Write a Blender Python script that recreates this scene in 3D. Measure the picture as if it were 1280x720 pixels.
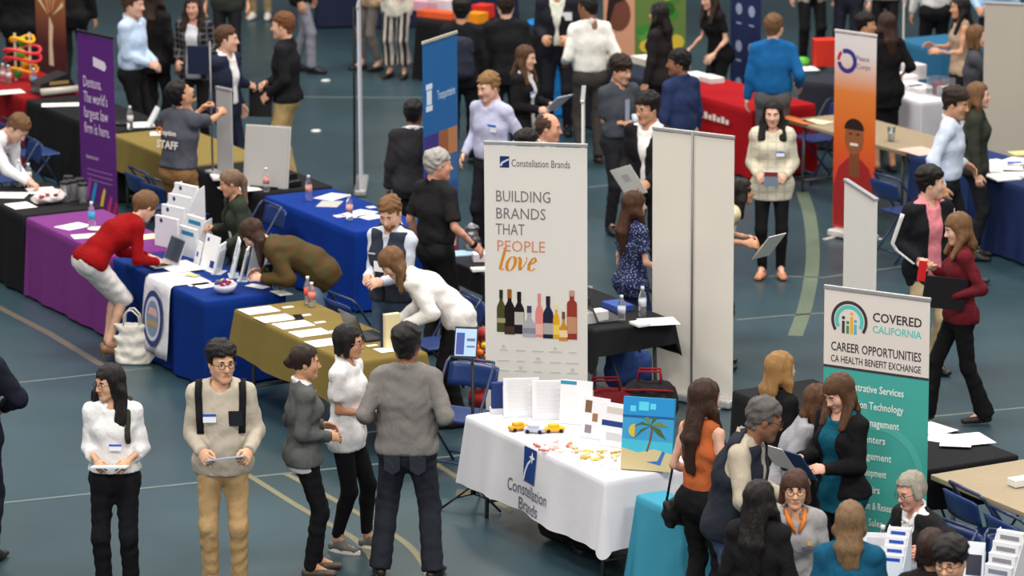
import bpy, bmesh, math, random
import numpy as np
from mathutils import Vector, Matrix
random.seed(7)
rng = np.random.default_rng(11)
scene = bpy.context.scene
for o in list(bpy.data.objects):
    bpy.data.objects.remove(o)
COL = scene.collection

# ------------------------------------------------------------------ camera
FPX, TILT, CAMH, ROLL = 4780.0, math.radians(12.87), 7.81, math.radians(-0.34)
cam_data = bpy.data.cameras.new('camera')
cam_data.sensor_width = 36.0
cam_data.lens = FPX / 1280.0 * 36.0
cam_data.clip_end = 400
cam = bpy.data.objects.new('camera', cam_data)
COL.objects.link(cam)
_R = Vector((1, 0, 0)); _F = Vector((0, math.cos(TILT), -math.sin(TILT))); _U = Vector((0, math.sin(TILT), math.cos(TILT)))
_rx = _R * math.cos(ROLL) + _U * math.sin(ROLL)
_up = _U * math.cos(ROLL) - _R * math.sin(ROLL)
cam.matrix_world = Matrix(((_rx.x, _up.x, -_F.x, 0), (_rx.y, _up.y, -_F.y, 0), (_rx.z, _up.z, -_F.z, CAMH), (0, 0, 0, 1)))
scene.camera = cam
cam_data.dof.use_dof = True
cam_data.dof.focus_distance = 26.5
cam_data.dof.aperture_fstop = 2.6

# ------------------------------------------------------------------ light
scene.view_settings.view_transform = 'Standard'
scene.view_settings.look = 'None'
scene.view_settings.gamma = 1
scene.view_settings.use_curve_mapping = False
scene.view_settings.exposure = 0.2
world = bpy.data.worlds.new('hall_ambience')
scene.world = world
world.use_nodes = True
world.node_tree.nodes['Background'].inputs[0].default_value = (0.92, 0.97, 1.0, 1)
world.node_tree.nodes['Background'].inputs[1].default_value = 0.26
# rows of ceiling fixtures of the sports hall
for ix in range(3):
    for iy in range(5):
        ld = bpy.data.lights.new('ceiling_fixture', 'AREA')
        ld.shape = 'RECTANGLE'; ld.size = 3.0; ld.size_y = 3.0
        ld.energy = 950; ld.color = (1.0, 0.945, 0.86)
        lo = bpy.data.objects.new('ceiling_fixture', ld)
        lo.location = (-9 + ix * 9, -10 + iy * 13, 12.5)
        COL.objects.link(lo)

def G(px, py, z=0.0):
    """point of the plane at height z that lies under a pixel of the 1280x720 frame"""
    x, y = px - 640.0, py - 360.0
    u = x * math.cos(ROLL) + y * math.sin(ROLL)
    v = -x * math.sin(ROLL) + y * math.cos(ROLL)
    d = _R * u + _F * FPX - _U * v
    t = (z - CAMH) / d.z
    return Vector((0, 0, CAMH)) + d * t

# ------------------------------------------------------------------ materials
def lin(c):
    c = c / 255.0
    return c / 12.92 if c <= 0.04045 else ((c + 0.055) / 1.055) ** 2.4
def rgb(r, g, b):
    return (lin(r), lin(g), lin(b), 1.0)
_mats = {}
def mat(name, col, rough=0.8, spec=0.3, metal=0.0, trans=0.0, noise=0.10, nscale=30.0, bump=0.0, bscale=60.0, emit=0.0, alpha=1.0, stretch=None, ior=1.45, sheen=0.0):
    key = name
    if key in _mats:
        return _mats[key]
    m = bpy.data.materials.new(name); m.use_nodes = True
    nt = m.node_tree; b = nt.nodes['Principled BSDF']
    c = rgb(*col) if len(col) == 3 else col
    b.inputs['Base Color'].default_value = c
    b.inputs['Roughness'].default_value = rough
    b.inputs['Specular IOR Level'].default_value = spec
    b.inputs['Metallic'].default_value = metal
    b.inputs['Transmission Weight'].default_value = trans
    b.inputs['IOR'].default_value = ior
    b.inputs['Alpha'].default_value = alpha
    if sheen: b.inputs['Sheen Weight'].default_value = sheen
    if emit:
        b.inputs['Emission Color'].default_value = c
        b.inputs['Emission Strength'].default_value = emit
    if noise > 0 or bump > 0:
        tc = nt.nodes.new('ShaderNodeTexCoord'); mp = nt.nodes.new('ShaderNodeMapping')
        nt.links.new(tc.outputs['Object'], mp.inputs['Vector'])
        if stretch: mp.inputs['Scale'].default_value = stretch
    if noise > 0:
        n = nt.nodes.new('ShaderNodeTexNoise'); n.inputs['Scale'].default_value = nscale; n.inputs['Detail'].default_value = 3
        nt.links.new(mp.outputs[0], n.inputs['Vector'])
        mx = nt.nodes.new('ShaderNodeMix'); mx.data_type = 'RGBA'
        mx.inputs['A'].default_value = tuple(min(1, v * (1 - noise)) for v in c[:3]) + (1,)
        mx.inputs['B'].default_value = tuple(min(1, v * (1 + noise)) for v in c[:3]) + (1,)
        nt.links.new(n.outputs['Fac'], mx.inputs['Factor']); nt.links.new(mx.outputs['Result'], b.inputs['Base Color'])
    if bump > 0:
        n2 = nt.nodes.new('ShaderNodeTexNoise'); n2.inputs['Scale'].default_value = bscale; n2.inputs['Detail'].default_value = 3; n2.inputs['Distortion'].default_value = 1.2
        nt.links.new(mp.outputs[0], n2.inputs['Vector'])
        bp = nt.nodes.new('ShaderNodeBump'); bp.inputs['Strength'].default_value = bump; bp.inputs['Distance'].default_value = 0.03
        nt.links.new(n2.outputs['Fac'], bp.inputs['Height']); nt.links.new(bp.outputs[0], b.inputs['Normal'])
    _mats[key] = m
    return m
def cloth(col, rough=0.9, bump=0.25):
    return mat('cloth_%d_%d_%d_%d' % (*col, int(bump * 100)), col, rough, 0.15, noise=0.14, nscale=14, bump=bump * 1.9, bscale=11, stretch=(1.0, 1.0, .6))
def drape(col):
    return mat('drape_%d_%d_%d' % col, col, .85, .15, noise=0.06, nscale=3, bump=.09, bscale=5)
def hairmat(col):
    return mat('hair_%d_%d_%d' % col, col, 0.45, 0.35, noise=0.45, nscale=9, bump=0.6, bscale=10, stretch=(14, 14, 1.2))
def skinmat(col):
    return mat('skin_%d_%d_%d' % col, col, 0.55, 0.35, noise=0.06, nscale=25)
def plain(name, col, rough=0.6, spec=0.3, **k):
    return mat(name, col, rough, spec, noise=k.pop('noise', 0.0), **k)
def ink(col):
    return mat('ink_%d_%d_%d' % col, col, 0.6, 0.2, noise=0.0)
def paper(col=(236, 234, 230)):
    return mat('paper_%d_%d_%d' % col, col, 0.75, 0.2, noise=0.03, nscale=12)
def pattern_mat(name, cols, kind, scale):
    """checks, stripes or dots woven into cloth"""
    if name in _mats: return _mats[name]
    m = bpy.data.materials.new(name); m.use_nodes = True; nt = m.node_tree
    b = nt.nodes['Principled BSDF']; b.inputs['Roughness'].default_value = 0.9; b.inputs['Specular IOR Level'].default_value = 0.15
    tc = nt.nodes.new('ShaderNodeTexCoord'); mp = nt.nodes.new('ShaderNodeMapping')
    nt.links.new(tc.outputs['Object'], mp.inputs['Vector'])
    mx = nt.nodes.new('ShaderNodeMix'); mx.data_type = 'RGBA'
    mx.inputs['A'].default_value = rgb(*cols[0]); mx.inputs['B'].default_value = rgb(*cols[1])
    def wave(direction, sc, thr):
        w = nt.nodes.new('ShaderNodeTexWave'); w.bands_direction = direction; w.inputs['Scale'].default_value = sc
        nt.links.new(mp.outputs[0], w.inputs['Vector'])
        g = nt.nodes.new('ShaderNodeMath'); g.operation = 'GREATER_THAN'; g.inputs[1].default_value = thr
        nt.links.new(w.outputs['Fac'], g.inputs[0]); return g.outputs[0]
    if kind == 'plaid':
        a = wave('X', scale, 0.85); c = wave('Z', scale, 0.85)
        q = nt.nodes.new('ShaderNodeMath'); q.operation = 'MAXIMUM'
        nt.links.new(a, q.inputs[0]); nt.links.new(c, q.inputs[1]); fac = q.outputs[0]
    elif kind == 'stripe':
        fac = wave('X', scale, 0.6)
    elif kind == 'dots':
        v = nt.nodes.new('ShaderNodeTexVoronoi'); v.inputs['Scale'].default_value = scale
        nt.links.new(mp.outputs[0], v.inputs['Vector'])
        g = nt.nodes.new('ShaderNodeMath'); g.operation = 'LESS_THAN'; g.inputs[1].default_value = 0.3
        nt.links.new(v.outputs['Distance'], g.inputs[0]); fac = g.outputs[0]
    else:
        n = nt.nodes.new('ShaderNodeTexNoise'); n.inputs['Scale'].default_value = scale; n.inputs['Detail'].default_value = 4
        nt.links.new(mp.outputs[0], n.inputs['Vector'])
        g = nt.nodes.new('ShaderNodeMapRange'); g.inputs[1].default_value = 0.4; g.inputs[2].default_value = 0.6
        nt.links.new(n.outputs['Fac'], g.inputs[0]); fac = g.outputs[0]
    nt.links.new(fac, mx.inputs['Factor']); nt.links.new(mx.outputs['Result'], b.inputs['Base Color'])
    _mats[name] = m
    return m

# ------------------------------------------------------------------ scene helpers
def tag(o, label=None, cat=None, group=None, kind=None):
    if label: o['label'] = label
    if cat: o['category'] = cat
    if group: o['group'] = group
    if kind: o['kind'] = kind
    return o
def empty(name, loc=(0, 0, 0), rz=0.0, label=None, cat=None, group=None):
    o = bpy.data.objects.new(name, None); COL.objects.link(o)
    o.location = loc; o.rotation_euler = (0, 0, rz); o.empty_display_size = 0.1
    return tag(o, label, cat, group)
def npmesh(name, V, Fq, mats, midx=None, smooth=True):
    """mesh from a vertex array and a list/array of faces (quads or mixed)"""
    me = bpy.data.meshes.new(name)
    V = np.asarray(V, dtype=np.float32)
    if isinstance(Fq, np.ndarray):
        nf, w = Fq.shape
        me.vertices.add(len(V)); me.vertices.foreach_set('co', V.ravel())
        me.loops.add(nf * w); me.loops.foreach_set('vertex_index', Fq.astype(np.int32).ravel())
        me.polygons.add(nf); me.polygons.foreach_set('loop_start', np.arange(0, nf * w, w, dtype=np.int32))
        me.update(calc_edges=True)
    else:
        me.from_pydata([tuple(v) for v in V], [], [tuple(f) for f in Fq]); me.update()
    if midx is not None: me.polygons.foreach_set('material_index', np.asarray(midx, dtype=np.int32))
    me.polygons.foreach_set('use_smooth', np.full(len(me.polygons), smooth, dtype=bool))
    for m in (mats if isinstance(mats, (list, tuple)) else [mats]): me.materials.append(m)
    return me
def link(name, me, parent=None, loc=None, rot=None):
    o = bpy.data.objects.new(name, me); COL.objects.link(o)
    if parent is not None: o.parent = parent
    if loc is not None: o.location = loc
    if rot is not None: o.rotation_euler = rot
    return o
def copy_tree(o, parent=None):
    c = o.copy(); COL.objects.link(c)
    if parent is not None: c.parent = parent
    for ch in list(o.children): copy_tree(ch, c)
    return c

class MB:
    """collects shapes, built as one mesh object"""
    def __init__(self): self.v = []; self.f = []; self.mi = []; self.cur = 0
    def _add(self, vs, fs):
        n = len(self.v); self.v += [tuple(p) for p in vs]
        for f in fs: self.f.append(tuple(i + n for i in f)); self.mi.append(self.cur)
        return self
    def box(self, c, s, M=None, bev=0.0):
        x, y, z = s[0] / 2, s[1] / 2, s[2] / 2
        c = Vector(c)
        if bev <= 0:
            vs = [Vector((sx * x, sy * y, sz * z)) for sx in (-1, 1) for sy in (-1, 1) for sz in (-1, 1)]
            fs = [(0, 1, 3, 2), (4, 6, 7, 5), (0, 4, 5, 1), (2, 3, 7, 6), (0, 2, 6, 4), (1, 5, 7, 3)]
        else:
            bm = bmesh.new(); bmesh.ops.create_cube(bm, size=1)
            for v in bm.verts: v.co = Vector((v.co.x * s[0], v.co.y * s[1], v.co.z * s[2]))
            bmesh.ops.bevel(bm, geom=list(bm.edges), offset=bev, segments=2, affect='EDGES', profile=0.5)
            bm.verts.index_update(); vs = [v.co.copy() for v in bm.verts]; fs = [[v.index for v in f.verts] for f in bm.faces]; bm.free()
        if M is not None: vs = [M @ v for v in vs]
        return self._add([v + c for v in vs], fs)
    def tube(self, pts, r, n=8, caps=True):
        pts = [Vector(p) for p in pts]; rs = r if isinstance(r, (list, tuple)) else [r] * len(pts)
        vs = []; fs = []
        for i, p in enumerate(pts):
            d = (pts[min(i + 1, len(pts) - 1)] - pts[max(i - 1, 0)]).normalized()
            a = d.orthogonal().normalized() if i == 0 else (a - d * a.dot(d)).normalized()
            b = d.cross(a)
            for k in range(n):
                t = 2 * math.pi * k / n
                vs.append(p + (a * math.cos(t) + b * math.sin(t)) * rs[i])
        for i in range(len(pts) - 1):
            for k in range(n):
                fs.append((i * n + k, i * n + (k + 1) % n, (i + 1) * n + (k + 1) % n, (i + 1) * n + k))
        if caps: fs.append(tuple(range(n))[::-1]); fs.append(tuple((len(pts) - 1) * n + k for k in range(n)))
        return self._add(vs, fs)
    def lathe(self, prof, n=16, c=(0, 0, 0)):
        vs = []; fs = []; c = Vector(c)
        for r, z in prof:
            for k in range(n):
                t = 2 * math.pi * k / n; vs.append(c + Vector((r * math.cos(t), r * math.sin(t), z)))
        for i in range(len(prof) - 1):
            for k in range(n): fs.append((i * n + k, i * n + (k + 1) % n, (i + 1) * n + (k + 1) % n, (i + 1) * n + k))
        fs.append(tuple(range(n))[::-1]); fs.append(tuple((len(prof) - 1) * n + k for k in range(n)))
        return self._add(vs, fs)
    def prism(self, poly, z0, z1, M=None):
        n = len(poly); vs = [Vector((x, y, z0)) for x, y in poly] + [Vector((x, y, z1)) for x, y in poly]
        fs = [tuple(range(n))[::-1], tuple(range(n, 2 * n))] + [(i, (i + 1) % n, (i + 1) % n + n, i + n) for i in range(n)]
        if M is not None: vs = [M @ v for v in vs]
        return self._add(vs, fs)
    def ellipsoid(self, c, r, n=12, m=8):
        vs = []; fs = []
        for i in range(m + 1):
            a = math.pi * i / m - math.pi / 2
            for k in range(n):
                t = 2 * math.pi * k / n
                vs.append(Vector(c) + Vector((r[0] * math.cos(a) * math.cos(t), r[1] * math.cos(a) * math.sin(t), r[2] * math.sin(a))))
        for i in range(m):
            for k in range(n): fs.append((i * n + k, i * n + (k + 1) % n, (i + 1) * n + (k + 1) % n, (i + 1) * n + k))
        return self._add(vs, fs)
    def mesh(self, name, mats, smooth=False):
        me = npmesh(name, self.v, self.f, mats, self.mi, smooth)
        return me
    def build(self, name, mats, parent=None, loc=None, rz=None, smooth=False):
        me = self.mesh(name, mats, smooth)
        o = link(name, me, parent, loc)
        if rz is not None: o.rotation_euler = (0, 0, rz)
        if smooth == 'auto':
            pass
        return o
# ------------------------------------------------------------------ human figures
class Field:
    def __init__(s, lo, hi, res):
        s.lo = np.asarray(lo, float) - 2 * res; s.res = res
        n = np.ceil((np.asarray(hi, float) + 2 * res - s.lo) / res).astype(int) + 1
        s.n = n; s.F = np.full(n, 0.3, np.float32)
        s.ax = [(s.lo[i] + res * np.arange(n[i])).astype(np.float32) for i in range(3)]
    def sub(s, lo, hi):
        a = np.maximum(np.floor((np.asarray(lo) - s.lo) / s.res).astype(int), 0)
        b = np.minimum(np.ceil((np.asarray(hi) - s.lo) / s.res).astype(int) + 1, s.n)
        if np.any(b <= a): return None
        sl = tuple(slice(a[i], b[i]) for i in range(3))
        return sl, s.ax[0][sl[0]][:, None, None], s.ax[1][sl[1]][None, :, None], s.ax[2][sl[2]][None, None, :]
    def _mix(s, sl, d, k, op='u'):
        A = s.F[sl]
        if op == 'u':
            h = np.maximum(k - np.abs(A - d), 0) / k
            s.F[sl] = np.minimum(A, d) - h * h * k * 0.25
        else:
            d = -d; h = np.maximum(k - np.abs(A - d), 0) / k
            s.F[sl] = np.maximum(A, d) + h * h * k * 0.25
    def seg(s, a, b, ra, rb, k=0.02, side=None, wa=None, wb=None, flat=False, flata=False, op='u'):
        a = np.asarray(a, float); b = np.asarray(b, float)
        m = max(ra, rb, wa or 0, wb or 0) + 0.06
        r = s.sub(np.minimum(a, b) - m, np.maximum(a, b) + m)
        if r is None: return
        sl, X, Y, Z = r
        ba = b - a; L2 = float(ba @ ba) + 1e-12; L = math.sqrt(L2)
        x, y, z = X - a[0], Y - a[1], Z - a[2]
        tu = (x * ba[0] + y * ba[1] + z * ba[2]) / L2
        t = np.clip(tu, 0, 1)
        qx, qy, qz = x - t * ba[0], y - t * ba[1], z - t * ba[2]
        rr = ra + (rb - ra) * t
        if side is not None:
            ww = wa + (wb - wa) * t
            sd = qx * side[0] + qy * side[1] + qz * side[2]
            g = sd * (1 - rr / ww)
            qx, qy, qz = qx - g * side[0], qy - g * side[1], qz - g * side[2]
        d = np.sqrt(qx * qx + qy * qy + qz * qz) - rr
        if flat: d = np.maximum(d, (tu - 1) * L)
        if flata: d = np.maximum(d, -tu * L)
        s._mix(sl, d, k, op)
    def ell(s, c, r, R=None, k=0.02, op='u'):
        c = np.asarray(c, float); r = np.asarray(r, float); m = r.max() + 0.06
        q = s.sub(c - m, c + m)
        if q is None: return
        sl, X, Y, Z = q
        x, y, z = X - c[0], Y - c[1], Z - c[2]
        if R is not None:
            x, y, z = (R[0][0] * x + R[1][0] * y + R[2][0] * z, R[0][1] * x + R[1][1] * y + R[2][1] * z, R[0][2] * x + R[1][2] * y + R[2][2] * z)
        k0 = np.sqrt((x / r[0]) ** 2 + (y / r[1]) ** 2 + (z / r[2]) ** 2)
        k1 = np.sqrt((x / r[0] ** 2) ** 2 + (y / r[1] ** 2) ** 2 + (z / r[2] ** 2) ** 2) + 1e-6
        s._mix(sl, k0 * (k0 - 1) / k1, k, op)
    def grid(s): return s.ax[0][:, None, None], s.ax[1][None, :, None], s.ax[2][None, None, :]
    def cut(s, p, n):
        X, Y, Z = s.grid()
        s.F = np.maximum(s.F, ((X - p[0]) * n[0] + (Y - p[1]) * n[1] + (Z - p[2]) * n[2]).astype(np.float32))
    def wrinkle(s, amp, freq, seed, tilt=(0, 0, 1)):
        X, Y, Z = s.grid(); r = np.random.default_rng(seed); ph = r.uniform(0, 6, 6)
        u = X * (freq * .6) + ph[0] + 1.3 * np.sin(Z * freq * .35 + ph[1]); v = Y * (freq * .6) + ph[2] + 1.2 * np.sin(X * freq * .5 + ph[3])
        w = Z * freq + ph[4] + 1.5 * np.sin(X * freq * .4 + Y * freq * .3 + ph[5])
        n = np.sin(u + w) * np.cos(v) + 0.6 * np.sin(w * 1.7 - v)
        if freq * 2.1 * s.res < 1.3: n = n + .55 * np.sin(2.1 * u - 1.9 * w + ph[2]) * np.cos(2.3 * v + ph[0]) 
        s.F = s.F + (amp * n).astype(np.float32)
    def groove(s, amp, freq, seed):
        X, Y, Z = s.grid(); ph = np.random.default_rng(seed).uniform(0, 6, 4)
        n = np.sin(X * freq + 1.5 * np.sin(Z * 9 + ph[0]) + ph[1]) * np.cos(Y * freq + 1.2 * np.sin(Z * 8 + ph[2]) + ph[3]) + .5 * np.sin(Z * 18 + X * 20 + ph[0])
        s.F = s.F + (amp * n).astype(np.float32)
    def surf(s, o, d, maxd=0.6):
        o = np.asarray(o, float); d = np.asarray(d, float); d = d / np.linalg.norm(d)
        hit = o
        for t in np.arange(0, maxd, s.res * 0.5):
            p = o + d * t; i = np.round((p - s.lo) / s.res).astype(int)
            if np.all(i >= 0) and np.all(i < s.n) and s.F[tuple(i)] < 0.002: return p
        return o + d * maxd * 0.5
    def mesh(s):
        F = s.F.copy()
        for i in range(3):
            q = [slice(None)] * 3
            for e in (0, -1): q[i] = e; F[tuple(q)] = np.maximum(F[tuple(q)], 1e-3)
        n = np.array(F.shape); cn = n - 1; strides = np.array([cn[1] * cn[2], cn[2], 1])
        ncell = int(np.prod(cn)); ids = []; pos = []; quads = []
        for a in range(3):
            b, c = (a + 1) % 3, (a + 2) % 3
            s0 = [slice(None)] * 3; s1 = [slice(None)] * 3; s0[a] = slice(0, -1); s1[a] = slice(1, None)
            f0 = F[tuple(s0)]; f1 = F[tuple(s1)]
            E = np.argwhere((f0 < 0) != (f1 < 0))
            if len(E) == 0: continue
            E = E[(E[:, b] > 0) & (E[:, c] > 0) & (E[:, b] < n[b] - 1) & (E[:, c] < n[c] - 1)]
            v0 = f0[tuple(E.T)]; v1 = f1[tuple(E.T)]
            P = E.astype(np.float64); P[:, a] += v0 / (v0 - v1)
            base = E @ strides
            cell = [base - strides[b] - strides[c], base - strides[c], base, base - strides[b]]
            q = np.stack(cell, 1); fl = v0 >= 0; q[fl] = q[fl][:, ::-1]
            quads.append(q)
            for cc in cell: ids.append(cc); pos.append(P)
        if not quads: return np.zeros((0, 3)), np.zeros((0, 4), int)
        ids = np.concatenate(ids); pos = np.concatenate(pos); quads = np.concatenate(quads)
        u, inv = np.unique(ids, return_inverse=True)
        cnt = np.bincount(inv)
        V = np.stack([np.bincount(inv, pos[:, i]) / cnt for i in range(3)], 1) * s.res + s.lo
        lut = np.zeros(ncell, np.int32); lut[u] = np.arange(len(u))
        return V, lut[quads]

def rotm(yaw=0, pitch=0, roll=0):
    """yaw>0 turns right, pitch>0 looks down, roll>0 tips to the right; columns are the x,y,z axes"""
    y, p, r = -math.radians(yaw), -math.radians(pitch), math.radians(roll)
    return np.array((Matrix.Rotation(y, 3, 'Z') @ Matrix.Rotation(p, 3, 'X') @ Matrix.Rotation(r, 3, 'Y')))

_heads = {}
def head_template(sex, res):
    key = (sex, res)
    if key in _heads: return _heads[key]
    f = Field((-.1, -.13, -.2), (.1, .13, .14), res)
    fm = sex == 'f'
    f.ell((0, -.015, .03), (.074, .097, .089), k=.02)
    f.ell((0, .018, -.035), (.060, .073, .077), k=.035)
    for s in (-1, 1):
        f.seg((s * .05, .0, -.05), (s * .016, .062, -.093), .020 if not fm else .015, .019 if not fm else .014, k=.035)
        f.ell((s * .036, .058, -.022), (.024, .022, .026), k=.03)
        f.ell((s * .076, -.006, -.004), (.010, .019, .031), k=.006)
    f.ell((0, .070, -.098), (.019, .017, .016), k=.03)
    f.seg((-.034, .074, .028), (.034, .074, .028), .013 if not fm else .010, .013 if not fm else .010, k=.022)
    for s in (-1, 1): f.ell((s * .031, .096, .008), (.019, .016, .011), k=.012, op='s')
    f.seg((0, .083, .018), (0, .107, -.026), .0075, .0135 if not fm else .0115, k=.014)
    for s in (-1, 1): f.ell((s * .011, .096, -.030), (.009, .010, .008), k=.008)
    f.seg((-.017, .084, -.059), (.017, .084, -.059), .0085, .0085, k=.010)
    f.seg((-.014, .084, -.068), (.014, .084, -.068), .0085, .0085, k=.006)
    f.seg((0, -.018, -.05), (0, -.040, -.19), .052 if not fm else .044, .056 if not fm else .046, k=.03)
    V, Q = f.mesh()
    c = V[Q].mean(1)
    mi = np.zeros(len(Q), int)
    lip = (np.abs(c[:, 0]) < .021) & (c[:, 2] < -.053) & (c[:, 2] > -.074) & (c[:, 1] > .0855)
    mi[lip] = 1
    mb = MB()
    for s in (-1, 1):
        mb.cur = 2; mb.ellipsoid((s * .031, .073, .007), (.0145, .0125, .0085), 10, 6)
        mb.cur = 3; mb.ellipsoid((s * .031, .0825, .007), (.0062, .0045, .0070), 8, 6)
        mb.cur = 4; mb.tube([(s * .014, .0885, .027), (s * .03, .0885, .0315), (s * .047, .077, .027)], [.0040, .0046, .003], 6)
    out = (V, Q, mi, np.array(mb.v), mb.f, np.array(mb.mi))
    _heads[key] = out
    return out

_hands = {}
HPOSE = {'relax': (22, 28, 18), 'grip': (42, 58, 30), 'flat': (6, 8, 6), 'fist': (72, 85, 55), 'hold': (30, 35, 20)}
def hand_template(pose, res):
    key = (pose, res)
    if key in _hands: return _hands[key]
    f = Field((-.07, -.04, -.11), (.09, .20, .05), res)
    f.seg((0, -.03, 0), (0, .02, 0), .021, .020, k=.02, side=(1, 0, 0), wa=.026, wb=.034)
    f.seg((0, .02, 0), (0, .075, 0), .017, .014, k=.02, side=(1, 0, 0), wa=.036, wb=.041)
    cu = HPOSE[pose]
    for i, (bx, Lf) in enumerate(((-.031, .062), (-.0105, .076), (.0105, .083), (.031, .075))):
        p = np.array((bx, .082 - abs(i - 1.6) * .004, 0.0)); ang = 0
        sp = math.radians((i - 1.5) * 5)
        for j, fr in enumerate((.46, .30, .24)):
            ang += math.radians(cu[j])
            q = p + Lf * fr * np.array((math.sin(sp) * math.cos(ang), math.cos(ang) * math.cos(sp), -math.sin(ang)))
            f.seg(p, q, .0090 - j * .0006, .0084 - j * .0008, k=.004)
            p = q
    if pose in ('relax', 'flat'): th = [(.024, .018, -.004), (.048, .045, -.012), (.060, .072, -.022), (.064, .094, -.032)]
    else: th = [(.024, .018, -.006), (.046, .040, -.022), (.046, .066, -.040), (.034, .086, -.050)]
    for i in range(3): f.seg(th[i], th[i + 1], .0135 - i * .0018, .0120 - i * .0018, k=.010)
    V, Q = f.mesh()
    _hands[key] = (V, Q)
    return V, Q

def ik(S, T, L1, L2, pole):
    d = T - S; L = np.linalg.norm(d); Lm = (L1 + L2) * 0.995
    if L > Lm: T = S + d / L * Lm; d = T - S; L = Lm
    L = max(L, abs(L1 - L2) + 0.02)
    u = d / np.linalg.norm(d); a = (L1 * L1 - L2 * L2 + L * L) / (2 * L)
    h = math.sqrt(max(L1 * L1 - a * a, 0))
    p = pole - u * (pole @ u); n = np.linalg.norm(p)
    p = p / n if n > 1e-6 else np.array((0, 0, -1.0))
    return S + u * a + p * h, T

A3 = lambda *v: np.array(v, float)
def person(label, px, h=1.70, face=180, anchor='head', sex='m', skin=(205, 160, 135), hair=('short', (40, 30, 25)), lean=0, side=0, twist=0,
           head=(0, 0), RH=None, LH=None, rpose='relax', lpose='relax', rpalm=None, lpalm=None, rpole=None, lpole=None, feet=None, hip=(0, 0, .92), seat=False,
           build=1.0, belly=0.0, top=None, jacket=None, bottom=None, shoes=(25, 25, 28), glasses=None, beard=None, badge=None, lod=1.0, z0=0.0, group=None, RT=None, LT=None, hfwd=.0):
    """px: pixel that the anchor (top of head, or the ground between the feet) stands under; face: 0 away, 90 right, 180 towards the viewer"""
    S = h / 1.75; fm = sex == 'f'
    # ---- joints
    def dirv(a):
        a = math.radians(a); b = math.radians(side)
        return A3(math.sin(b), math.sin(a) * math.cos(b), math.cos(a) * math.cos(b))
    C = A3(*hip)
    if seat: C = A3(0, 0, .50)
    d0, d1, d2 = dirv(lean * .6), dirv(lean), dirv(lean * 1.12)
    tw = math.radians(twist)
    s0 = A3(1, 0, 0); s2 = A3(math.cos(tw), -math.sin(tw), 0); s1 = (s0 + s2); s1 /= np.linalg.norm(s1)
    W = C + d0 * .13; CH = W + d1 * .21; SC = CH + d2 * .155
    s2 = s2 - d2 * (s2 @ d2); s2 /= np.linalg.norm(s2); s1 = s1 - d1 * (s1 @ d1); s1 /= np.linalg.norm(s1)
    f2 = np.cross(d2, s2); f1 = np.cross(d1, s1); f0 = np.cross(d0, s0)
    shw = (.166 if not fm else .150) * (1 + (build - 1) * .5)
    SH = [SC + s2 * shw * e - d2 * .005 for e in (1, -1)]
    NB = SC + d2 * .045
    hy, hp = head[0], head[1]; hr = head[2] if len(head) > 2 else 0
    HR = rotm(hy, hp, hr)
    nd = d2 * .65 + A3(0, 0, .45); nd /= np.linalg.norm(nd)
    hd = HR[:, 2]
    NT = NB + nd * .075 + f2 * hfwd * .6
    HC = NB + nd * .10 + (hd * .5 + nd * .5) * .068 + HR[:, 1] * .022 + f2 * hfwd
    hs = 1.08 if not fm else 1.02
    TOP = HC + hd * .122 * hs
    # ---- placement
    a = math.radians(face); rz = -a
    Rz = np.array(Matrix.Rotation(rz, 3, 'Z'))
    if anchor == 'head': ref = TOP * S
    elif anchor == 'hip': ref = C * S
    elif anchor == 'feet': ref = A3(((feet or ((.1, 0), (-.1, 0)))[0][0] + (feet or ((.1, 0), (-.1, 0)))[1][0]) / 2, ((feet or ((.1, 0), (-.1, 0)))[0][1] + (feet or ((.1, 0), (-.1, 0)))[1][1]) / 2, 0) * S
    wp = G(px[0], px[1], float(ref[2]) + z0)
    rw = Rz @ ref
    def to_local(p):
        q = Rz.T @ (np.array((p[0] - wp.x + rw[0], p[1] - wp.y + rw[1], p[2] - z0))); return tuple(q / S)
    if RT is not None: RH = to_local(RT)
    if LT is not None: LH = to_local(LT)
    # ---- arms
    if RH is None: RH = (.27, .06, .80)
    if LH is None: LH = (-.27, .06, .80)
    arms = []
    for e, tgt, pole in ((1, RH, rpole), (-1, LH, lpole)):
        i = 0 if e == 1 else 1
        pole = A3(*pole) if pole is not None else A3(e * .30, -.60, -.60)
        E, T = ik(SH[i], A3(*tgt), .285, .335, pole)
        fd = (T - E) / np.linalg.norm(T - E)
        WR = E + fd * .250
        arms.append((SH[i], E, WR, T, fd))
    # ---- legs
    if feet is None:
        feet = ((.10, .0, 8), (-.10, .0, -8)) if not seat else ((.12, .42, 5), (-.12, .42, -5))
    legs = []
    for e, ft in ((1, feet[0]), (-1, feet[1])):
        Hj = C + s0 * e * .088 - A3(0, 0, .02)
        fz = ft[3] if len(ft) > 3 else 0.0
        heel = 0.0
        if isinstance(shoes, dict): heel = shoes.get('heel', 0)
        Ak = A3(ft[0], ft[1], .085 + fz + heel)
        fy = math.radians(ft[2]); fdv = A3(math.sin(fy), math.cos(fy), 0)
        Kn, Ak = ik(Hj, Ak, .42, .415, A3(fdv[0] * .6, 1, 0.05) if not seat else A3(fdv[0], .5, 1))
        legs.append((Hj, Kn, Ak, fdv))
    root = empty('person', (wp.x - rw[0], wp.y - rw[1], z0), rz, label, 'person', group)
    dist = math.hypot(wp.x, wp.y)
    lf = lod * (1.0 if dist < 31 else (1.2 if dist < 38 else 1.45))
    M4 = Matrix.Translation((wp.x - rw[0], wp.y - rw[1], z0)) @ Matrix.Rotation(rz, 4, 'Z')
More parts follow.
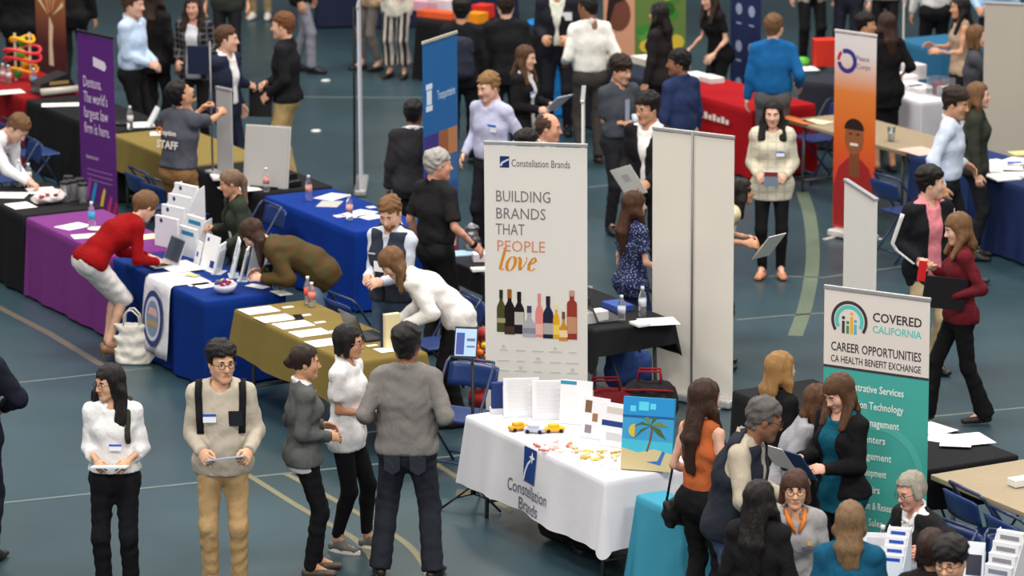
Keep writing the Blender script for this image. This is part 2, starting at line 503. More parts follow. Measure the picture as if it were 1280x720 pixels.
    info = {'root': root, 'M': M4, 'S': S, 'palm': [M4 @ Vector(ar[3] * S) for ar in arms], 'face': face, 'w': lambda p: M4 @ Vector(A3(*p) * S),
            'top': M4 @ Vector(TOP * S), 'HC': HC, 'HR': HR, 'hs': hs}
    bw = 1 + (build - 1) * .75
    # ---- shapes shared by body and clothes
    pd, pw = ((.098, .152) if not fm else (.100, .158)); wd, ww = ((.090, .136) if not fm else (.080, .118))
    cd, cw = ((.108, .156) if not fm else (.096, .136)); ud, uw = ((.076, .138) if not fm else (.068, .122))
    pd, pw, wd, ww, cd, cw, ud, uw = [q * bw for q in (pd, pw, wd, ww, cd, cw, ud, uw)]
    def bounds(pts, m): 
        P = np.array(pts); return P.min(0) - m, P.max(0) + m
    def torso(F, o, low=None, k=.05, sh=1.0, wadd=0.0):
        if low is not None: F.seg(C - d0 * low, C, pd + o, pd + o, k, s0, pw + o + .004, pw + o, flata=True)
        F.seg(C, W, pd + o, wd + o + wadd, k, s0, pw + o, ww + o + wadd)
        F.seg(W, CH, wd + o + wadd, cd + o, k, s1, ww + o + wadd, cw + o)
        F.seg(CH, SC, cd + o, ud + o, k, s2, cw + o, uw + o)
        if belly > 0: F.ell(W + f1 * (.03 + belly * .5) + d1 * .02, (ww * .86 + o, .085 + belly * .55 + o, .15 + o * .5), np.stack((s1, f1, d1), 1), k=.08)
        if fm:
            for e in (-1, 1): F.ell(CH + d2 * .03 + s2 * e * .062 * bw + f2 * .062 * bw, (.060 + o * .6, .056 + o, .062 + o * .4), np.stack((s2, f2, d2), 1), k=.05)
        for i in (0, 1):
            F.seg(NB + d2 * .005, NB + (SH[i] - NB) * sh, .040 + o * .6, .046 + o, .04)
    def add_mesh(name, F, m, mi=None):
        V, Q = F.mesh()
        if len(Q) == 0: return None
        return link(name, npmesh(name, V * S, Q, m), root)
    # ---- body: one continuous skin
    allp = [C, SC, TOP] + [q for ar in arms for q in ar[:4]] + [q for l in legs for q in l[:3]]
    lo, hi = bounds(allp, .13); lo[2] = max(min(lo[2], C[2] - .2), .01) if seat else max(lo[2], .01)
    F = Field(lo, hi, .025 * lf)
    torso(F, -.012)
    am = (.95 if not fm else .84) * (1 + (bw - 1) * .6)
    lm = (1.0 if not fm else .98) * (1 + (bw - 1) * .7)
    F.seg(NB - d2 * .05, NT, .058 if not fm else .050, .050 if not fm else .043, .03)
    for Sx, E, WR, T, fd in arms:
        F.seg(Sx, E, .043 * am, .035 * am, .03); F.seg(E, E + (WR - E) * .3, 0.036 * am, .037 * am, .02); F.seg(E + (WR - E) * .3, WR, .037 * am, .025 * am, .02)
    for Hj, Kn, Ak, fdv in legs:
        F.seg(Hj, Kn, .074 * lm, .050 * lm, .04); F.seg(Kn, Kn + (Ak - Kn) * .3 - fdv * .012, .050 * lm, .052 * lm, .02)
        F.seg(Kn + (Ak - Kn) * .3 - fdv * .012, Ak, .052 * lm, .034, .02); F.seg(Ak, Ak + fdv * .11 - A3(0, 0, .045), .034, .026, .03)
    V, Q = F.mesh()
    Vs = [V]; Qs = [list(map(tuple, Q))]; mi = [np.zeros(len(Q), int)]
    hV, hQ, hmi, eV, eF, emi = head_template(sex, .0074 if lf < 1.1 else .0098)
    n = len(V)
    Vh = (hV * hs) @ HR.T + HC; Ve = (eV * hs) @ HR.T + HC
    Vs += [Vh, Ve]; Qs += [[tuple(q) for q in (hQ + n)], [tuple(i + n + len(Vh) for i in q) for q in eF]]; mi += [hmi, emi]; n += len(Vh) + len(Ve)
    hands = []
    for i, (ar, pose, palm) in enumerate(((arms[0], rpose, rpalm), (arms[1], lpose, lpalm))):
        Sx, E, WR, T, fd = ar; e = 1 if i == 0 else -1
        pn = A3(*palm) if palm is not None else (A3(-e, .1, 0) if fd[2] < -.7 else A3(-e * .8, 0, -.6))
        z = -(pn - fd * (pn @ fd)); z /= np.linalg.norm(z) + 1e-9
        xh = np.cross(fd, z)
        tV, tQ = hand_template(pose, .0064 if lf < 1.1 else .0088)
        tv = tV.copy() * (1.0 if not fm else .90)
        qq = tQ
        if e == 1: tv[:, 0] *= -1; qq = tQ[:, ::-1]
        R = np.stack((xh, fd, z), 1)
        Vv = tv @ R.T + WR
        Vs.append(Vv); Qs.append([tuple(q) for q in (qq + n)]); mi.append(np.zeros(len(qq), int)); n += len(Vv)
        hands.append((WR, R))
    info['hands'] = hands
    sk = skinmat(skin)
    lipc = (int(skin[0] * .88), int(skin[1] * .72), int(skin[2] * .70))
    hc = hair[1] if hair[0] != 'bald' else (70, 55, 45)
    bmats = [sk, skinmat(lipc), plain('eye_white', (225, 220, 215), .3), plain('iris', (28, 20, 16), .2), hairmat(tuple(int(v * .75) for v in hc))]
    Vb = np.concatenate(Vs) * S
    link('body', npmesh('body', Vb, [q for ql in Qs for q in ql], bmats, np.concatenate(mi)), root)
    seed = int(abs(px[0] * 13 + px[1] * 7)) % 9999
    # ---- trousers / skirt
    b = dict(kind='trousers', col=(30, 30, 34), hem=.052, o=.009, mat=None); b.update(bottom or {})
    bm_ = b['mat'] or cloth(b['col'])
    lp = [C + d0 * .14] + [q for l in legs for q in l[:3]]
    if b['kind'] in ('trousers', 'leggings', 'shorts'):
        lo, hi = bounds(lp, .14)
        lo[2] = max(lo[2], .012)
        F = Field(lo, hi, .0175 * lf); o = b['o']
        F.seg(C - d0 * .03, C + d0 * .10, pd + o + .004, (wd + pd) / 2 + o + .004, .05, s0, pw + o, (ww + pw) / 2 + o, flat=True)
        for Hj, Kn, Ak, fdv in legs:
            u = (Ak - Kn) / np.linalg.norm(Ak - Kn)
            end = Ak + u * (b.get('drop', .02)) - fdv * .012
            F.seg(Hj, Kn, .080 * lm + o, .054 * lm + o * 1.1, .045)
            F.seg(Kn, Kn + (Ak - Kn) * .3 - fdv * .010, .054 * lm + o * 1.1, .052 * lm + o * 1.1, .03)
            F.seg(Kn + (Ak - Kn) * .3 - fdv * .010, end, .052 * lm + o * 1.1, b['hem'], .02, flat=True)
        if seat or True:
            for Hj, Kn, Ak, fdv in legs: F.ell(Hj - f0 * .045 + A3(0, 0, .02), (.085 * lm + o * .5, .075 + o * .6, .085), k=.05)
        if b['kind'] == 'trousers': F.wrinkle(.0034, 48, seed)
        add_mesh('trousers', F, bm_)
    elif b['kind'] == 'skirt':
        Ln = b.get('len', .50)
        lo, hi = bounds([C + d0 * .12] + [q for l in legs for q in l[:2]], .22)
        F = Field(lo, hi, .0165 * lf); o = b['o']
        F.seg(C - d0 * .02, C + d0 * .10, pd + o, (wd + pd) / 2 + o, .05, s0, pw + o, (ww + pw) / 2 + o, flat=True)
        mid = (legs[0][1] + legs[1][1]) / 2; mid = C + (mid - C) * (Ln / .42)
        wk = abs(legs[0][1][0] - legs[1][1][0]) / 2 + .075
        F.seg(C - d0 * .02, mid, pd + o, .085 + b.get('flare', 0), .05, s0, pw + o, wk + b.get('flare', 0), flat=True)
        for Hj, Kn, Ak, fdv in legs: F.ell(Hj - f0 * .05 + A3(0, 0, .01), (.09, .085 + o, .10), k=.05)
        F.wrinkle(.003, 40, seed)
        add_mesh('skirt', F, bm_)
    # ---- shoes
    sh = dict(col=(25, 25, 28), heel=0.0, sole=None, low=False)
    if isinstance(shoes, dict): sh.update(shoes)
    else: sh['col'] = shoes
    if sh['col'] is not None:
        for (Hj, Kn, Ak, fdv) in legs:
            base = Ak - A3(0, 0, .085 + sh['heel'])
            F = Field(base - A3(.32, .32, .0), base + A3(.32, .32, .14 + sh['heel']), .0125 * max(lf, 1))
            sv = A3(fdv[1], -fdv[0], 0); hl = A3(0, 0, sh['heel'])
            toe = base + fdv * .165 + A3(0, 0, .028); heelp = base - fdv * .045 + A3(0, 0, .036) + hl; mid = base + fdv * .06 + A3(0, 0, .035) + hl * .6
            F.seg(heelp, mid, .036, .034, .03, sv, .036, .040); F.seg(mid, toe, .034, .024, .03, sv, .042, .040)
            if not sh['low']: F.seg(mid + A3(0, 0, .02), Ak + A3(0, 0, .0), .034, .040, .03, flat=True)
            else: F.ell(base + fdv * .03 + A3(0, 0, .085) + hl, (.028, .075, .034), np.stack((sv, fdv, A3(0, 0, 1)), 1), k=.01, op='s')
            if sh['heel'] > 0.02: F.seg(heelp - A3(0, 0, .01), base - fdv * .05, .014, .008, .015)
            F.cut((base[0], base[1], base[2] + .004), (0, 0, -1))
            V, Q = F.mesh()
            so = link('shoe', npmesh('shoe', V * S, Q, plain('shoe_%d_%d_%d' % sh['col'], sh['col'], .45, .4)), root)
            if sh['sole']:
                mb = MB(); pl = []
                for k in range(18):
                    t = 2 * math.pi * k / 18; q = base + fdv * (.062 + .142 * math.cos(t)) + sv * (.047 * math.sin(t) * (1 + .12 * math.cos(t))); pl.append((q[0] * S, q[1] * S))
                mb.prism(pl, .0, .026 * S).build('sole', plain('sole_%d_%d_%d' % sh['sole'], sh['sole'], .6), so)
    # ---- tops
    def garment(name, g, inner=False):
        g0 = dict(col=(230, 230, 230), sleeve=1.0, o=.014, hem=-.06, neck=.068, tuck=False, mat=None, collar=None, open=None, cuff=None, wr=.0030, loose=0.0, off=False, fwdneck=.03)
        g0.update(g); g = g0; o = g['o']
        pts = [C - d0 * .32, SC, NB + d2 * .06] + [q for ar in arms for q in ar[:3]]
        lo, hi = bounds(pts, .12 + o + g['loose'] + belly)
        if g['sleeve'] <= 0: lo, hi = bounds([C - d0 * .32, SC, NB + d2 * .06, SH[0], SH[1]], .12 + o + belly + abs(lean) * .001)
        if inner and g['sleeve'] <= 0: pass
        F = Field(lo, hi, .0160 * lf)
        oo = o
        if g['tuck']:
            torso(F, o, None, wadd=g['loose'], sh=1.0 if g['sleeve'] > 0 else .62)
        else:
            torso(F, o + .004, max(.02, -g['hem']) + .02, wadd=g['loose'], sh=1.0 if g['sleeve'] > 0 else .62)
            for Hj, Kn, Ak, fdv in legs: F.ell(Hj - f0 * .045 + A3(0, 0, .02), (.085 * lm + o, .079 + o, .10), k=.06)
        sl = g['sleeve']
        for Sx, E, WR, T, fd in arms:
            r0, r1, r2 = .045 * am + o, .039 * am + o, .028 * am + o * .8 + g.get('wrist', 0)
            if sl <= 0: pass
            elif sl <= .5:
                F.seg(Sx, Sx + (E - Sx) * sl * 2, r0, r1 + .008 + g.get('flare', 0), .03, flat=True)
            else:
                F.seg(Sx, E, r0, r1, .022)
                F.seg(E, E + (WR - E) * ((sl - .5) * 2), r1, r1 + (r2 - r1) * (sl - .5) * 2, .02, flat=True)
        if sl <= 0:
            for i in (0, 1):
                e = 1 if i == 0 else -1
                F.ell(SH[i] + s2 * e * (.040 + g.get('cap', 0)) - d2 * .02, (.066 * bw, .095 * bw, .12), np.stack((s2, f2, d2), 1), k=.01, op='s')
        if g['wr'] > 0: F.wrinkle(g['wr'], 34, seed + len(name))
        hemp = C + d0 * (g['hem'] if not g['tuck'] else .045)
        F.cut(hemp, -d0) if not arms_low(arms, hemp) else cut_hem(F, hemp, d0)
        # neck opening
        nb = NB + f2 * g['fwdneck'] + d2 * .022
        X, Y, Z = F.grid()
        if g['off']:
            F.cut(SC - d2 * .06, d2)
        else:
            rr = np.sqrt((X - nb[0]) ** 2 + (Y - nb[1]) ** 2 + (Z - nb[2]) ** 2)
            F.F = np.maximum(F.F, (g['neck'] - rr).astype(np.float32))
        if g['open'] is not None:
            w0, w1, wb, yb = g['open']     # half width at neck, at button, at hem, drop of button
            rel = [X - SC[0], Y - SC[1], Z - SC[2]]
            xl = rel[0] * s2[0] + rel[1] * s2[1] + rel[2] * s2[2]; yf = rel[0] * f2[0] + rel[1] * f2[1] + rel[2] * f2[2]
            dz = -(rel[0] * d2[0] + rel[1] * d2[1] + rel[2] * d2[2])
            hw = np.where(dz < yb, w0 + (w1 - w0) * np.clip(dz / yb, 0, 1), w1 + (wb - w1) * np.clip((dz - yb) / .3, 0, 1))
            hw = np.where(dz < -.07, .2, hw)
            F.F = np.maximum(F.F, np.minimum(hw - np.abs(xl), yf + .02).astype(np.float32))
        if g['collar']:
            nn = 12
            cr_ = 1.0 if not fm else .88
            def cp(t): return NB + s2 * (.073 * cr_ * math.sin(t)) + f2 * (.074 * cr_ * math.cos(t) - .010) + d2 * (.030 - .022 * math.cos(t))
            for k in range(nn):
                F.seg(cp(.62 + (2 * math.pi - 1.24) * k / nn), cp(.62 + (2 * math.pi - 1.24) * (k + 1) / nn), .009, .009, .010, d2, .022, .022)
            for e in (-1, 1):
                F.seg(cp(e * .62), NB + s2 * e * .045 + f2 * .098 - d2 * .045, .010, .007, .012, s2, .016, .012)
        ob = add_mesh(name, F, g['mat'] or cloth(g['col']))
        if ob is not None and g['collar'] and isinstance(g['collar'], tuple):
            pass
        return F, ob
    def arms_low(arms_, hemp):
        return any(((np.asarray(ar[2]) - hemp) @ d0) < .10 for ar in arms_)
    def cut_hem(F, hemp, d0_):
        # keep sleeves that hang below the hem: cut only near the trunk axis
        X, Y, Z = F.grid()
        rel = [X - hemp[0], Y - hemp[1], Z - hemp[2]]
        pl = -(rel[0] * d0_[0] + rel[1] * d0_[1] + rel[2] * d0_[2])
        lat = np.abs(rel[0] * s0[0] + rel[1] * s0[1] + rel[2] * s0[2])
        fr = np.abs(rel[0] * f0[0] + rel[1] * f0[1] + rel[2] * f0[2])
        own = np.full(F.n, 1.0, np.float32)
        G2 = Field(F.lo + 2 * F.res, F.lo + (F.n - 3) * F.res, F.res)
        G2.F = np.full(F.n, 0.3, np.float32); G2.n = F.n; G2.lo = F.lo; G2.ax = F.ax
        for Sx, E, WR, T, fd in arms: G2.seg(Sx, E, .062, .060, .01); G2.seg(E, WR, .060, .045, .01)
        G3 = np.maximum(F.F, pl.astype(np.float32))
        below = (pl > 0) & (G2.F > .012)
        F.F = np.where(below, np.maximum(F.F, pl).astype(np.float32), F.F)
    Ft = None
    if top:
        nm = top.get('name', 'shirt')
        Ft, _ = garment(nm, top)
    Fj = Ft
    if jacket:
        Fj, _ = garment(jacket.get('name', 'jacket'), dict(dict(o=.026, hem=-.12, neck=.070, open=(.075, .012, .05, .26)), **jacket))
    info['F'] = Fj
    # ---- hair
    style, hcol = hair[0], hair[1]
    if style != 'bald':
        hm = hairmat(hcol)
        def hp_(p): return HR @ (A3(*p) * hs) + HC
        Rr = HR
        L = hair[2] if len(hair) > 2 else .35
        ends = [HC + A3(.2, .2, .2), HC - A3(.2, .2, .2)]
        if style in ('long', 'straight', 'half'): ends += [HC - A3(0, 0, L + .1) - f2 * .12, HC - A3(0, 0, L + .1) + f2 * .1]
        if style == 'pony': ends += [HC - A3(0, 0, L + .08) - f2 * .16]
        lo, hi = bounds(ends, .03)
        F = Field(lo, hi, .0095 * max(1, lf))
        X, Y, Z = F.grid(); rx, ry, rz_ = X - HC[0], Y - HC[1], Z - HC[2]
        lx = (rx * HR[0, 0] + ry * HR[1, 0] + rz_ * HR[2, 0]) / hs; ly = (rx * HR[0, 1] + ry * HR[1, 1] + rz_ * HR[2, 1]) / hs; lz = (rx * HR[0, 2] + ry * HR[1, 2] + rz_ * HR[2, 2]) / hs
        sst = lambda a, b, v: (lambda t: t * t * (3 - 2 * t))(np.clip((v - a) / (b - a), 0, 1))
        if style in ('short', 'crop', 'balding'):
            full = hair[2:] and hair[2] == 'full'
            F.ell(hp_((0, -.015, .030)), A3(.074, .097, .089) * hs, Rr, k=.01)
            F.seg(hp_((0, -.03, .0)), hp_((0, -.045, -.06)), .058 * hs, .048 * hs, .03)
            tmax = .026 if full else (.017 if style == 'short' else .009)
            th = .0035 + (.0075 if style != 'crop' else .003) * sst(-.035, .015, lz) + (tmax - .006) * sst(.03, .10, lz) * (1 - .40 * sst(.03, .09, ly)) + (.005 if full else 0) * sst(-.03, .04, lz)
            F.F = (F.F - th * hs).astype(np.float32)
        else:
            F.ell(hp_((0, -.014, .030)), A3(.082, .106, .099) * hs, Rr, k=.01)
            F.ell(hp_((0, -.02, .045)), A3(.086, .103, .088) * hs, Rr, k=.03)
        # face opening
        def cutl(p, n_):
            nn_ = HR @ A3(*n_); nn_ = nn_ / np.linalg.norm(nn_); F.cut(hp_(p), nn_)
        if style == 'balding':
            F.ell(hp_((0, .02, .11)), A3(.062, .10, .07) * hs, Rr, k=.02, op='s')
        X, Y, Z = F.grid(); rx, ry, rz_ = X - HC[0], Y - HC[1], Z - HC[2]
        lx = (rx * HR[0, 0] + ry * HR[1, 0] + rz_ * HR[2, 0]) / hs; ly = (rx * HR[0, 1] + ry * HR[1, 1] + rz_ * HR[2, 1]) / hs; lz = (rx * HR[0, 2] + ry * HR[1, 2] + rz_ * HR[2, 2]) / hs
        fl = {'short': .068, 'crop': .074, 'balding': .08}.get(style, .078)
        if len(hair) > 3: fl = hair[3]
        # opening: in front of the ears and below the hairline
        hair_y = .028 if style in ('short', 'crop', 'balding') else .040
        op = np.minimum(np.minimum(ly - hair_y, fl - lz - .25 * np.abs(lx)), .088 - np.abs(lx) if style in ('short', 'crop', 'balding') else .066 - np.abs(lx))
        F.F = np.maximum(F.F, op.astype(np.float32))
        if style in ('short', 'crop', 'balding'):
            bot = np.minimum(-.035 - lz + np.where(ly < -.03, -.03, 0.0), .2)
            F.F = np.maximum(F.F, bot.astype(np.float32))
            ear = np.minimum(-.018 - lz, ly + .035)
            F.F = np.maximum(F.F, ear.astype(np.float32))
        elif style in ('bun', 'pony', 'half', 'up'):
            F.F = np.maximum(F.F, np.minimum(-.075 - lz, .2).astype(np.float32))
        dn = A3(0, 0, -1.0)
        bk = -f2
        if style in ('long', 'straight', 'half'):
            vol = hair[4] if len(hair) > 4 else 1.0
            back = hp_((0, -.075, -.02)); sdv = HR[:, 0]
            hang = dn * (1 - 0) + bk * max(0, .25 - lean * .004); hang /= np.linalg.norm(hang)
            if lean > 25: hang = dn
            p1 = back + hang * L * .5; p2 = back + dn * L * .95 + bk * (.05 if lean < 25 else 0)
            F.seg(hp_((0, -.05, .02)), p1, .055 * vol, .045 * vol, .03, sdv, .082 * vol, .085 * vol)
            F.seg(p1, p2, .045 * vol, .018, .02, sdv, .085 * vol, .050 * vol)
            for e in (-1, 1):
                if style == 'half' : continue
                q0 = hp_((e * .072, .012, .03)); q1 = hp_((e * .084, .0, -.07)) * .5 + (HC + s2 * e * .088 * hs - d2 * .08 * hs) * .5; q2 = q1 + dn * (L * .55) + f2 * (.075 if L > .25 and lean < 25 else .0) + s2 * e * .012
                F.seg(q0, q1, .022 * vol, .030 * vol, .02); F.seg(q1, q2, .030 * vol, .018, .02, s2, .050 * vol, .034)
            if style == 'straight' or True:
                F.seg(hp_((-.06, -.02, -.05)), hp_((.06, -.02, -.05)), .05 * vol, .05 * vol, .03)
        elif style == 'bob':
            Lb = L
            sdv = HR[:, 0]
            F.seg(hp_((0, -.06, 0)), hp_((0, -.06, -Lb)), .055, .042, .03, sdv, .085, .088, flat=True)
            for e in (-1, 1): F.seg(hp_((e * .074, .0, .03)), hp_((e * .084, .008, -Lb + .01)), .026, .026, .02)
        elif style == 'pony':
            a0 = hp_((0, -.115, .03)); a1 = a0 + bk * .030 + dn * .06; a2 = a1 + dn * (L * .5) + bk * .005; a3 = a0 + dn * L + bk * .02
            F.ell(a0, (.03, .03, .03), k=.02); F.seg(a0, a1, .026, .034, .02); F.seg(a1, a2, .036, .032, .02); F.seg(a2, a3, .032, .012, .02)
        elif style == 'bun':
            F.ell(hp_((0, -.115, .0)), (.045, .045, .045), k=.02)
        elif style == 'curly':
            F.ell(hp_((0, -.03, -.02)), A3(.098, .10, .10) * hs, Rr, k=.03)
            F.F = np.maximum(F.F, op.astype(np.float32))
        if style == 'curly': F.wrinkle(.006, 75, seed + 3)
        elif style in ('short', 'crop', 'balding'): F.wrinkle(.0052, 80, seed + 3)
        else: F.groove(.0048, 95, seed + 3)
        # keep the hair clear of the face
        add_mesh('hair', F, hm)
    if beard:
        F = Field(HC - .16, HC + .12, .0095)
        Rr = HR
        F.ell(HR @ (A3(0, .022, -.055) * hs) + HC, A3(.062, .074, .060) * hs, Rr, k=.02)
        F.ell(HR @ (A3(0, .066, -.098) * hs) + HC, A3(.030, .028, .026) * hs, Rr, k=.03)
        X, Y, Z = F.grid(); rx, ry, rz_ = X - HC[0], Y - HC[1], Z - HC[2]
        lx = rx * HR[0, 0] + ry * HR[1, 0] + rz_ * HR[2, 0]; ly = rx * HR[0, 1] + ry * HR[1, 1] + rz_ * HR[2, 1]; lz = rx * HR[0, 2] + ry * HR[1, 2] + rz_ * HR[2, 2]
        F.F = np.maximum(F.F, (lz + .035 - .5 * np.maximum(np.abs(lx) - .03, 0)).astype(np.float32))
        F.F = np.maximum(F.F, (-ly - .0).astype(np.float32))
        F.F = np.maximum(F.F, (.021 - np.sqrt((lx) ** 2 * .7 + (lz + .062) ** 2 * 3 + (ly - .098) ** 2 * .5)).astype(np.float32))
        V, Q = F.mesh()
        if len(Q): link('beard', npmesh('beard', V * S, Q, hairmat(beard)), root)
    if glasses:
        mb = MB()
        for e in (-1, 1):
            ring = [HC + HR @ (A3(e * .032 + .021 * math.cos(t), .103 - .004 * abs(math.cos(t)), .005 + .017 * math.sin(t)) * hs) for t in [2 * math.pi * k / 14 for k in range(15)]]
            mb.tube([Vector(q * S) for q in ring], .0022 * S, 5, False)
            mb.tube([Vector((HC + HR @ (A3(e * .052, .099, .010) * hs)) * S), Vector((HC + HR @ (A3(e * .078, .06, .012) * hs)) * S), Vector((HC + HR @ (A3(e * .082, -.01, .008) * hs)) * S)], .0022 * S, 5)
        mb.tube([Vector((HC + HR @ (A3(-.011, .103, .008) * hs)) * S), Vector((HC + HR @ (A3(.011, .103, .008) * hs)) * S)], .0022 * S, 5)
        mb.build('glasses', plain('glasses_%d_%d_%d' % glasses, glasses, .3), root)
    # ---- badges on the chest: (side offset, drop, width, height, colour[, header colour])
    for bd in (badge or []):
        sx, dz, bwid, bhei, colr = bd[:5]
        ori = SC + s2 * sx - d2 * dz + f2 * .45
        hit = Fj.surf(ori, -f2) if Fj is not None else SC + f2 * .15
        hit = hit + f2 * .017
        Rm = Matrix((s2, f2, d2)).transposed()
        mb = MB(); mb.box(Vector(hit * S), (bwid * S, .004, bhei * S), Rm)
        bo = mb.build('name_tag', ink(colr), root)
        if len(bd) > 5 and bd[5]:
            mb = MB(); mb.box(Vector((hit + f2 * .003 + d2 * bhei * .34) * S), (bwid * S, .003, bhei * .3 * S), Rm)
            mb.build('name_tag_header', ink(bd[5]), bo)
    info.update(SC=SC, d2=d2, s2=s2, f2=f2, d0=d0, f0=f0, s0=s0, C=C, NB=NB, W=W, CH=CH, legs=legs, arms=arms)
    return info
# ------------------------------------------------------------------ floor of the sports hall
ROW = math.radians(-61.3)                       # direction in which the booth rows run
U = Vector((math.cos(ROW), math.sin(ROW), 0)); Vv = Vector((-math.sin(ROW), math.cos(ROW), 0))
def floor_material():
    m = bpy.data.materials.new('rubber_floor'); m.use_nodes = True; nt = m.node_tree; b = nt.nodes['Principled BSDF']
    tc = nt.nodes.new('ShaderNodeTexCoord')
    n = nt.nodes.new('ShaderNodeTexNoise'); n.inputs['Scale'].default_value = 0.35; n.inputs['Detail'].default_value = 6
    nt.links.new(tc.outputs['Object'], n.inputs['Vector'])
    cr = nt.nodes.new('ShaderNodeValToRGB')
    cr.color_ramp.elements[0].position = 0.35; cr.color_ramp.elements[0].color = rgb(37, 56, 63)
    cr.color_ramp.elements[1].position = 0.68; cr.color_ramp.elements[1].color = rgb(50, 74, 84)
    nt.links.new(n.outputs['Fac'], cr.inputs['Fac']); nt.links.new(cr.outputs['Color'], b.inputs['Base Color'])
    n2 = nt.nodes.new('ShaderNodeTexNoise'); n2.inputs['Scale'].default_value = 1.6; n2.inputs['Detail'].default_value = 4
    nt.links.new(tc.outputs['Object'], n2.inputs['Vector'])
    mr = nt.nodes.new('ShaderNodeMapRange'); mr.inputs[3].default_value = 0.26; mr.inputs[4].default_value = 0.40
    nt.links.new(n2.outputs['Fac'], mr.inputs[0]); nt.links.new(mr.outputs[0], b.inputs['Roughness'])
    b.inputs['Specular IOR Level'].default_value = 0.45
    return m
mb = MB(); mb.box((0, 45, -0.1), (60, 70, 0.2))
floor = mb.build('floor', floor_material()); floor['kind'] = 'structure'
def wall(name, c, sz):
    mb = MB(); mb.box(c, sz); o = mb.build(name, mat('hall_wall', (150, 150, 148), .8, .2, noise=.06, nscale=.5)); o['kind'] = 'structure'
wall('wall_back', (0, 80.2, 6.5), (60, .4, 13)); wall('wall_left', (-30.2, 45, 6.5), (.4, 70, 13)); wall('wall_right', (30.2, 45, 6.5), (.4, 70, 13))
def court_line(pts, w, col, name='court_line'):
    P = [G(x, y) for x, y in pts]; vs = []; fs = []
    for i, p in enumerate(P):
        d = (P[min(i + 1, len(P) - 1)] - P[max(i - 1, 0)]).normalized(); n = Vector((-d.y, d.x, 0)) * (w / 2)
        vs += [p + n + Vector((0, 0, .0015)), p - n + Vector((0, 0, .0015))]
    fs = [(2 * i, 2 * i + 1, 2 * i + 3, 2 * i + 2) for i in range(len(P) - 1)]
    vs2 = [v - Vector((0, 0, .003)) for v in vs]; n0 = len(vs)
    o = link(name, npmesh(name, vs + vs2, fs + [tuple(i + n0 for i in f)[::-1] for f in fs], mat('line_%d_%d_%d' % col, col, .45, .3, noise=.12, nscale=6), smooth=False), floor)
    return o
def smooth_pts(pts, n=8):
    out = []
    P = [pts[0]] + list(pts) + [pts[-1]]
    for i in range(1, len(P) - 2):
        for k in range(n):
            t = k / n; a, b, c, d = [np.array(P[i + j], float) for j in (-1, 0, 1, 2)]
            out.append(tuple(.5 * ((2 * b) + (c - a) * t + (2 * a - 5 * b + 4 * c - d) * t * t + (3 * b - a - 3 * c + d) * t ** 3)))
    return out + [tuple(pts[-1])]
TAN = (96, 88, 80); PALE = (96, 106, 106); YEL = (112, 108, 84)
court_line([(-40, 362), (0, 385), (60, 416), (128, 457)], .075, TAN)
court_line([(0, 481), (118, 468), (190, 460)], .04, PALE)
court_line([(-20, 631), (357, 592), (560, 571), (640, 563)], .04, PALE)
court_line(smooth_pts([(300, 588), (320, 600), (376, 635), (420, 660), (447, 677), (468, 703), (480, 735)]), .055, YEL)
court_line(smooth_pts([(357, 592), (420, 626), (470, 655), (507, 679), (528, 703), (540, 730)]), .055, YEL)
court_line([(545, 580), (562, 591), (588, 607), (640, 640)], .055, YEL)
court_line([(350, 121), (440, 122), (530, 122)], .06, PALE)
court_line([(735, 234), (775, 230), (812, 226)], .04, PALE)
court_line([(920, 400), (975, 395), (1035, 391), (1100, 388)], .04, PALE)
court_line([(1100, 528), (1165, 521), (1285, 509)], .04, PALE)
court_line([(960, 345), (1030, 347), (1150, 330)], .04, PALE)
court_line(smooth_pts([(1003, 240), (1012, 270), (1016, 310), (1014, 345), (1006, 385), (994, 420)]), .13, (96, 108, 92))
court_line([(570, 617), (588, 617)], .22, (92, 86, 74), 'tape_patch')
for px, py in ((407, 101), (395, 164)):
    mb = MB(); p = G(px, py)
    mb.lathe([(.055, 0), (.055, .008), (.045, .012)], 16)
    o = mb.build('floor_socket_cover', plain('socket_white', (225, 225, 225), .5), floor, (p.x, p.y, 0.001))

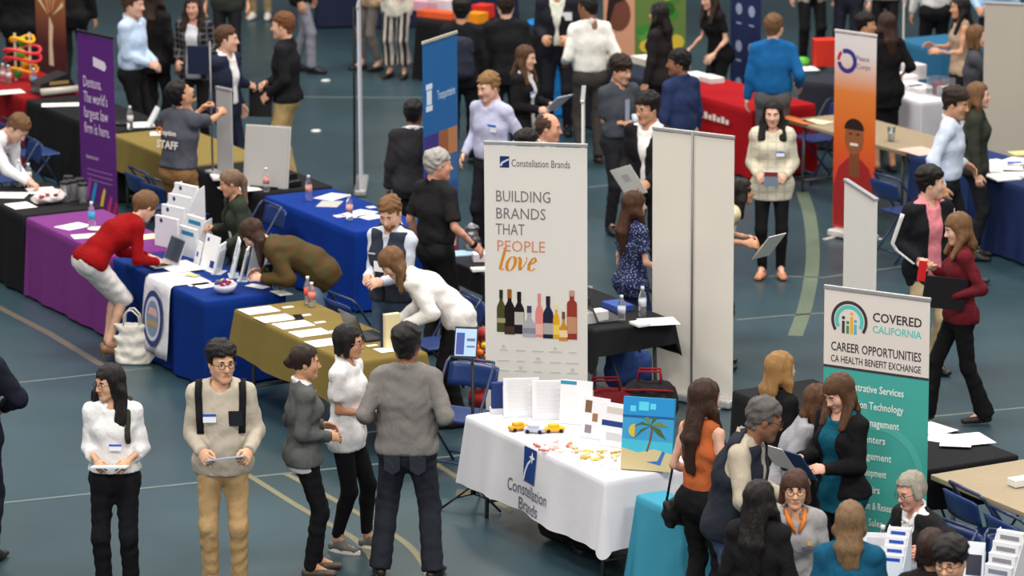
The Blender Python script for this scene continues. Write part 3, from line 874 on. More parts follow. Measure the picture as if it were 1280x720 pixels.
# ------------------------------------------------------------------ tables and cloths
def cloth_mesh(L, W, H, drop, col, name, flare=.03, amp=.018, freq=9.0, seed=0, mats=None, corner=.018):
    """a cloth over a table top: drop = (front, near end, back, far end); local x along the length, y depth, z up"""
    r = random.Random(seed); ph = [r.uniform(0, 6) for _ in range(4)]
    hx, hy, cr = L / 2 + .008, W / 2 + .008, .012
    ring = []      # x, y, nx, ny, side, s
    cs = [(hx - cr, -hy + cr, -90, 1), (hx - cr, hy - cr, 0, 2), (-hx + cr, hy - cr, 90, 3), (-hx + cr, -hy + cr, 180, 0)]
    sides = [((-hx + cr, -hy), (hx - cr, -hy), (0, -1), 0), ((hx, -hy + cr), (hx, hy - cr), (1, 0), 1), ((hx - cr, hy), (-hx + cr, hy), (0, 1), 2), ((-hx, hy - cr), (-hx, -hy + cr), (-1, 0), 3)]
    s = 0
    for i, (a, b, n, sd) in enumerate(sides):
        ln = math.dist(a, b); k = max(6, int(ln / .035))
        for j in range(k + 1):
            t = j / k; ring.append((a[0] + (b[0] - a[0]) * t, a[1] + (b[1] - a[1]) * t, n[0], n[1], drop[sd], s + ln * t, 0))
        s += ln
        cx, cy, a0, nx_ = cs[i]
        d1, d2 = drop[i], drop[(i + 1) % 4]
        for j in range(1, 8):
            t = j / 8; an = math.radians(a0 + 90 * t); cc = math.sin(math.pi * t)
            dd = d1 + (d2 - d1) * t
            ring.append((cx + cr * math.cos(an), cy + cr * math.sin(an), math.cos(an), math.sin(an), dd + (.05 * cc if dd < H - .06 else 0), s, cc))
    n = len(ring); V = []; Fs = []
    lv = [0, .02, .10, .25, .42, .6, .8, 1.0]
    for li, t in enumerate(lv):
        for (x, y, nx, ny, dp, ss, cc) in ring:
            dp = min(dp, H - .008)
            w = amp * t * (math.sin(ss * freq + ph[0]) + .6 * math.sin(ss * freq * 2.3 + ph[1] + t)) + flare * t * dp + cc * corner * t
            if li == 0: V.append((x - nx * .012, y - ny * .012, H + .004))
            else: V.append((x + nx * max(w, -.002 + .004), y + ny * max(w, .002), H + .004 - (t * dp if li > 1 else .012) + (.012 * math.sin(ss * 5 + ph[2]) * t if dp < H - .06 else 0)))
    for li in range(len(lv) - 1):
        for k in range(n):
            k2 = (k + 1) % n
            Fs.append((li * n + k, (li + 1) * n + k, (li + 1) * n + k2, li * n + k2))
    Fs.append(tuple(range(n)))
    me = npmesh(name, V, Fs, mats or [drape(col)], smooth=True)
    for p in me.polygons:
        if p.index == len(Fs) - 1: p.use_smooth = False
    return me
_tbl = {}
def table(label, corner, L=1.95, W=.76, H=.74, ang=None, cloth_col=None, drop=None, clabel=None, top_col=(176, 160, 138), cgroup=None, seed=1, flare=.03, amp=.016, cmats=None, axis='near'):
    """corner: world point of the front corner at the near end (axis 'near') or far end ('far') of the top"""
    ang = ROW if ang is None else ang
    u = Vector((math.cos(ang), math.sin(ang), 0)); v = Vector((-math.sin(ang), math.cos(ang), 0))
    c = Vector((corner.x, corner.y, 0)) + (u * (-L / 2 if axis == 'near' else L / 2)) + v * (W / 2)
    t = empty('folding_table', (c.x, c.y, 0), ang, label, 'table')
    mb = MB(); mb.box((0, 0, H - .02), (L, W, .04), bev=.008); mb.build('tabletop', mat('laminate_%d' % top_col[0], top_col, .5, .4, noise=.1, nscale=20), t)
    for sx in (-1, 1):
        for sy in (-1, 1):
            mb = MB(); mb.tube([(sx * (L / 2 - .16), sy * (W / 2 - .09), H - .04), (sx * (L / 2 - .16), sy * (W / 2 - .07), 0.0)], .016, 8)
            mb.build('leg', plain('leg_grey', (70, 70, 74), .4, .5), t, smooth=True)
        mb = MB(); mb.tube([(sx * (L / 2 - .16), -(W / 2 - .07), .12), (sx * (L / 2 - .16), (W / 2 - .07), .12)], .012, 8)
        mb.tube([(sx * (L / 2 - .16), 0, .12), (sx * (L / 2 - .62), 0, H - .04)], .009, 6); mb.build('brace', plain('leg_grey', (70, 70, 74), .4, .5), t, smooth=True)
    if cloth_col is not None or cmats:
        drop = drop or (H - .02,) * 4
        me = cloth_mesh(L, W, H, drop, cloth_col, 'tablecloth', seed=seed, flare=flare, amp=amp, mats=cmats)
        o = link('tablecloth', me, None, (c.x, c.y, 0)); o.rotation_euler = (0, 0, ang)
        tag(o, clabel, 'tablecloth', cgroup)
    return t, c, u, v
Z = .75
BLK = (26, 26, 29)
# first row, seen from the aisle side
c4 = G(256, 376, Z)
T3 = table('folding table under the royal blue cloth with the white runner', c4, 1.90, W=.72, cloth_col=(5, 42, 114), clabel='royal blue floor-length tablecloth with a white runner hanging over it', seed=3)
c4b = c4 - U * 2.0
T4 = table('folding table hidden under the purple floor-length cloth', c4b, 1.90, W=.74, cloth_col=(112, 50, 118), clabel='plain purple floor-length tablecloth behind the red-jacket woman', seed=5, flare=.03, amp=.010)
c6 = c4b - U * 2.0
T6 = table('folding table under black cloth beyond the purple one, holding clear tumblers', c6, 1.36, W=.78, cloth_col=BLK, clabel='black pleated tablecloth at the left edge beside the purple one', seed=6, amp=.014)
c2 = G(437, 452, Z)
T2 = table('folding table under the olive gold cloth with flyers laid out', c2, 2.08, W=.66, cloth_col=(118, 101, 54), drop=(.36, .36, .36, .36), clabel='short olive gold tablecloth with sheets of paper in a row', seed=8, flare=.16, amp=.006)
c1 = G(757, 599, Z)
T1 = table('folding table under the white lettered cloth in the centre', c1, 2.0, W=.80, cloth_col=(212, 211, 218), drop=(.50, .50, .5, .40), clabel='white tablecloth with blue emblem and script lettering on its front', seed=12, flare=.10, amp=.014)
c7 = G(797, 617, .66)
T7 = table('low narrow stand under the turquoise cloth beside the white tablecloth', c7, .58, W=.22, H=.65, cloth_col=(58, 138, 164), drop=(.62,) * 4, clabel='turquoise cloth hanging beside the woman in the orange halter top', seed=14, axis='far', flare=.10, amp=.02)
# second row
c5 = G(332, 244, Z)
T5 = table('folding table under plain royal blue cloth behind the man in the navy vest', c5, 1.86, W=.70, cloth_col=(5, 46, 128), clabel='plain royal blue tablecloth strewn with papers, without runner', axis='far', seed=21)
T8 = table('folding table under black cloth carrying the large silver board', c5 - U * .11, 1.5, W=.74, cloth_col=BLK, clabel='black tablecloth below the large silver board', seed=22)
T9 = table('folding table under the far olive cloth behind the purple banner', c5 - U * 1.72, 1.90, W=.80, cloth_col=(122, 106, 57), drop=(.34,) * 4, clabel='olive tablecloth behind the purple banner, a bottle standing on it', seed=23, flare=.12, amp=.01)
T12 = table('folding table under long black cloth left of the purple banner, near the red one', c5 - U * 3.74, 2.2, W=.72, cloth_col=BLK, clabel='long black tablecloth between the red table and the purple banner', seed=26)
T13 = table('folding table under red cloth with the toy tower at the upper left corner', c5 - U * 6.06, 1.8, W=.80, cloth_col=(132, 16, 24), clabel='red tablecloth below the toy tower at the upper left corner', seed=27)
c11 = G(745, 412, Z)
T11 = table('folding table under the short black cloth right of the tall white banner', c11, 1.85, W=.72, cloth_col=(30, 30, 33), drop=(.34, .20, .3, .3), clabel='short black tablecloth with two water bottles right of the tall white banner', seed=24, flare=.10, amp=.01)
T10 = table('folding table under dark cloth beside the white-haired man', c11 - U * 1.96 + Vv * .22, 1.2, W=.60, cloth_col=(34, 34, 38), drop=(.2,) * 4, clabel='dark tablecloth with small gift boxes beside the white-haired man', seed=25, flare=.05, amp=.006)
T14 = table('folding table under black cloth behind the blonde woman in black', G(917, 487, Z), 1.05, W=.70, cloth_col=BLK, clabel='black tablecloth behind the blonde woman in black', seed=28, axis='far')
# third row, right side
cB = G(1163, 591, Z)
T15 = table('bare beige folding table in the lower right corner', cB, 1.9, W=.80, axis='far', top_col=(150, 134, 110))
T16 = table('folding table under black cloth beyond the bare beige one at the right', cB - U * .10, 1.25, W=.80, cloth_col=BLK, drop=(.3,) * 4, clabel='black tablecloth with loose papers beyond the bare beige table', seed=31)
cC = G(986, 148, Z)
T17 = table('bare beige folding table behind the orange banner', cC, 2.1, W=.76, axis='far', top_col=(150, 134, 110))
T18 = table('folding table under the bright red lettered cloth', G(941, 137, Z), 1.75, W=.76, cloth_col=(152, 16, 24), clabel='bright red tablecloth with white lettering beside the man in the blue shirt', seed=33)
T19 = table('folding table under slate navy cloth beyond the bright red one', G(941, 137, Z) - U * 1.88, 1.8, W=.66, cloth_col=(36, 42, 56), clabel='slate navy tablecloth beyond the bright red one', seed=34)
T20 = table('folding table under navy cloth behind the orange banner', cC + U * 2.2, .95, W=.76, cloth_col=(34, 52, 98), axis='far', clabel='navy tablecloth just right of the orange banner', seed=35)
T21 = table('folding table under navy cloth at the right edge, piled with papers', G(1233, 219, Z), 1.8, W=.80, cloth_col=(32, 46, 86), axis='far', clabel='navy tablecloth at the right edge below a pile of white papers', seed=36)
T22 = table('folding table under white cloth behind the man with the light blue shirt', G(1152, 127, Z), 1.05, W=.66, cloth_col=(214, 212, 220), drop=(.52, .52, .5, .5), clabel='white tablecloth holding pale boxes near the upper right corner', seed=37)
T23 = table('folding table under black cloth with bright packets at the top', G(521, 24, Z), 2.2, W=.80, cloth_col=(24, 24, 26), axis='far', clabel='black tablecloth with a yellow flame mark and bright packets on it', seed=38, ang=math.radians(-40))
T24 = table('folding table under dark navy cloth at the far top of the hall', G(395, -36, Z), 2.6, W=.76, cloth_col=(30, 34, 58), axis='far', clabel='dark navy tablecloth at the far top, left of the striped trousers', seed=39, ang=0.0)
T25 = table('folding table under sky blue cloth behind the white post', G(1120, 48, Z), .9, W=.76, cloth_col=(44, 100, 136), axis='far', clabel='sky blue tablecloth behind the white post at the upper right', seed=40)
T26 = table('folding table under grey cloth at the bottom right, below the white leaflet racks', Vector((1.63, 22.70, 0)), 1.40, W=.60, ang=math.radians(-32), cloth_col=(44, 110, 150), axis='far', clabel='blue tablecloth in the bottom right corner below the white leaflet racks', seed=41)
TALLT = G(699, 142)
hb = empty('cocktail_table', (TALLT.x, TALLT.y, 0), 0, 'tall cocktail table in a bright blue stretch cover by the white-shirted man', 'table')
mb = MB(); mb.lathe([(.02, 1.04), (.36, 1.04), (.37, 1.055), (.36, 1.07), (.02, 1.075)], 24); mb.build('tabletop', cloth((30, 120, 190)), hb, smooth=True)
mb = MB(); mb.lathe([(.27, .0), (.24, .05), (.14, .4), (.115, .55), (.15, .75), (.28, .97), (.36, 1.045)], 24); mb.build('stretch_cover', cloth((28, 116, 186)), hb, smooth=True)

# ------------------------------------------------------------------ folding chairs
def make_chair():
    r = empty('folding_chair', (0, 0, 0), 0, 'x', 'chair', 'navy folding chairs')
    navy = mat('chair_navy', (30, 52, 104), .32, .5, noise=.08, nscale=8); fr = plain('chair_frame', (38, 50, 84), .35, .5)
    # faces -y; seat
    bm = MB(); bm.box((0, -.02, .45), (.40, .40, .025), bev=.011); bm.build('seat', navy, r)
    V = []; F_ = []
    for j in range(5):
        for i in range(11):
            a = (i / 10 - .5); V.append((a * .43, .235 + .030 * (1 - (2 * a) ** 2) + j * .012, .60 + j * .045 - .015 * (2 * a) ** 4 * (1 if j == 4 else 0)))
    for j in range(4):
        for i in range(10): F_.append((j * 11 + i, j * 11 + i + 1, j * 11 + i + 12, j * 11 + i + 11))
    n = len(V); V += [(x, y + .014, z) for x, y, z in V]
    F_ += [tuple(q + n for q in f)[::-1] for f in F_]
    bd = list(range(11)) + [11 * j + 10 for j in range(1, 5)] + list(range(53, 43, -1)) + [11 * j for j in range(3, 0, -1)]
    F_ += [(bd[k], bd[k] + n, bd[(k + 1) % len(bd)] + n, bd[(k + 1) % len(bd)]) for k in range(len(bd))]
    link('backrest', npmesh('backrest', V, F_, navy), r)
    for s in (-1, 1):
        bm = MB(); bm.tube([(s * .205, -.26, 0), (s * .205, -.02, .42), (s * .205, .22, .78), (s * .19, .255, .815)], .012, 8); bm.build('back_leg_frame', fr, r, smooth=True)
        bm = MB(); bm.tube([(s * .185, .27, 0), (s * .185, -.12, .46)], .011, 8); bm.build('leg', fr, r, smooth=True)
    bm = MB(); bm.tube([(-.19, .255, .815), (.19, .255, .815)], .012, 8); bm.build('top_rail', fr, r, smooth=True)
    bm = MB(); bm.tube([(-.185, .2, .085), (.185, .2, .085)], .009, 8); bm.tube([(-.205, -.19, .12), (.205, -.19, .12)], .009, 8); bm.build('stretcher', fr, r, smooth=True)
    return r
chair0 = make_chair(); _cu = [False]
def chair(px, py, face, label, z=.80):
    """pixel of the middle of the top rail; face as for people"""
    p = G(px, py, z)
    o = chair0 if not _cu[0] else copy_tree(chair0)
    _cu[0] = True
    rz = math.pi - math.radians(face)
    q = Matrix.Rotation(rz, 3, 'Z') @ Vector((0, .25, 0))
    o.location = (p.x - q.x, p.y - q.y, 0); o.rotation_euler = (0, 0, rz); o['label'] = label
    return o
def chair_under(P, label):
    o = copy_tree(chair0); o.location = P['root'].location; o.rotation_euler = (0, 0, P['root'].rotation_euler.z + math.pi); o['label'] = label
    return o
chair(588, 372, 245, 'navy folding chair behind the woman in the white blazer')
chair(590, 452, 210, 'navy folding chair between the tablet stand and the white banner')
chair(426, 372, 58, 'navy folding chair beside the olive gold table, below the vest man')
chair(340, 257, 241, 'navy folding chair at the near side of the plain royal blue table')
chair(172, 214, 60, 'navy folding chair just right of the purple banner')
chair(194, 226, 55, 'navy folding chair behind the woman in the red jacket')
chair(12, 152, 60, 'navy folding chair beside the bending man in white at the left edge')
chair(40, 176, 245, 'navy folding chair between the left black tables')
chair(1050, 128, 240, 'navy folding chair behind the far bare beige table')
chair(1206, 613, 66, 'navy folding chair tucked against the bare beige table, the nearer to the grey-haired woman')
chair(1258, 644, 66, 'navy folding chair at the lower right edge of the bare beige table')
chair(1272, 668, 200, 'navy folding chair behind the white leaflet rack in the bottom right corner')
chair(1108, 222, 60, 'navy folding chair partly hidden behind the orange banner')
# ------------------------------------------------------------------ banners and lettering
def text(parent, s, x, z, size, col, align='LEFT', y=-.004, shear=0.0, bold=0.0, width=None, name='lettering', spacing=1.0, rot=None, loc=None):
    cu = bpy.data.curves.new('t', 'FONT'); cu.body = s; cu.size = size; cu.align_x = align; cu.shear = shear; cu.offset = bold; cu.resolution_u = 2; cu.extrude = .0004; cu.space_character = spacing
    ob = bpy.data.objects.new('t', cu); COL.objects.link(ob)
    dg = bpy.context.evaluated_depsgraph_get()
    me = bpy.data.meshes.new_from_object(ob.evaluated_get(dg)); bpy.data.objects.remove(ob); bpy.data.curves.remove(cu)
    if width and len(me.vertices):
        xs = [v.co.x for v in me.vertices]; k = width / (max(xs) - min(xs))
        for v in me.vertices: v.co.x *= k
    me.materials.clear(); me.materials.append(ink(col) if isinstance(col, tuple) else col)
    me.name = name
    o = link(name, me, parent, loc or (x, y, z), rot or (math.pi / 2, 0, 0))
    return o
def flat(parent, polys, col, name, y=-.003, th=.001, axes='xz'):
    """thin print laid on a panel: polys are lists of (x, z)"""
    mb = MB()
    for p in polys: mb.prism(p, -th, th)
    m = mb.mesh(name, ink(col) if isinstance(col, tuple) else col)
    o = link(name, m, parent, (0, y, 0), (math.pi / 2, 0, 0))
    return o
def disc(cx, cz, r, n=20, a0=0, a1=360, rin=None):
    an = [math.radians(a0 + (a1 - a0) * k / n) for k in range(n + (0 if a1 - a0 >= 360 and rin is None else 1))]
    o = [(cx + r * math.cos(a), cz + r * math.sin(a)) for a in an]
    if rin is not None: o += [(cx + rin * math.cos(a), cz + rin * math.sin(a)) for a in reversed(an)]
    return o
def ringquads(cx, cz, r, rin, a0, a1, n=24):
    P = []
    for k in range(n):
        p, q = math.radians(a0 + (a1 - a0) * k / n), math.radians(a0 + (a1 - a0) * (k + 1) / n)
        P.append([(cx + rin * math.cos(p), cz + rin * math.sin(p)), (cx + r * math.cos(p), cz + r * math.sin(p)), (cx + r * math.cos(q), cz + r * math.sin(q)), (cx + rin * math.cos(q), cz + rin * math.sin(q))])
    return P
def rect(x0, z0, x1, z1): return [(x0, z0), (x1, z0), (x1, z1), (x0, z1)]
def pen(path, thick, thin, ang=8):
    """broad-nib stroke as quads"""
    out = []
    P = [np.array(p, float) for p in path]
    def w(d):
        d = d / (np.linalg.norm(d) + 1e-9); n = np.array((math.cos(math.radians(ang)), math.sin(math.radians(ang))))
        return thin + (thick - thin) * abs(d[0] * n[1] - d[1] * n[0]) ** 1.5
    L, R = [], []
    for i, p in enumerate(P):
        d = P[min(i + 1, len(P) - 1)] - P[max(i - 1, 0)]; h = w(d) / 2
        d = d / (np.linalg.norm(d) + 1e-9); n = np.array((-d[1], d[0])) * h
        L.append(tuple(p + n)); R.append(tuple(p - n))
    for i in range(len(P) - 1): out.append([R[i], R[i + 1], L[i + 1], L[i]])
    return out
def banner(label, pl, pr, ztop, pmat, face=None, back=False, lean=0.0, base=True, rail=(170, 170, 172), zbot=.06, cat='banner'):
    """retractable stand; pl, pr are the pixels of the two top corners, ztop their height"""
    a = G(pl[0], pl[1], ztop); b = G(pr[0], pr[1], ztop); c = (a + b) / 2
    d = b - a; w = d.length; rz = math.atan2(d.y, d.x)
    r = empty('banner_stand', (c.x, c.y, 0), rz, label, cat)
    mb = MB(); mb.box((0, 0, (ztop + zbot) / 2 - .01), (w, .004, ztop - zbot - .02)); p = mb.build('printed_panel', pmat, r)
    mb = MB(); mb.box((0, 0, ztop), (w + .01, .022, .03), bev=.006); mb.build('top_rail', plain('rail_%d' % rail[0], rail, .35, .5, metal=.4), r)
    if base:
        mb = MB(); mb.box((0, 0, .045), (w + .03, .15, .07), bev=.02); mb.build('base', plain('base_%d' % rail[0], rail, .35, .5, metal=.3), r)
        for s in (-1, 1):
            mb = MB(); mb.box((s * w * .38, 0, .006), (.05, .40, .012), bev=.004); mb.build('foot', plain('base_%d' % rail[0], rail, .35, .5, metal=.3), r)
    mb = MB(); yy = .03 if not back else -.012
    mb.tube([(0, yy, .08), (0, yy, ztop)], .009, 8); mb.build('support_pole', plain('pole_grey', (120, 120, 122), .4, .5, metal=.5), r, smooth=True)
    return r, w
def gradient_mat(name, stops, h):
    m = bpy.data.materials.new(name); m.use_nodes = True; nt = m.node_tree; b = nt.nodes['Principled BSDF']; b.inputs['Roughness'].default_value = .5
    tc = nt.nodes.new('ShaderNodeTexCoord'); sp = nt.nodes.new('ShaderNodeSeparateXYZ'); mr = nt.nodes.new('ShaderNodeMapRange'); cr = nt.nodes.new('ShaderNodeValToRGB')
    nt.links.new(tc.outputs['Object'], sp.inputs[0]); nt.links.new(sp.outputs['Z'], mr.inputs[0]); mr.inputs[2].default_value = h
    nt.links.new(mr.outputs[0], cr.inputs['Fac']); nt.links.new(cr.outputs['Color'], b.inputs['Base Color'])
    el = cr.color_ramp.elements
    el[0].position, el[0].color = stops[0][0], rgb(*stops[0][1]); el[1].position, el[1].color = stops[-1][0], rgb(*stops[-1][1])
    for p, c in stops[1:-1]:
        e = el.new(p); e.color = rgb(*c)
    return m

# --- tall white banner in the centre
BANW = mat('banner_white', (226, 221, 216), .55, .3, noise=.02, nscale=4)
r, w = banner('tall white banner with grey and orange slogan above a row of bottles', (605, 178), (734, 182), 2.40, BANW)
GREY = (120, 116, 120)
def bx(px): return (px - 670) / 127.0 * w       # print measured across the panel
def bz(py): return 2.40 - (py - 180) / 153.0
flat(r, [rect(bx(626), bz(209), bx(637.5), bz(195.5))], (28, 48, 104), 'emblem')
flat(r, pen([(bx(627), bz(207)), (bx(629), bz(203)), (bx(633), bz(201)), (bx(637), bz(199))], .02, .012), (200, 205, 225), 'emblem_swoosh', y=-.0045)
text(r, 'Constellation Brands', bx(640), bz(207.5), .083, (95, 92, 96), width=bx(712) - bx(640))
for s_, py, x1 in (('BUILDING', 249.5, 687), ('BRANDS', 270, 681), ('THAT', 289, 656)):
    text(r, s_, bx(620), bz(py), .125, GREY, width=bx(x1) - bx(620))
OR = gradient_mat('orange_ink', [(0, (206, 120, 90)), (1, (222, 150, 80))], .1)
text(r, 'PEOPLE', bx(621), bz(309), .125, (212, 138, 108), width=bx(680) - bx(621))
# italic word "love" in thick and thin strokes
def love():
    P = []; x0, z0, s = bx(621), bz(332), .19
    def T(pts): return [(x0 + (x + z * .28) * s, z0 + z * s) for x, z in pts]
    def el(cx, cz, rx, rz, a0, a1, n=16): return [(cx + rx * math.cos(math.radians(a0 + (a1 - a0) * k / n)), cz + rz * math.sin(math.radians(a0 + (a1 - a0) * k / n))) for k in range(n + 1)]
    P += pen(T([(.02, .90), (.12, .95), (.12, .7), (.12, .35), (.13, .08), (.19, .0), (.28, .08)]), .024, .004)
    P += pen(T(el(.52, .29, .16, .29, 0, 360, 24)), .026, .004)
    P += pen(T([(.74, .50), (.80, .57), (.86, .45), (.90, .2), (.95, .03)]), .026, .005)
    P += pen(T([(.95, .03), (1.06, .22), (1.12, .42), (1.10, .56), (1.04, .55)]), .008, .006)
    P += pen(T([(1.27, .28), (1.42, .34), (1.50, .46), (1.44, .57), (1.33, .50), (1.26, .28), (1.30, .08), (1.40, .01), (1.54, .12)]), .026, .005)
    return P
flat(r, love(), (214, 138, 44), 'lettering')
def bottle_print(cx, wid, z0, z1, prof, colr, lab=None, cap=None, dx=0):
    H = z1 - z0; pts = [(cx + wid / 2 * a, z0 + H * b) for a, b in prof] + [(cx - wid / 2 * a, z0 + H * b) for a, b in reversed(prof)]
    o = flat(r, [pts], colr, 'printed_bottle', y=-.003 - dx)
    if lab: flat(r, [rect(cx - wid / 2 * .93, z0 + H * lab[1], cx + wid / 2 * .93, z0 + H * lab[2])], lab[0], 'printed_label', y=-.0045 - dx).parent = r
    if cap: flat(r, [rect(cx - wid / 2 * prof[-1][0] * 1.2, z0 + H * cap[1], cx + wid / 2 * prof[-1][0] * 1.2, z1)], cap[0], 'printed_cap', y=-.0045 - dx)
WINE = [(1, 0), (1, .55), (.9, .62), (.38, .74), (.34, 1)]
SQ = [(.9, 0), (1, .04), (1, .38), (.8, .46), (.3, .6), (.28, 1)]
for k, (cx, wd, y0, y1, pr_, colr, lab, cap) in enumerate([
        (626.5, 11, 406.5, 355.5, WINE, (74, 78, 40), ((160, 158, 120), .22, .33), ((40, 48, 30), .8)),
        (637, 13, 409, 354.5, WINE, (30, 22, 24), ((70, 50, 42), .0, .18), ((150, 92, 40), .8)),
        (649, 12.5, 408, 357, WINE, (26, 26, 28), ((190, 186, 180), .22, .52), ((24, 24, 26), .8)),
        (661.5, 17, 411.5, 373.5, SQ, (176, 174, 182), ((140, 138, 150), .12, .3), ((60, 66, 92), .78)),
        (674, 10, 410.5, 358, WINE, (226, 138, 132), ((236, 176, 168), .05, .3), ((214, 140, 136), .8)),
        (685, 13, 412, 361, WINE, (36, 36, 60), ((176, 170, 172), .1, .36), ((36, 34, 56), .8)),
        (695, 8, 412, 370.5, WINE, (222, 168, 34), ((240, 206, 90), .12, .4), ((240, 220, 150), .85)),
        (704, 11, 414, 379, SQ, (206, 140, 40), ((240, 214, 170), .12, .36), ((110, 72, 46), .75)),
        (714.5, 12.5, 412, 353, [(1, 0), (1, .72), (.9, .76), (.46, .8), (.44, 1)], (150, 56, 44), ((196, 142, 110), .12, .46), ((190, 150, 140), .88))]):
    bottle_print(bx(cx), wd / 127 * w, bz(y0), bz(y1), pr_, colr, lab, cap, dx=k * .0004)
for i, py in enumerate((427, 440, 452)):
    for j in range(5):
        cx = bx(629 + j * 21.5); hw = (5 + (i * 3 + j * 5) % 4) / 127 * w; 
        flat(r, [rect(cx - hw, bz(py + 2), cx + hw, bz(py))] + ([disc(cx, bz(py - 3), .016, 10)] if (i + j) % 3 == 0 else []), (200, 197, 194), 'printed_mark')

# --- white banner seen from behind
r, w = banner('blank white banner stand seen from behind, right of the black table', (816, 160), (918, 172), 2.22, mat('banner_back', (214, 208, 200), .6, .3, noise=.03, nscale=3), back=True)
# --- teal and white banner at the right
TEAL = (70, 166, 158)
r, w = banner('teal and white banner with a rainbow arch emblem at the right', (1031, 358), (1163, 375), 2.05, mat('banner_teal', TEAL, .55, .3, noise=.03, nscale=4))
def cx_(px): return (px - 1097) / 132.0 * w
def cz_(py, px=1097): return 2.05 - (py - 366.5 - (px - 1097) * .13) / 174.0
DK = (62, 58, 64)
flat(r, [rect(-w / 2, cz_(460), w / 2, 2.04)], (218, 210, 205), 'white_header', y=-.0025)
flat(r, [rect(-w / 2, cz_(463), w / 2, cz_(460))], DK, 'dark_rule', y=-.003)
ex, ez = cx_(1063), cz_(396, 1063)
flat(r, ringquads(ex, ez - .02, .138, .116, -35, 215), DK, 'emblem_arch', y=-.004)
flat(r, ringquads(ex, ez - .02, .108, .082, -30, 210), (84, 190, 184), 'emblem_arch', y=-.004)
for dx_, h_, hz, c_ in ((-.045, .085, .0, DK), (-.012, .055, -.02, (70, 140, 90)), (.018, .12, 0, (232, 168, 40)), (.046, .07, -.01, (84, 178, 196))):
    flat(r, [rect(ex + dx_ - .010, ez - .11, ex + dx_ + .010, ez - .11 + h_), disc(ex + dx_, ez - .11 + h_ + .022, .012, 10)], c_, 'emblem_figure', y=-.0045)
text(r, 'COVERED', cx_(1092), cz_(398, 1092) - .012, .088, DK, bold=.0016, width=cx_(1153) - cx_(1092))
text(r, 'CALIFORNIA', cx_(1092), cz_(411, 1092) - .015, .072, (84, 190, 184), bold=.001, width=cx_(1153) - cx_(1092))
text(r, 'CAREER OPPORTUNITIES', cx_(1040), cz_(431, 1040) - .02, .088, DK, bold=.0012, width=cx_(1153) - cx_(1040))
text(r, 'CA HEALTH BENEFIT EXCHANGE', cx_(1040), cz_(443, 1040) - .03, .068, DK, bold=.0008, width=cx_(1153) - cx_(1040))
WH = (232, 236, 232)
for k, (s_, x1) in enumerate((('\u2022 Administrative Services', 1132), ('\u2022 Information Technology', 1132), ('\u2022 Financial Management', 1127), ('\u2022 Service Centers', 1110), ('\u2022 Plan Management', 1118), ('\u2022 Program Development', 1112), ('\u2022 External Affairs', 1104), ('\u2022 Policy, Evaluation & Research', 1128), ('\u2022 Outreach & Sales', 1108), ('\u2022 Program Integrity', 1112))):
    text(r, s_, cx_(1038), cz_(476 + k * 20.3, 1038) - .02, .075, WH, bold=.0008, width=cx_(x1) - cx_(1038))
flat(r, ringquads(.02, .8, .35, .30, 0, 180), (84, 176, 168), 'printed_arc', y=-.0028)
# --- orange banner
r, w = banner('orange gradient banner with a smiling man, purple ring emblem at its top', (1044, 38), (1096, 45), 2.02, gradient_mat('orange_print', [(0, (196, 40, 44)), (.3, (206, 60, 40)), (.5, (208, 94, 26)), (.72, (214, 122, 56)), (.9, (216, 206, 204)), (1, (222, 214, 216))], 2.0), zbot=.1, rail=(214, 210, 206))
def ox(t): return (t - .5) * w
flat(r, ringquads(ox(.3), 1.74, .12, .075, -170, 120), (60, 52, 130), 'emblem_ring')
flat(r, ringquads(ox(.3), 1.74, .12, .085, 130, 180), (190, 44, 60), 'emblem_ring', y=-.0034)
text(r, 'Peace', ox(.52), 1.76, .07, (120, 100, 130)); text(r, 'Corps', ox(.52), 1.68, .07, (120, 100, 130))
# printed figure
BR = (122, 70, 46)
flat(r, [[(ox(.02), .12), (ox(.98), .12), (ox(1.0), .55), (ox(.86), .72), (ox(.66), .80), (ox(.36), .80), (ox(.14), .70), (ox(.0), .5)]], (150, 40, 40), 'printed_shirt')
flat(r, [[(ox(.38), .62), (ox(.64), .62), (ox(.62), .92), (ox(.40), .92)]], BR, 'printed_neck', y=-.0036)
flat(r, [[(ox(.5) + .115 * math.cos(t), 1.0 + .165 * math.sin(t)) for t in [2 * math.pi * k / 20 for k in range(20)]]], (140, 84, 56), 'printed_face', y=-.004)
flat(r, [[(ox(.5) + .122 * math.cos(t), 1.08 + .11 * math.sin(t)) for t in [math.pi * k / 12 for k in range(13)]]], (44, 30, 26), 'printed_hair', y=-.0044)
flat(r, [rect(ox(.5) - .05, .925, ox(.5) + .05, .95)], (226, 214, 204), 'printed_smile', y=-.0044)
for s in (-1, 1): flat(r, [rect(ox(.5) + s * .045 - .02, 1.03, ox(.5) + s * .045 + .02, 1.045)], (40, 28, 24), 'printed_eye', y=-.0044)
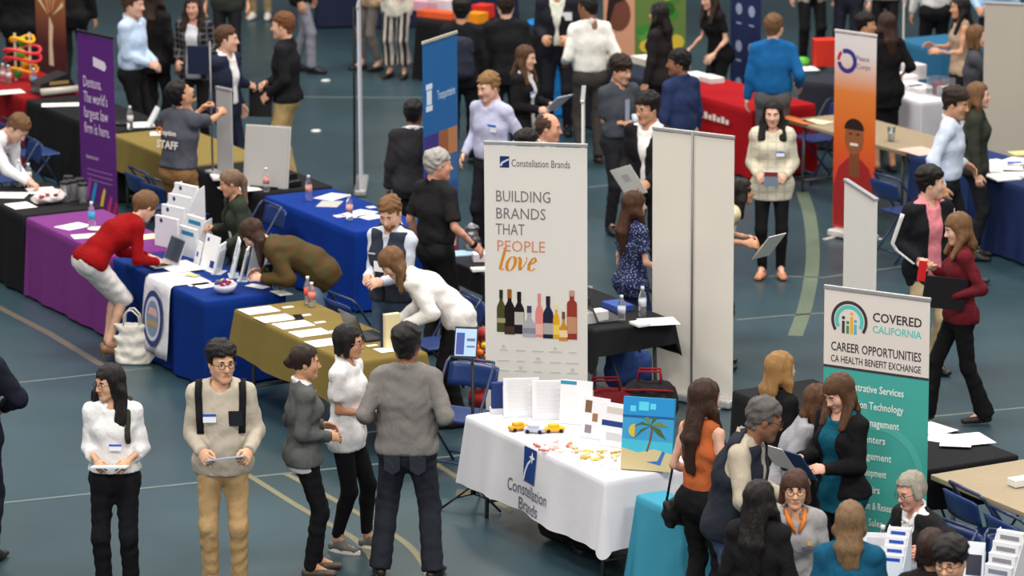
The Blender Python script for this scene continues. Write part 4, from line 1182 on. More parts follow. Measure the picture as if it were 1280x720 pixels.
# --- purple banner
r, w = banner('purple banner with white slogan and coloured strokes, behind the red-jacket woman', (96, 38), (141, 48), 2.05, mat('banner_purple', (92, 40, 120), .5, .3, noise=.03, nscale=4), rail=(50, 40, 60))
flat(r, [[(-w * .06, 1.83), (w * .25, 1.80), (w * .30, 1.755), (w * .25, 1.71), (-w * .06, 1.74)]], (225, 215, 230), 'logo_plate')
for k, s_ in enumerate(('Dentons.', "The world\u2019s", 'largest law', 'firm is here.')):
    text(r, s_, -w * .36, 1.52 - k * .150, .155, (222, 205, 232), width=w * (.50, .66, .66, .70)[k])
text(r, 'dentons.com', -w * .34, .82, .06, (205, 180, 215), width=w * .34)
for k in range(3): flat(r, [rect(-w * .32, .71 - k * .05, w * .38, .718 - k * .05)], (150, 110, 175), 'printed_rule')
for x_, z_, c_ in ((-.40, .52, (150, 70, 160)), (-.26, .48, (40, 150, 200)), (-.02, .44, (236, 190, 60)), (.16, .38, (200, 60, 120)), (.30, .34, (200, 40, 60))):
    flat(r, [[(w * x_, z_ - .14), (w * x_ + .06, z_ - .10), (w * x_ + .13, z_ + .10), (w * x_ + .10, z_ + .12), (w * x_ + .05, z_ + .02)]], c_, 'printed_stroke')
# --- blue photo banner
r, w = banner('blue banner with a transport headline and a column of photos', (528, 54), (571, 40), 2.32, mat('banner_blue', (34, 96, 158), .5, .3, noise=.04, nscale=3), rail=(200, 196, 180))
flat(r, [rect(-w / 2, .06, -w * .08, 1.46)], (66, 52, 130), 'violet_field')
text(r, 'Transportation', -w * .10, 1.76, .12, (190, 215, 235), width=w * .52)
flat(r, [rect(-w * .42, 1.68, -w * .24, 1.73), rect(-w * .42, 1.88, -w * .24, 1.93), rect(-w * .40, 1.74, -w * .26, 1.87)], (205, 220, 235), 'emblem')
cols = [(150, 90, 60), (176, 120, 80), (90, 60, 50), (60, 100, 150), (200, 90, 60), (50, 80, 130), (190, 160, 90), (100, 120, 130), (70, 60, 110), (160, 60, 70)]
for i in range(5):
    for j in range(2): flat(r, [rect(-w * .06 + j * w * .27, 1.22 - i * .26, w * .20 + j * w * .27, 1.46 - i * .26)], cols[(i * 2 + j) % 10], 'printed_photo')
for i in range(14):
    x_ = -w * .04 + random.random() * w * .46; z_ = .15 + random.random() * 1.1
    flat(r, [rect(x_, z_, x_ + .03 + .03 * random.random(), z_ + .08)], ((206, 110, 60), (220, 210, 190), (190, 50, 60), (60, 130, 190))[i % 4], 'printed_detail', y=-.0042)
# --- navy banner at the top
r, w = banner('navy banner with pale crests, standing by the leaning woman in black', (914, -66), (952, -58), 2.0, mat('banner_navy', (34, 44, 84), .5, .3, noise=.04, nscale=3))
for i in range(4):
    for j in range(2):
        flat(r, [disc(-w * .22 + j * w * .42, 1.75 - i * .42, .065, 12, rin=None)[:12], rect(-w * .30 + j * w * .42, 1.58 - i * .42, -w * .14 + j * w * .42, 1.60 - i * .42)], (150, 160, 190), 'printed_crest')
# --- dark red poster banner at the upper left
r, w = banner('dark maroon banner with a pale sunburst of figures, upper left', (43, -30), (80, -22), 1.72, gradient_mat('maroon_print', [(0, (60, 22, 26)), (.5, (84, 30, 30)), (.72, (150, 90, 60)), (1, (206, 190, 110))], 2.0), rail=(60, 56, 58))
for i in range(9):
    a = math.radians(20 + i * 17); flat(r, [[(0 + .05 * math.cos(a), 1.3 + .05 * math.sin(a)), (.30 * math.cos(a - .06), 1.3 + .5 * math.sin(a - .06)), (.30 * math.cos(a + .06), 1.3 + .5 * math.sin(a + .06))]], ((220, 206, 150), (196, 90, 60))[i % 2], 'printed_ray')
flat(r, [[(-.05, .75), (.05, .75), (.03, 1.0), (.06, 1.2), (-.02, 1.3), (-.04, 1.05)]], (226, 200, 170), 'printed_figure', y=-.004)
# --- banners seen edge on
r, w = banner('narrow banner seen edge on, standing right of the plain blue table', (450.4, 84), (448.6, 86), 1.95, mat('banner_pale', (206, 206, 222), .5, .3, noise=.02), base=False)
for ch in list(r.children): bpy.data.objects.remove(ch)
r.name = 'banner_stand'
EDGE = G(450, 246); dW = Vector((0.03, 1, 0)).normalized()
r.location = (EDGE.x, EDGE.y + .4, 0); r.rotation_euler = (0, 0, math.atan2(dW.y, dW.x) + .035)
mb = MB(); mb.box((0, 0, 1.0), (.8, .012, 1.86)); mb.build('printed_panel', plain('edge_panel', (214, 214, 228), .5), r)
mb = MB(); mb.box((0, 0, 1.95), (.81, .03, .035), bev=.006); mb.build('top_rail', plain('rail_170', (170, 170, 172), .35, .5, metal=.4), r)
mb = MB(); mb.box((0, 0, .04), (.84, .13, .07), bev=.02); mb.build('base', plain('rail_170', (170, 170, 172), .35, .5, metal=.4), r)
mb = MB(); mb.tube([(0.0, .07, .02), (0.0, .05, 1.9)], .012, 8); mb.build('support_pole', plain('pole_black', (26, 26, 30), .4), r, smooth=True)
def slab(label, px, py, zt, w, rz, col, cat='banner', th=.02, zb=.0, name='banner_stand', extra=None):
    p = G(px, py, zt); r = empty(name, (p.x, p.y, 0), rz, label, cat)
    mb = MB(); mb.box((0, 0, (zt + zb) / 2), (w, th, zt - zb)); mb.build('panel', mat('slab_%d_%d_%d' % col, col, .6, .3, noise=.03, nscale=3), r)
    mb = MB(); mb.box((0, 0, zt), (w + .01, th + .02, .025), bev=.005); mb.build('top_rail', plain('rail_170', (170, 170, 172), .35, .5, metal=.4), r)
    mb = MB(); mb.box((0, 0, .03), (w + .04, .16, .06), bev=.015); mb.build('base', plain('rail_170', (170, 170, 172), .35, .5, metal=.4), r)
    return r
slab('white banner stand seen almost edge on, behind the teal banner', 1076, 237, 1.95, .80, math.radians(-78), (214, 212, 208))
slab('thin pale banner stand seen edge on behind the tall white banner', 729, 118, 1.9, .8, math.radians(88), (222, 220, 214))
slab('grey panel stand at the upper right edge', 1290, 6, 2.05, .95, math.radians(-20), (172, 166, 156))
slab('white post-like banner stand seen edge on at the upper right', 1130, -6, 1.55, .8, math.radians(84), (206, 204, 198))
# --- printed backdrop at the top
r = slab('colourful printed backdrop with a woman with braids, at the top', 806, -60, 1.80, .95, math.radians(-8), (96, 120, 60), 'backdrop')
BKw = .95
flat(r, [rect(-BKw / 2, 1.40, BKw / 2, 1.79)], (40, 110, 190), 'blue_header', y=-.012)
flat(r, [rect(-BKw / 2, .3, -BKw * .12, 1.39)], (206, 150, 120), 'printed_field', y=-.012)
flat(r, [[(-.30 + .14 * math.cos(t), 1.08 + .20 * math.sin(t)) for t in [2 * math.pi * k / 18 for k in range(18)]]], (110, 66, 52), 'printed_face', y=-.014)
flat(r, [[(-.46, .8), (-.42, 1.25), (-.28, 1.34), (-.2, 1.26), (-.34, 1.2), (-.40, 1.0)]], (40, 28, 26), 'printed_hair', y=-.0155)
for i in range(16): flat(r, [disc(-.05 + random.random() * .48, .5 + random.random() * .85, .05 + .06 * random.random(), 8)], ((60, 130, 50), (40, 90, 40), (206, 180, 60), (90, 150, 70))[i % 4], 'printed_leaf', y=-.0125 - .0003 * i)
# ------------------------------------------------------------------ people
WHT = (226, 224, 226); BLACK = (24, 24, 27); NAVY = (30, 36, 56); KHAKI = (172, 144, 100); CHAR = (58, 57, 60)
S_FAIR = (214, 168, 146); S_TAN = (192, 142, 112); S_ASIA = (206, 160, 130); S_BROWN = (140, 96, 72); S_DARK = (96, 64, 48)
H_BLK = (22, 18, 18); H_DBR = (44, 30, 24); H_BRN = (84, 56, 36); H_LBR = (112, 80, 52); H_BLD = (150, 114, 72); H_GRY = (150, 146, 140); H_WHT = (168, 164, 158); H_GIN = (112, 70, 42)
PP = {}
HANDSHAKE = G(319, 108, 1.11)
# --- nearest people, left half
PP['white_blouse'] = person('woman in a loose white shirt and black jeans reading, long black hair, lower left', (133, 458), 1.63, 182, sex='f', skin=S_ASIA, hair=('long', H_BLK, .42, .064, 1.2), head=(46, 8),
    RH=(.06, .30, 1.07), LH=(-.10, .28, 1.07), rpose='grip', lpose='hold', top=dict(col=WHT, sleeve=.74, o=.022, hem=.05, loose=.012, wrist=.02, collar=True), bottom=dict(col=(22, 22, 26), hem=.060, o=.012), glasses=(70, 60, 60), badge=[(-.03, .24, .09, .05, (225, 228, 236), (60, 90, 180))])
PP['sweater_man'] = person('man with glasses in a beige sweater and khaki trousers wearing a black backpack', (277, 430), 1.74, 178, skin=S_ASIA, hair=('short', H_BLK, 'full'), head=(-22, 4), RH=(.10, .30, 1.03), LH=(-.17, .30, 1.03),
    rpose='grip', lpose='grip', top=dict(name='sweater', col=(178, 168, 154), o=.024, hem=-.07, neck=.074, loose=.012), bottom=dict(col=(176, 146, 104), hem=.058), glasses=(40, 34, 32), shoes=(70, 50, 40),
    badge=[(.075, .14, .088, .062, (226, 230, 236), (50, 84, 170)), (-.10, .15, .095, .105, (28, 30, 40))])
PP['grey_jacket_woman'] = person('woman in a grey jacket and black trousers with dark tied-back hair, arms folded', (383, 433), 1.62, 78, sex='f', skin=S_TAN, hair=('bun', H_DBR), head=(6, 4), RH=(.06, .26, 1.06), LH=(-.10, .25, 1.10), rpose='relax', lpose='relax',
    top=dict(name='under_shirt', col=WHT, o=.012, hem=-.10, collar=True), jacket=dict(col=(84, 86, 86), o=.024, hem=-.05, open=(.05, .02, .05, .2)), bottom=dict(col=(20, 20, 24), hem=.050), shoes=dict(col=(70, 58, 50), low=True), feet=((.09, .03, 10), (-.07, .10, -4)))
PP['polo_woman'] = person('woman in a white polo shirt and black leggings with a short black bob', (438, 408), 1.62, 112, sex='f', skin=S_TAN, hair=('bob', H_BLK, .09), head=(-10, 6), build=1.08, RH=(.0, .30, 1.10), LH=(-.12, .26, 1.06), rpose='relax', lpose='relax',
    top=dict(name='polo_shirt', col=(228, 226, 228), sleeve=.36, o=.016, hem=-.12, collar=True, neck=.066), bottom=dict(kind='leggings', col=(20, 20, 24), hem=.044, o=.006, drop=-.03), shoes=dict(col=(96, 94, 92), sole=(226, 224, 220)), glasses=(120, 80, 80), feet=((.08, -.06, 8), (-.09, .12, -6)), badge=[(-.07, .13, .035, .03, (40, 46, 80))])
PP['grey_shirt_man'] = person('broad man in a grey shirt and dark jeans standing with his back turned', (508, 408), 1.76, 6, skin=S_BROWN, hair=('short', H_BLK, 'full'), build=1.16, head=(0, 2), RH=(.24, .20, 1.10), LH=(-.24, .20, 1.06), feet=((.17, -.02, 14), (-.20, .02, -14)),
    top=dict(col=(118, 114, 112), o=.018, hem=-.03, collar=True, loose=.02, wr=.004), bottom=dict(col=(38, 41, 50), hem=.078, o=.016, drop=.03), shoes=(40, 34, 32))
PP['edge_sleeve'] = person('person in a navy suit cut off by the left edge, one elbow in view', (-36, 394), 1.76, 14, skin=S_FAIR, hair=('short', H_DBR), RH=(.08, .28, 1.04), rpole=(1, -.35, -.35), top=dict(col=WHT, tuck=True), jacket=dict(col=(26, 28, 40), o=.03), bottom=dict(col=(26, 28, 40)))
PP['red_woman'] = person('woman in a red jacket and white skirt bending over the laptop', (136, 449), 1.68, 58, 'feet', 'f', skin=S_FAIR, hair=('pony', H_LBR, .26), lean=56, head=(0, 38), hip=(0, -.10, .90), feet=((.05, .02, 6), (-.06, .06, -4)),
    RT=G(205, 328, .80), LT=G(196, 322, .80), rpose='flat', lpose='flat', rpalm=(0, 0, -1), lpalm=(0, 0, -1), top=dict(name='jacket', col=(132, 10, 14), o=.020, hem=-.05, wr=.002), bottom=dict(kind='skirt', col=(206, 202, 202), len=.47, o=.016), shoes=dict(col=(126, 92, 62), heel=.075, low=True), glasses=(50, 44, 44))
PP['green_blazer'] = person('woman in a dark green blazer with a long ponytail behind the leaflet racks', (283, 214), 1.54, 250, sex='f', lean=8, skin=S_TAN, hair=('pony', (120, 96, 78), .40), head=(8, 16), RH=(.06, .36, 1.18), LH=(-.16, .34, .98), rpose='grip',
    top=dict(col=(28, 26, 28), o=.012), jacket=dict(name='blazer', col=(48, 54, 46), o=.026, open=(.06, .03, .05, .26)), bottom=dict(col=BLACK), badge=[(-.05, .30, .075, .10, (206, 214, 206))])
PP['plaid_woman'] = person('woman in a brown and green checked sweater bending forward, dark hair falling', (402, 342), 1.66, 268, 'hip', 'f', skin=S_FAIR, hair=('long', (58, 38, 28), .34, .058, 1.1), lean=64, head=(0, 50), RH=(.12, .62, .92), LH=(-.12, .60, .92),
    top=dict(name='sweater', mat=pattern_mat('brown_tweed', ((80, 58, 34), (66, 62, 38)), 'noise', 16), o=.034, hem=-.12, loose=.02), bottom=dict(col=(120, 146, 180), hem=.055))
PP['vest_man'] = person('bearded man in a navy vest over pale blue sleeves, looking down at his hands', (484, 250), 1.74, 212, skin=S_FAIR, hair=('short', (118, 84, 52)), beard=(130, 80, 46), head=(-10, 26), RH=(.05, .32, 1.12), LH=(-.04, .36, 1.10), rpose='grip', lpose='grip',
    top=dict(col=(196, 204, 218), o=.016, collar=True, tuck=True), jacket=dict(name='vest', col=(48, 54, 68), sleeve=0, cap=.025, o=.034, hem=-.02, open=(.032, .006, .004, .10)), bottom=dict(col=(62, 80, 104)), badge=[(.02, .22, .115, .085, (228, 230, 232)), (.10, .12, .07, .012, (190, 195, 205))])
PP['blazer_woman'] = person('woman in a white blazer with long light brown hair bending to the table', (570, 395), 1.68, 262, 'hip', 'f', skin=S_FAIR, hair=('long', H_LBR, .30, .056, 1.1), lean=52, head=(0, 44), RH=(.18, .52, .80), LH=(-.10, .50, .86), rpalm=(0, 0, -1),
    top=dict(col=(40, 38, 30), o=.012), jacket=dict(name='blazer', col=(226, 222, 220), o=.030, hem=-.14, open=(.08, .06, .09, .22)), bottom=dict(col=(26, 24, 24), hem=.06))
PP['white_hair_man'] = person('white-haired man in a black polo shirt and black trousers', (549, 187), 1.78, 48, skin=(206, 150, 128), hair=('short', H_WHT), head=(28, 4), build=1.06, RH=(.34, .20, .92), LH=(-.26, .10, .86), rpose='relax',
    top=dict(name='polo_shirt', col=(32, 31, 33), sleeve=.42, o=.018, tuck=True, collar=True, loose=.012), bottom=dict(col=(28, 28, 30)))
# --- second depth, centre
PP['violet_shirt'] = person('blond young man in a pale violet shirt with a name tag', (607, 92), 1.80, 218, skin=S_FAIR, hair=('short', (140, 106, 66)), head=(12, 14), LH=(-.26, .12, .92), RH=(.24, .16, .92), top=dict(col=(184, 186, 214), o=.018, tuck=True, collar=True, loose=.012), bottom=dict(col=(34, 34, 40)), badge=[(-.10, .15, .10, .07, (226, 232, 240), (60, 100, 190))])
PP['suit_back'] = person('man in a charcoal suit from behind, left of the blue photo banner', (517, 125), 1.66, 4, skin=S_BROWN, hair=('short', H_BLK), head=(14, 0), top=dict(col=WHT, tuck=True, collar=True), jacket=dict(col=(46, 45, 48)), bottom=dict(col=(40, 39, 42)))
PP['backpack_man'] = person('man in black with a dark backpack at the far table', (577, -2), 1.76, 6, skin=S_TAN, hair=('short', H_BLK, 'full'), top=dict(name='jacket', col=(28, 28, 32), o=.022, hem=-.10), bottom=dict(col=(24, 25, 30)))
PP['black_suit_far'] = person('person in a black suit from behind, right of the blue photo banner', (632, -8), 1.78, 350, skin=S_FAIR, hair=('short', H_DBR), top=dict(col=WHT, tuck=True), jacket=dict(col=(30, 30, 33), o=.03), bottom=dict(col=(28, 28, 31)))
PP['paper_woman'] = person('woman with long brown hair in a black jacket reading a blue leaflet', (660, 58), 1.66, 120, sex='f', skin=S_FAIR, hair=('long', H_BRN, .34), head=(-6, 10), RH=(.10, .34, 1.10), LH=(-.12, .32, 1.12), rpose='grip', lpose='grip',
    top=dict(col=(200, 196, 196), o=.012), jacket=dict(col=(28, 26, 28), open=(.05, .03, .05, .2)), bottom=dict(col=BLACK), badge=[(.09, .16, .085, .06, (226, 230, 238), (80, 110, 190))])
PP['tag_suit'] = person('man in a dark suit with a white tag, head beyond the top edge', (697, -36), 1.82, 186, skin=S_TAN, hair=('short', H_DBR), RH=(.10, .32, 1.06), LH=(-.10, .32, 1.06), top=dict(col=(224, 228, 214), tuck=True, collar=True), jacket=dict(col=(32, 33, 42)), bottom=dict(col=(32, 33, 42)), badge=[(-.11, .12, .10, .085, (230, 230, 236))])
PP['white_back'] = person('man in a white shirt and charcoal trousers seen from behind', (733, -6), 1.80, 344, skin=S_BROWN, hair=('crop', H_BLK), head=(-30, 8), RH=(.22, .20, 1.0), LH=(-.20, .26, 1.02), top=dict(col=(232, 230, 224), o=.020, tuck=True, collar=True, loose=.012), bottom=dict(col=(66, 62, 60), hem=.062), shoes=(74, 46, 30))
PP['tie_boy'] = person('young man in a dark grey short-sleeved shirt and pale tie', (779, 72), 1.74, 148, skin=(196, 146, 122), hair=('short', H_DBR, 'full', .045), head=(-16, 12), RH=(-.02, .26, 1.12), LH=(-.20, .18, .92), rpose='grip', top=dict(col=(66, 70, 78), sleeve=.42, o=.022, tuck=True, collar=True, loose=.012), bottom=dict(col=(34, 34, 38)), badge=[(0, .26, .05, .40, (140, 150, 172)), ])
PP['certificate_man'] = person('man with glasses in a black suit holding up a white sheet', (807, 118), 1.80, 210, skin=(196, 144, 116), hair=('short', H_BLK, 'full'), head=(18, 8), RH=(.10, .34, 1.06), LH=(-.12, .36, .98), rpose='grip', lpose='grip', top=dict(col=WHT, tuck=True, collar=True), jacket=dict(col=(28, 27, 29)), bottom=dict(col=(26, 25, 27)), glasses=(50, 40, 36), badge=[(0, .22, .045, .26, (34, 34, 40))])
PP['navy_shirt'] = person('man in a navy shirt and khaki trousers beside the bright red tablecloth', (847, 62), 1.76, 318, skin=S_BROWN, hair=('short', H_BLK), head=(-36, 4), top=dict(col=(40, 52, 88), o=.020, tuck=True, collar=True, loose=.012), bottom=dict(col=(150, 124, 90)))
PP['leaning_black'] = person('woman in a black top with long dark hair leaning on the far table', (884, -14), 1.62, 238, sex='f', skin=S_FAIR, hair=('straight', H_DBR, .36), lean=12, head=(0, 14), RH=(.24, .34, .92), LH=(-.20, .30, .90), rpose='flat', lpose='flat', top=dict(name='top', col=(24, 23, 25), sleeve=.34, o=.014, hem=-.1), bottom=dict(col=(26, 26, 30)))
PP['backdrop_person'] = person('dark-haired person in black in front of the printed backdrop', (823, 4), 1.70, 300, sex='f', skin=S_TAN, hair=('straight', H_BLK, .30), top=dict(name='jacket', col=(36, 32, 34), o=.022), bottom=dict(col=BLACK))
PP['blue_shirt'] = person('man in a bright blue shirt and grey trousers seen from behind', (968, 18), 1.78, 4, skin=S_FAIR, hair=('short', H_LBR), head=(26, 0), build=1.06, RH=(.27, .18, .98), top=dict(col=(26, 92, 150), o=.022, tuck=True, collar=True, loose=.02), bottom=dict(col=(88, 88, 90), hem=.065))
PP['cream_jacket'] = person('woman in a cream checked jacket and black leggings, long black hair', (966, 127), 1.66, 186, sex='f', skin=(220, 172, 150), hair=('straight', H_BLK, .30), head=(0, 8), RH=(.10, .26, 1.02), LH=(-.10, .27, 1.02), rpose='grip', lpose='grip',
    top=dict(name='jacket', mat=pattern_mat('cream_check', ((204, 196, 178), (190, 182, 164)), 'plaid', 4), o=.030, hem=-.14, loose=.01), bottom=dict(kind='leggings', col=(22, 22, 25), hem=.046, o=.006), shoes=dict(col=(190, 130, 96), low=True), feet=((.09, .02, 12), (-.09, .0, -12)), badge=[(-.08, .16, .08, .05, (220, 225, 235), (60, 100, 180))])
# --- right side
PP['track_jacket'] = person('young man in a black track jacket with white sleeve stripes over a pink polo', (1165, 210), 1.74, 152, skin=S_FAIR, hair=('short', H_BLK, 'full'), head=(-58, 2), RH=(.16, .22, .98), LH=(-.14, .30, 1.04), rpose='grip', lpose='grip', top=dict(name='polo_shirt', col=(206, 126, 136), o=.012, collar=True), jacket=dict(col=(26, 27, 32), o=.026, hem=-.14, open=(.07, .06, .07, .24)), bottom=dict(col=(186, 166, 134)))
PP['maroon_woman'] = person('woman in a maroon top and flared black trousers striding with a black folder', (1192, 268), 1.70, 262, sex='f', skin=S_FAIR, hair=('long', H_LBR, .26, .056, 1.1), head=(0, 16), RH=(.02, .26, 1.34), LH=(-.17, .20, 1.08), rpose='fist', lpose='grip', feet=((.06, .26, 4), (-.06, -.20, -6)),
    top=dict(name='blouse', col=(92, 26, 34), o=.016, hem=-.06), bottom=dict(col=(22, 21, 24), hem=.082, o=.008, drop=.03), shoes=dict(col=(30, 26, 26), low=True))
PP['white_shirt_walk'] = person('man in a pale blue shirt and black trousers walking past the navy tables', (1199, 112), 1.82, 108, skin=S_TAN, hair=('short', H_DBR, 'full'), head=(6, 12), lean=4, RH=(.25, .04, .84), LH=(-.22, .20, 1.0), top=dict(col=(200, 210, 230), o=.020, tuck=True, collar=True, loose=.012), bottom=dict(col=(28, 28, 33)), feet=((.09, -.16, 4), (-.09, .20, -4)))
PP['olive_woman'] = person('woman with light brown hair in a dark olive jacket, right of the pale blue shirt', (1224, 104), 1.68, 100, sex='f', skin=S_FAIR, hair=('long', H_LBR, .22), top=dict(name='jacket', col=(52, 54, 46), o=.026), bottom=dict(col=(30, 30, 34)))
PP['grey_top_woman'] = person('woman in a charcoal top reaching across the table at the upper right', (1222, 32), 1.68, 98, sex='f', skin=S_FAIR, hair=('bob', H_LBR, .12), RH=(.10, .50, 1.06), LH=(-.12, .44, 1.04), top=dict(col=(70, 72, 80), o=.022, sleeve=.7, hem=-.1), bottom=dict(col=(32, 32, 36)))
PP['gesturing_woman'] = person('woman with very long black hair gesturing in a sleeveless beige top', (1199, -4), 1.66, 262, sex='f', skin=S_TAN, hair=('straight', H_BLK, .38), head=(0, 4), RH=(.10, .40, 1.20), LH=(-.14, .38, 1.16), top=dict(col=(170, 146, 126), sleeve=0, o=.012), bottom=dict(col=(30, 28, 30)))
PP['black_dress_back'] = person('woman in a black dress with brown hair behind the orange banner', (1108, 16), 1.70, 334, sex='f', skin=S_TAN, hair=('long', (58, 36, 28), .30), RH=(.22, .16, .98), top=dict(name='dress_top', col=(24, 23, 25), sleeve=.7, o=.018, hem=-.2), bottom=dict(kind='skirt', col=(24, 23, 25), len=.46, flare=.03))
PP['banner_peek'] = person('dark-haired person in black, face just above the orange banner', (1083, 18), 1.60, 108, skin=S_TAN, hair=('short', H_BLK, 'full'), top=dict(col=(30, 28, 30)), bottom=dict(col=BLACK))
PP['trousers_white'] = person('man in a pale shirt and black trousers cut by the top edge, upper right', (1170, -78), 1.80, 356, skin=S_TAN, hair=('short', H_BLK), top=dict(col=(214, 212, 210), tuck=True, o=.02), bottom=dict(col=(24, 24, 27)))
PP['far_right_blue'] = person('person in a pale blue shirt at the upper right, beyond the grey-topped woman', (1246, -66), 1.78, 190, skin=S_TAN, hair=('short', H_DBR), RH=(.16, .28, 1.06), top=dict(col=(150, 180, 210), o=.02, tuck=True), bottom=dict(col=(28, 30, 40)))
PP['beige_suit_far'] = person('person in a beige jacket and black trousers at the top, left of the orange banner', (1016, -98), 1.78, 170, skin=S_FAIR, hair=('short', H_BRN), top=dict(col=(40, 40, 44)), jacket=dict(col=(170, 158, 144), o=.028), bottom=dict(col=(26, 26, 29)))
PP['pale_shirt_far'] = person('man in a pale blue shirt at the top, above the orange banner', (1062, -92), 1.80, 200, skin=S_FAIR, hair=('short', H_BRN), RH=(.2, .24, 1.0), top=dict(col=(170, 186, 214), tuck=True, o=.02), bottom=dict(col=(30, 32, 44)))
PP['cream_far'] = person('woman in a cream blouse at the top, right of the orange banner', (1108, -88), 1.68, 190, sex='f', skin=S_FAIR, hair=('long', H_DBR, .3), top=dict(col=(206, 194, 172), o=.022), bottom=dict(col=(30, 28, 30)), badge=[(-.09, .2, .03, .34, (120, 34, 40))])
# --- around the centre right
PP['navy_dress'] = person('woman with very long brown hair in a navy dotted dress between the banners', (794, 240), 1.58, 58, sex='f', skin=S_FAIR, hair=('straight', (70, 42, 28), .44, .056, 1.1), head=(12, 2), RH=(.18, .30, .98), top=dict(name='dress_top', mat=pattern_mat('navy_dots', ((34, 42, 78), (150, 156, 180)), 'dots', 60), sleeve=.34, o=.016, hem=-.12), bottom=dict(kind='skirt', col=(34, 42, 78), len=.46, flare=.03))
PP['royal_blue_shirt'] = person('person in a royal blue shirt half hidden by the blank white banner, holding a sheet', (899, 200), 1.76, 94, skin=S_TAN, hair=('short', H_BLK), RH=(.14, .34, 1.08), LH=(-.02, .34, 1.08), rpose='grip', lpose='grip', top=dict(col=(28, 84, 176), sleeve=.44, o=.024, hem=-.1), bottom=dict(col=(34, 34, 38)))
PP['pale_top_behind'] = person('dark-haired woman in a pale yellow top just behind the blank white banner', (928, 224), 1.56, 80, sex='f', lean=38, skin=S_TAN, hair=('straight', H_BLK, .30), top=dict(col=(206, 196, 160), o=.016, sleeve=.4), bottom=dict(col=(40, 40, 46)))
PP['halter_woman'] = person('woman in an orange halter top and black trousers with very long dark hair', (884, 475), 1.70, 44, sex='f', skin=S_FAIR, hair=('straight', (56, 36, 28), .50, .056, 1.0), head=(16, 6), RH=(.18, .24, .98), LH=(-.16, .26, 1.0), top=dict(name='halter_top', col=(178, 94, 52), sleeve=0, o=.008, tuck=True), bottom=dict(col=(24, 23, 26), hem=.085, o=.010, drop=.03))
PP['vest_elder'] = person('man with glasses in a dark quilted vest over a beige shirt, grey curly hair', (964, 500), 1.78, 108, lean=13, hfwd=.05, skin=(128, 88, 66), hair=('short', (90, 86, 84)), head=(-22, 18), build=1.22, belly=.06, RH=(.12, .42, 1.04), LH=(-.14, .40, 1.04), rpole=(.8, -.5, -.4), rpose='grip', lpose='grip',
    top=dict(col=(168, 158, 142), o=.020, tuck=True, collar=True), jacket=dict(name='vest', col=(38, 42, 52), sleeve=0, o=.034, hem=-.08, open=(.06, .05, .05, .2)), bottom=dict(col=(66, 84, 112), hem=.07, o=.014), glasses=(40, 36, 36))
PP['blonde_black'] = person('blonde woman in black seen from behind, beside the black table', (977, 441), 1.64, 62, sex='f', skin=S_FAIR, hair=('long', (150, 112, 66), .24, .056, 1.08), top=dict(name='top', col=(24, 23, 25), o=.018), bottom=dict(col=BLACK))
PP['grey_blazer_hidden'] = person('person in a pale grey blazer behind the reading woman, only a shoulder in view', (1030, 484), 1.54, 96, sex='f', lean=22, skin=S_FAIR, hair=('long', H_BRN, .2), head=(0, 20), top=dict(col=BLACK), jacket=dict(col=(150, 150, 156), o=.03), bottom=dict(col=BLACK))
PP['reading_woman'] = person('woman in a black cardigan over teal with long brown hair reading a folder', (1040, 473), 1.68, 232, sex='f', skin=(214, 164, 142), hair=('long', H_BRN, .28, .054, 1.05), head=(4, 28), build=1.12, RH=(.12, .34, 1.17), LH=(-.10, .36, 1.15), rpose='grip', lpose='grip',
    top=dict(col=(14, 78, 98), o=.014, hem=-.14, neck=.078), jacket=dict(name='cardigan', col=(22, 21, 23), o=.026, hem=-.02, open=(.08, .08, .10, .2)), bottom=dict(col=BLACK))
PP['dark_hair_front'] = person('woman in black with very long black hair, back turned, at the bottom edge', (951, 601), 1.60, 18, sex='f', skin=S_TAN, hair=('straight', (26, 20, 20), .52, .056, 1.12), head=(20, 0), top=dict(name='top', col=(26, 25, 27), o=.02), bottom=dict(col=BLACK))
PP['orange_collar'] = person('woman with glasses in a grey shirt with an orange collar', (994, 590), 1.58, 176, sex='f', skin=(210, 164, 134), hair=('bob', (70, 44, 34), .08, .045), head=(6, 2), top=dict(col=(150, 148, 150), o=.020, neck=.082, hem=-.1, collar=True), jacket=None, bottom=dict(col=(30, 30, 34)), glasses=(60, 44, 40), badge=[(-.085, .16, .10, .02, (90, 96, 120)), (-.08, .13, .025, .025, (224, 170, 60)), (.10, .20, .06, .10, (226, 226, 226))])
PP['teal_back'] = person('woman in a teal top with ash blonde hair clipped back, at the bottom edge', (1063, 628), 1.62, 8, sex='f', skin=S_FAIR, hair=('half', (122, 96, 70), .26, .056, 1.0), build=1.1, top=dict(name='top', col=(20, 76, 104), o=.022, hem=-.1), bottom=dict(col=BLACK))
PP['grey_hair_woman'] = person('grey-haired woman with glasses in a black jacket seated behind the leaflets', (1134, 594), 1.62, 236, sex='f', skin=(206, 150, 130), hair=('bob', (158, 150, 138), .03), seat=True, lean=12, head=(0, 16), RH=(.18, .46, .84), LH=(-.26, .34, .84), lpole=(-.8, -.3, -.3), top=dict(col=WHT, o=.014, collar=True), jacket=dict(col=(32, 31, 33), o=.03, open=(.07, .05, .06, .24)), bottom=dict(col=BLACK), glasses=(50, 54, 74))
PP['dark_hair_low'] = person('dark-haired person in black at the bottom edge, behind the man with thick glasses', (1166, 662), 1.62, 10, sex='f', skin=S_TAN, hair=('bob', (48, 30, 26), .08), top=dict(name='top', col=(26, 24, 26), o=.02), bottom=dict(col=BLACK))
PP['glasses_low'] = person('black-haired man with thick glasses, face just above the bottom edge', (1187, 677), 1.66, 196, skin=(206, 156, 130), hair=('short', (20, 17, 17), 'full', .042), head=(10, 10), top=dict(col=(40, 42, 52), o=.02), bottom=dict(col=BLACK), glasses=(30, 26, 26))
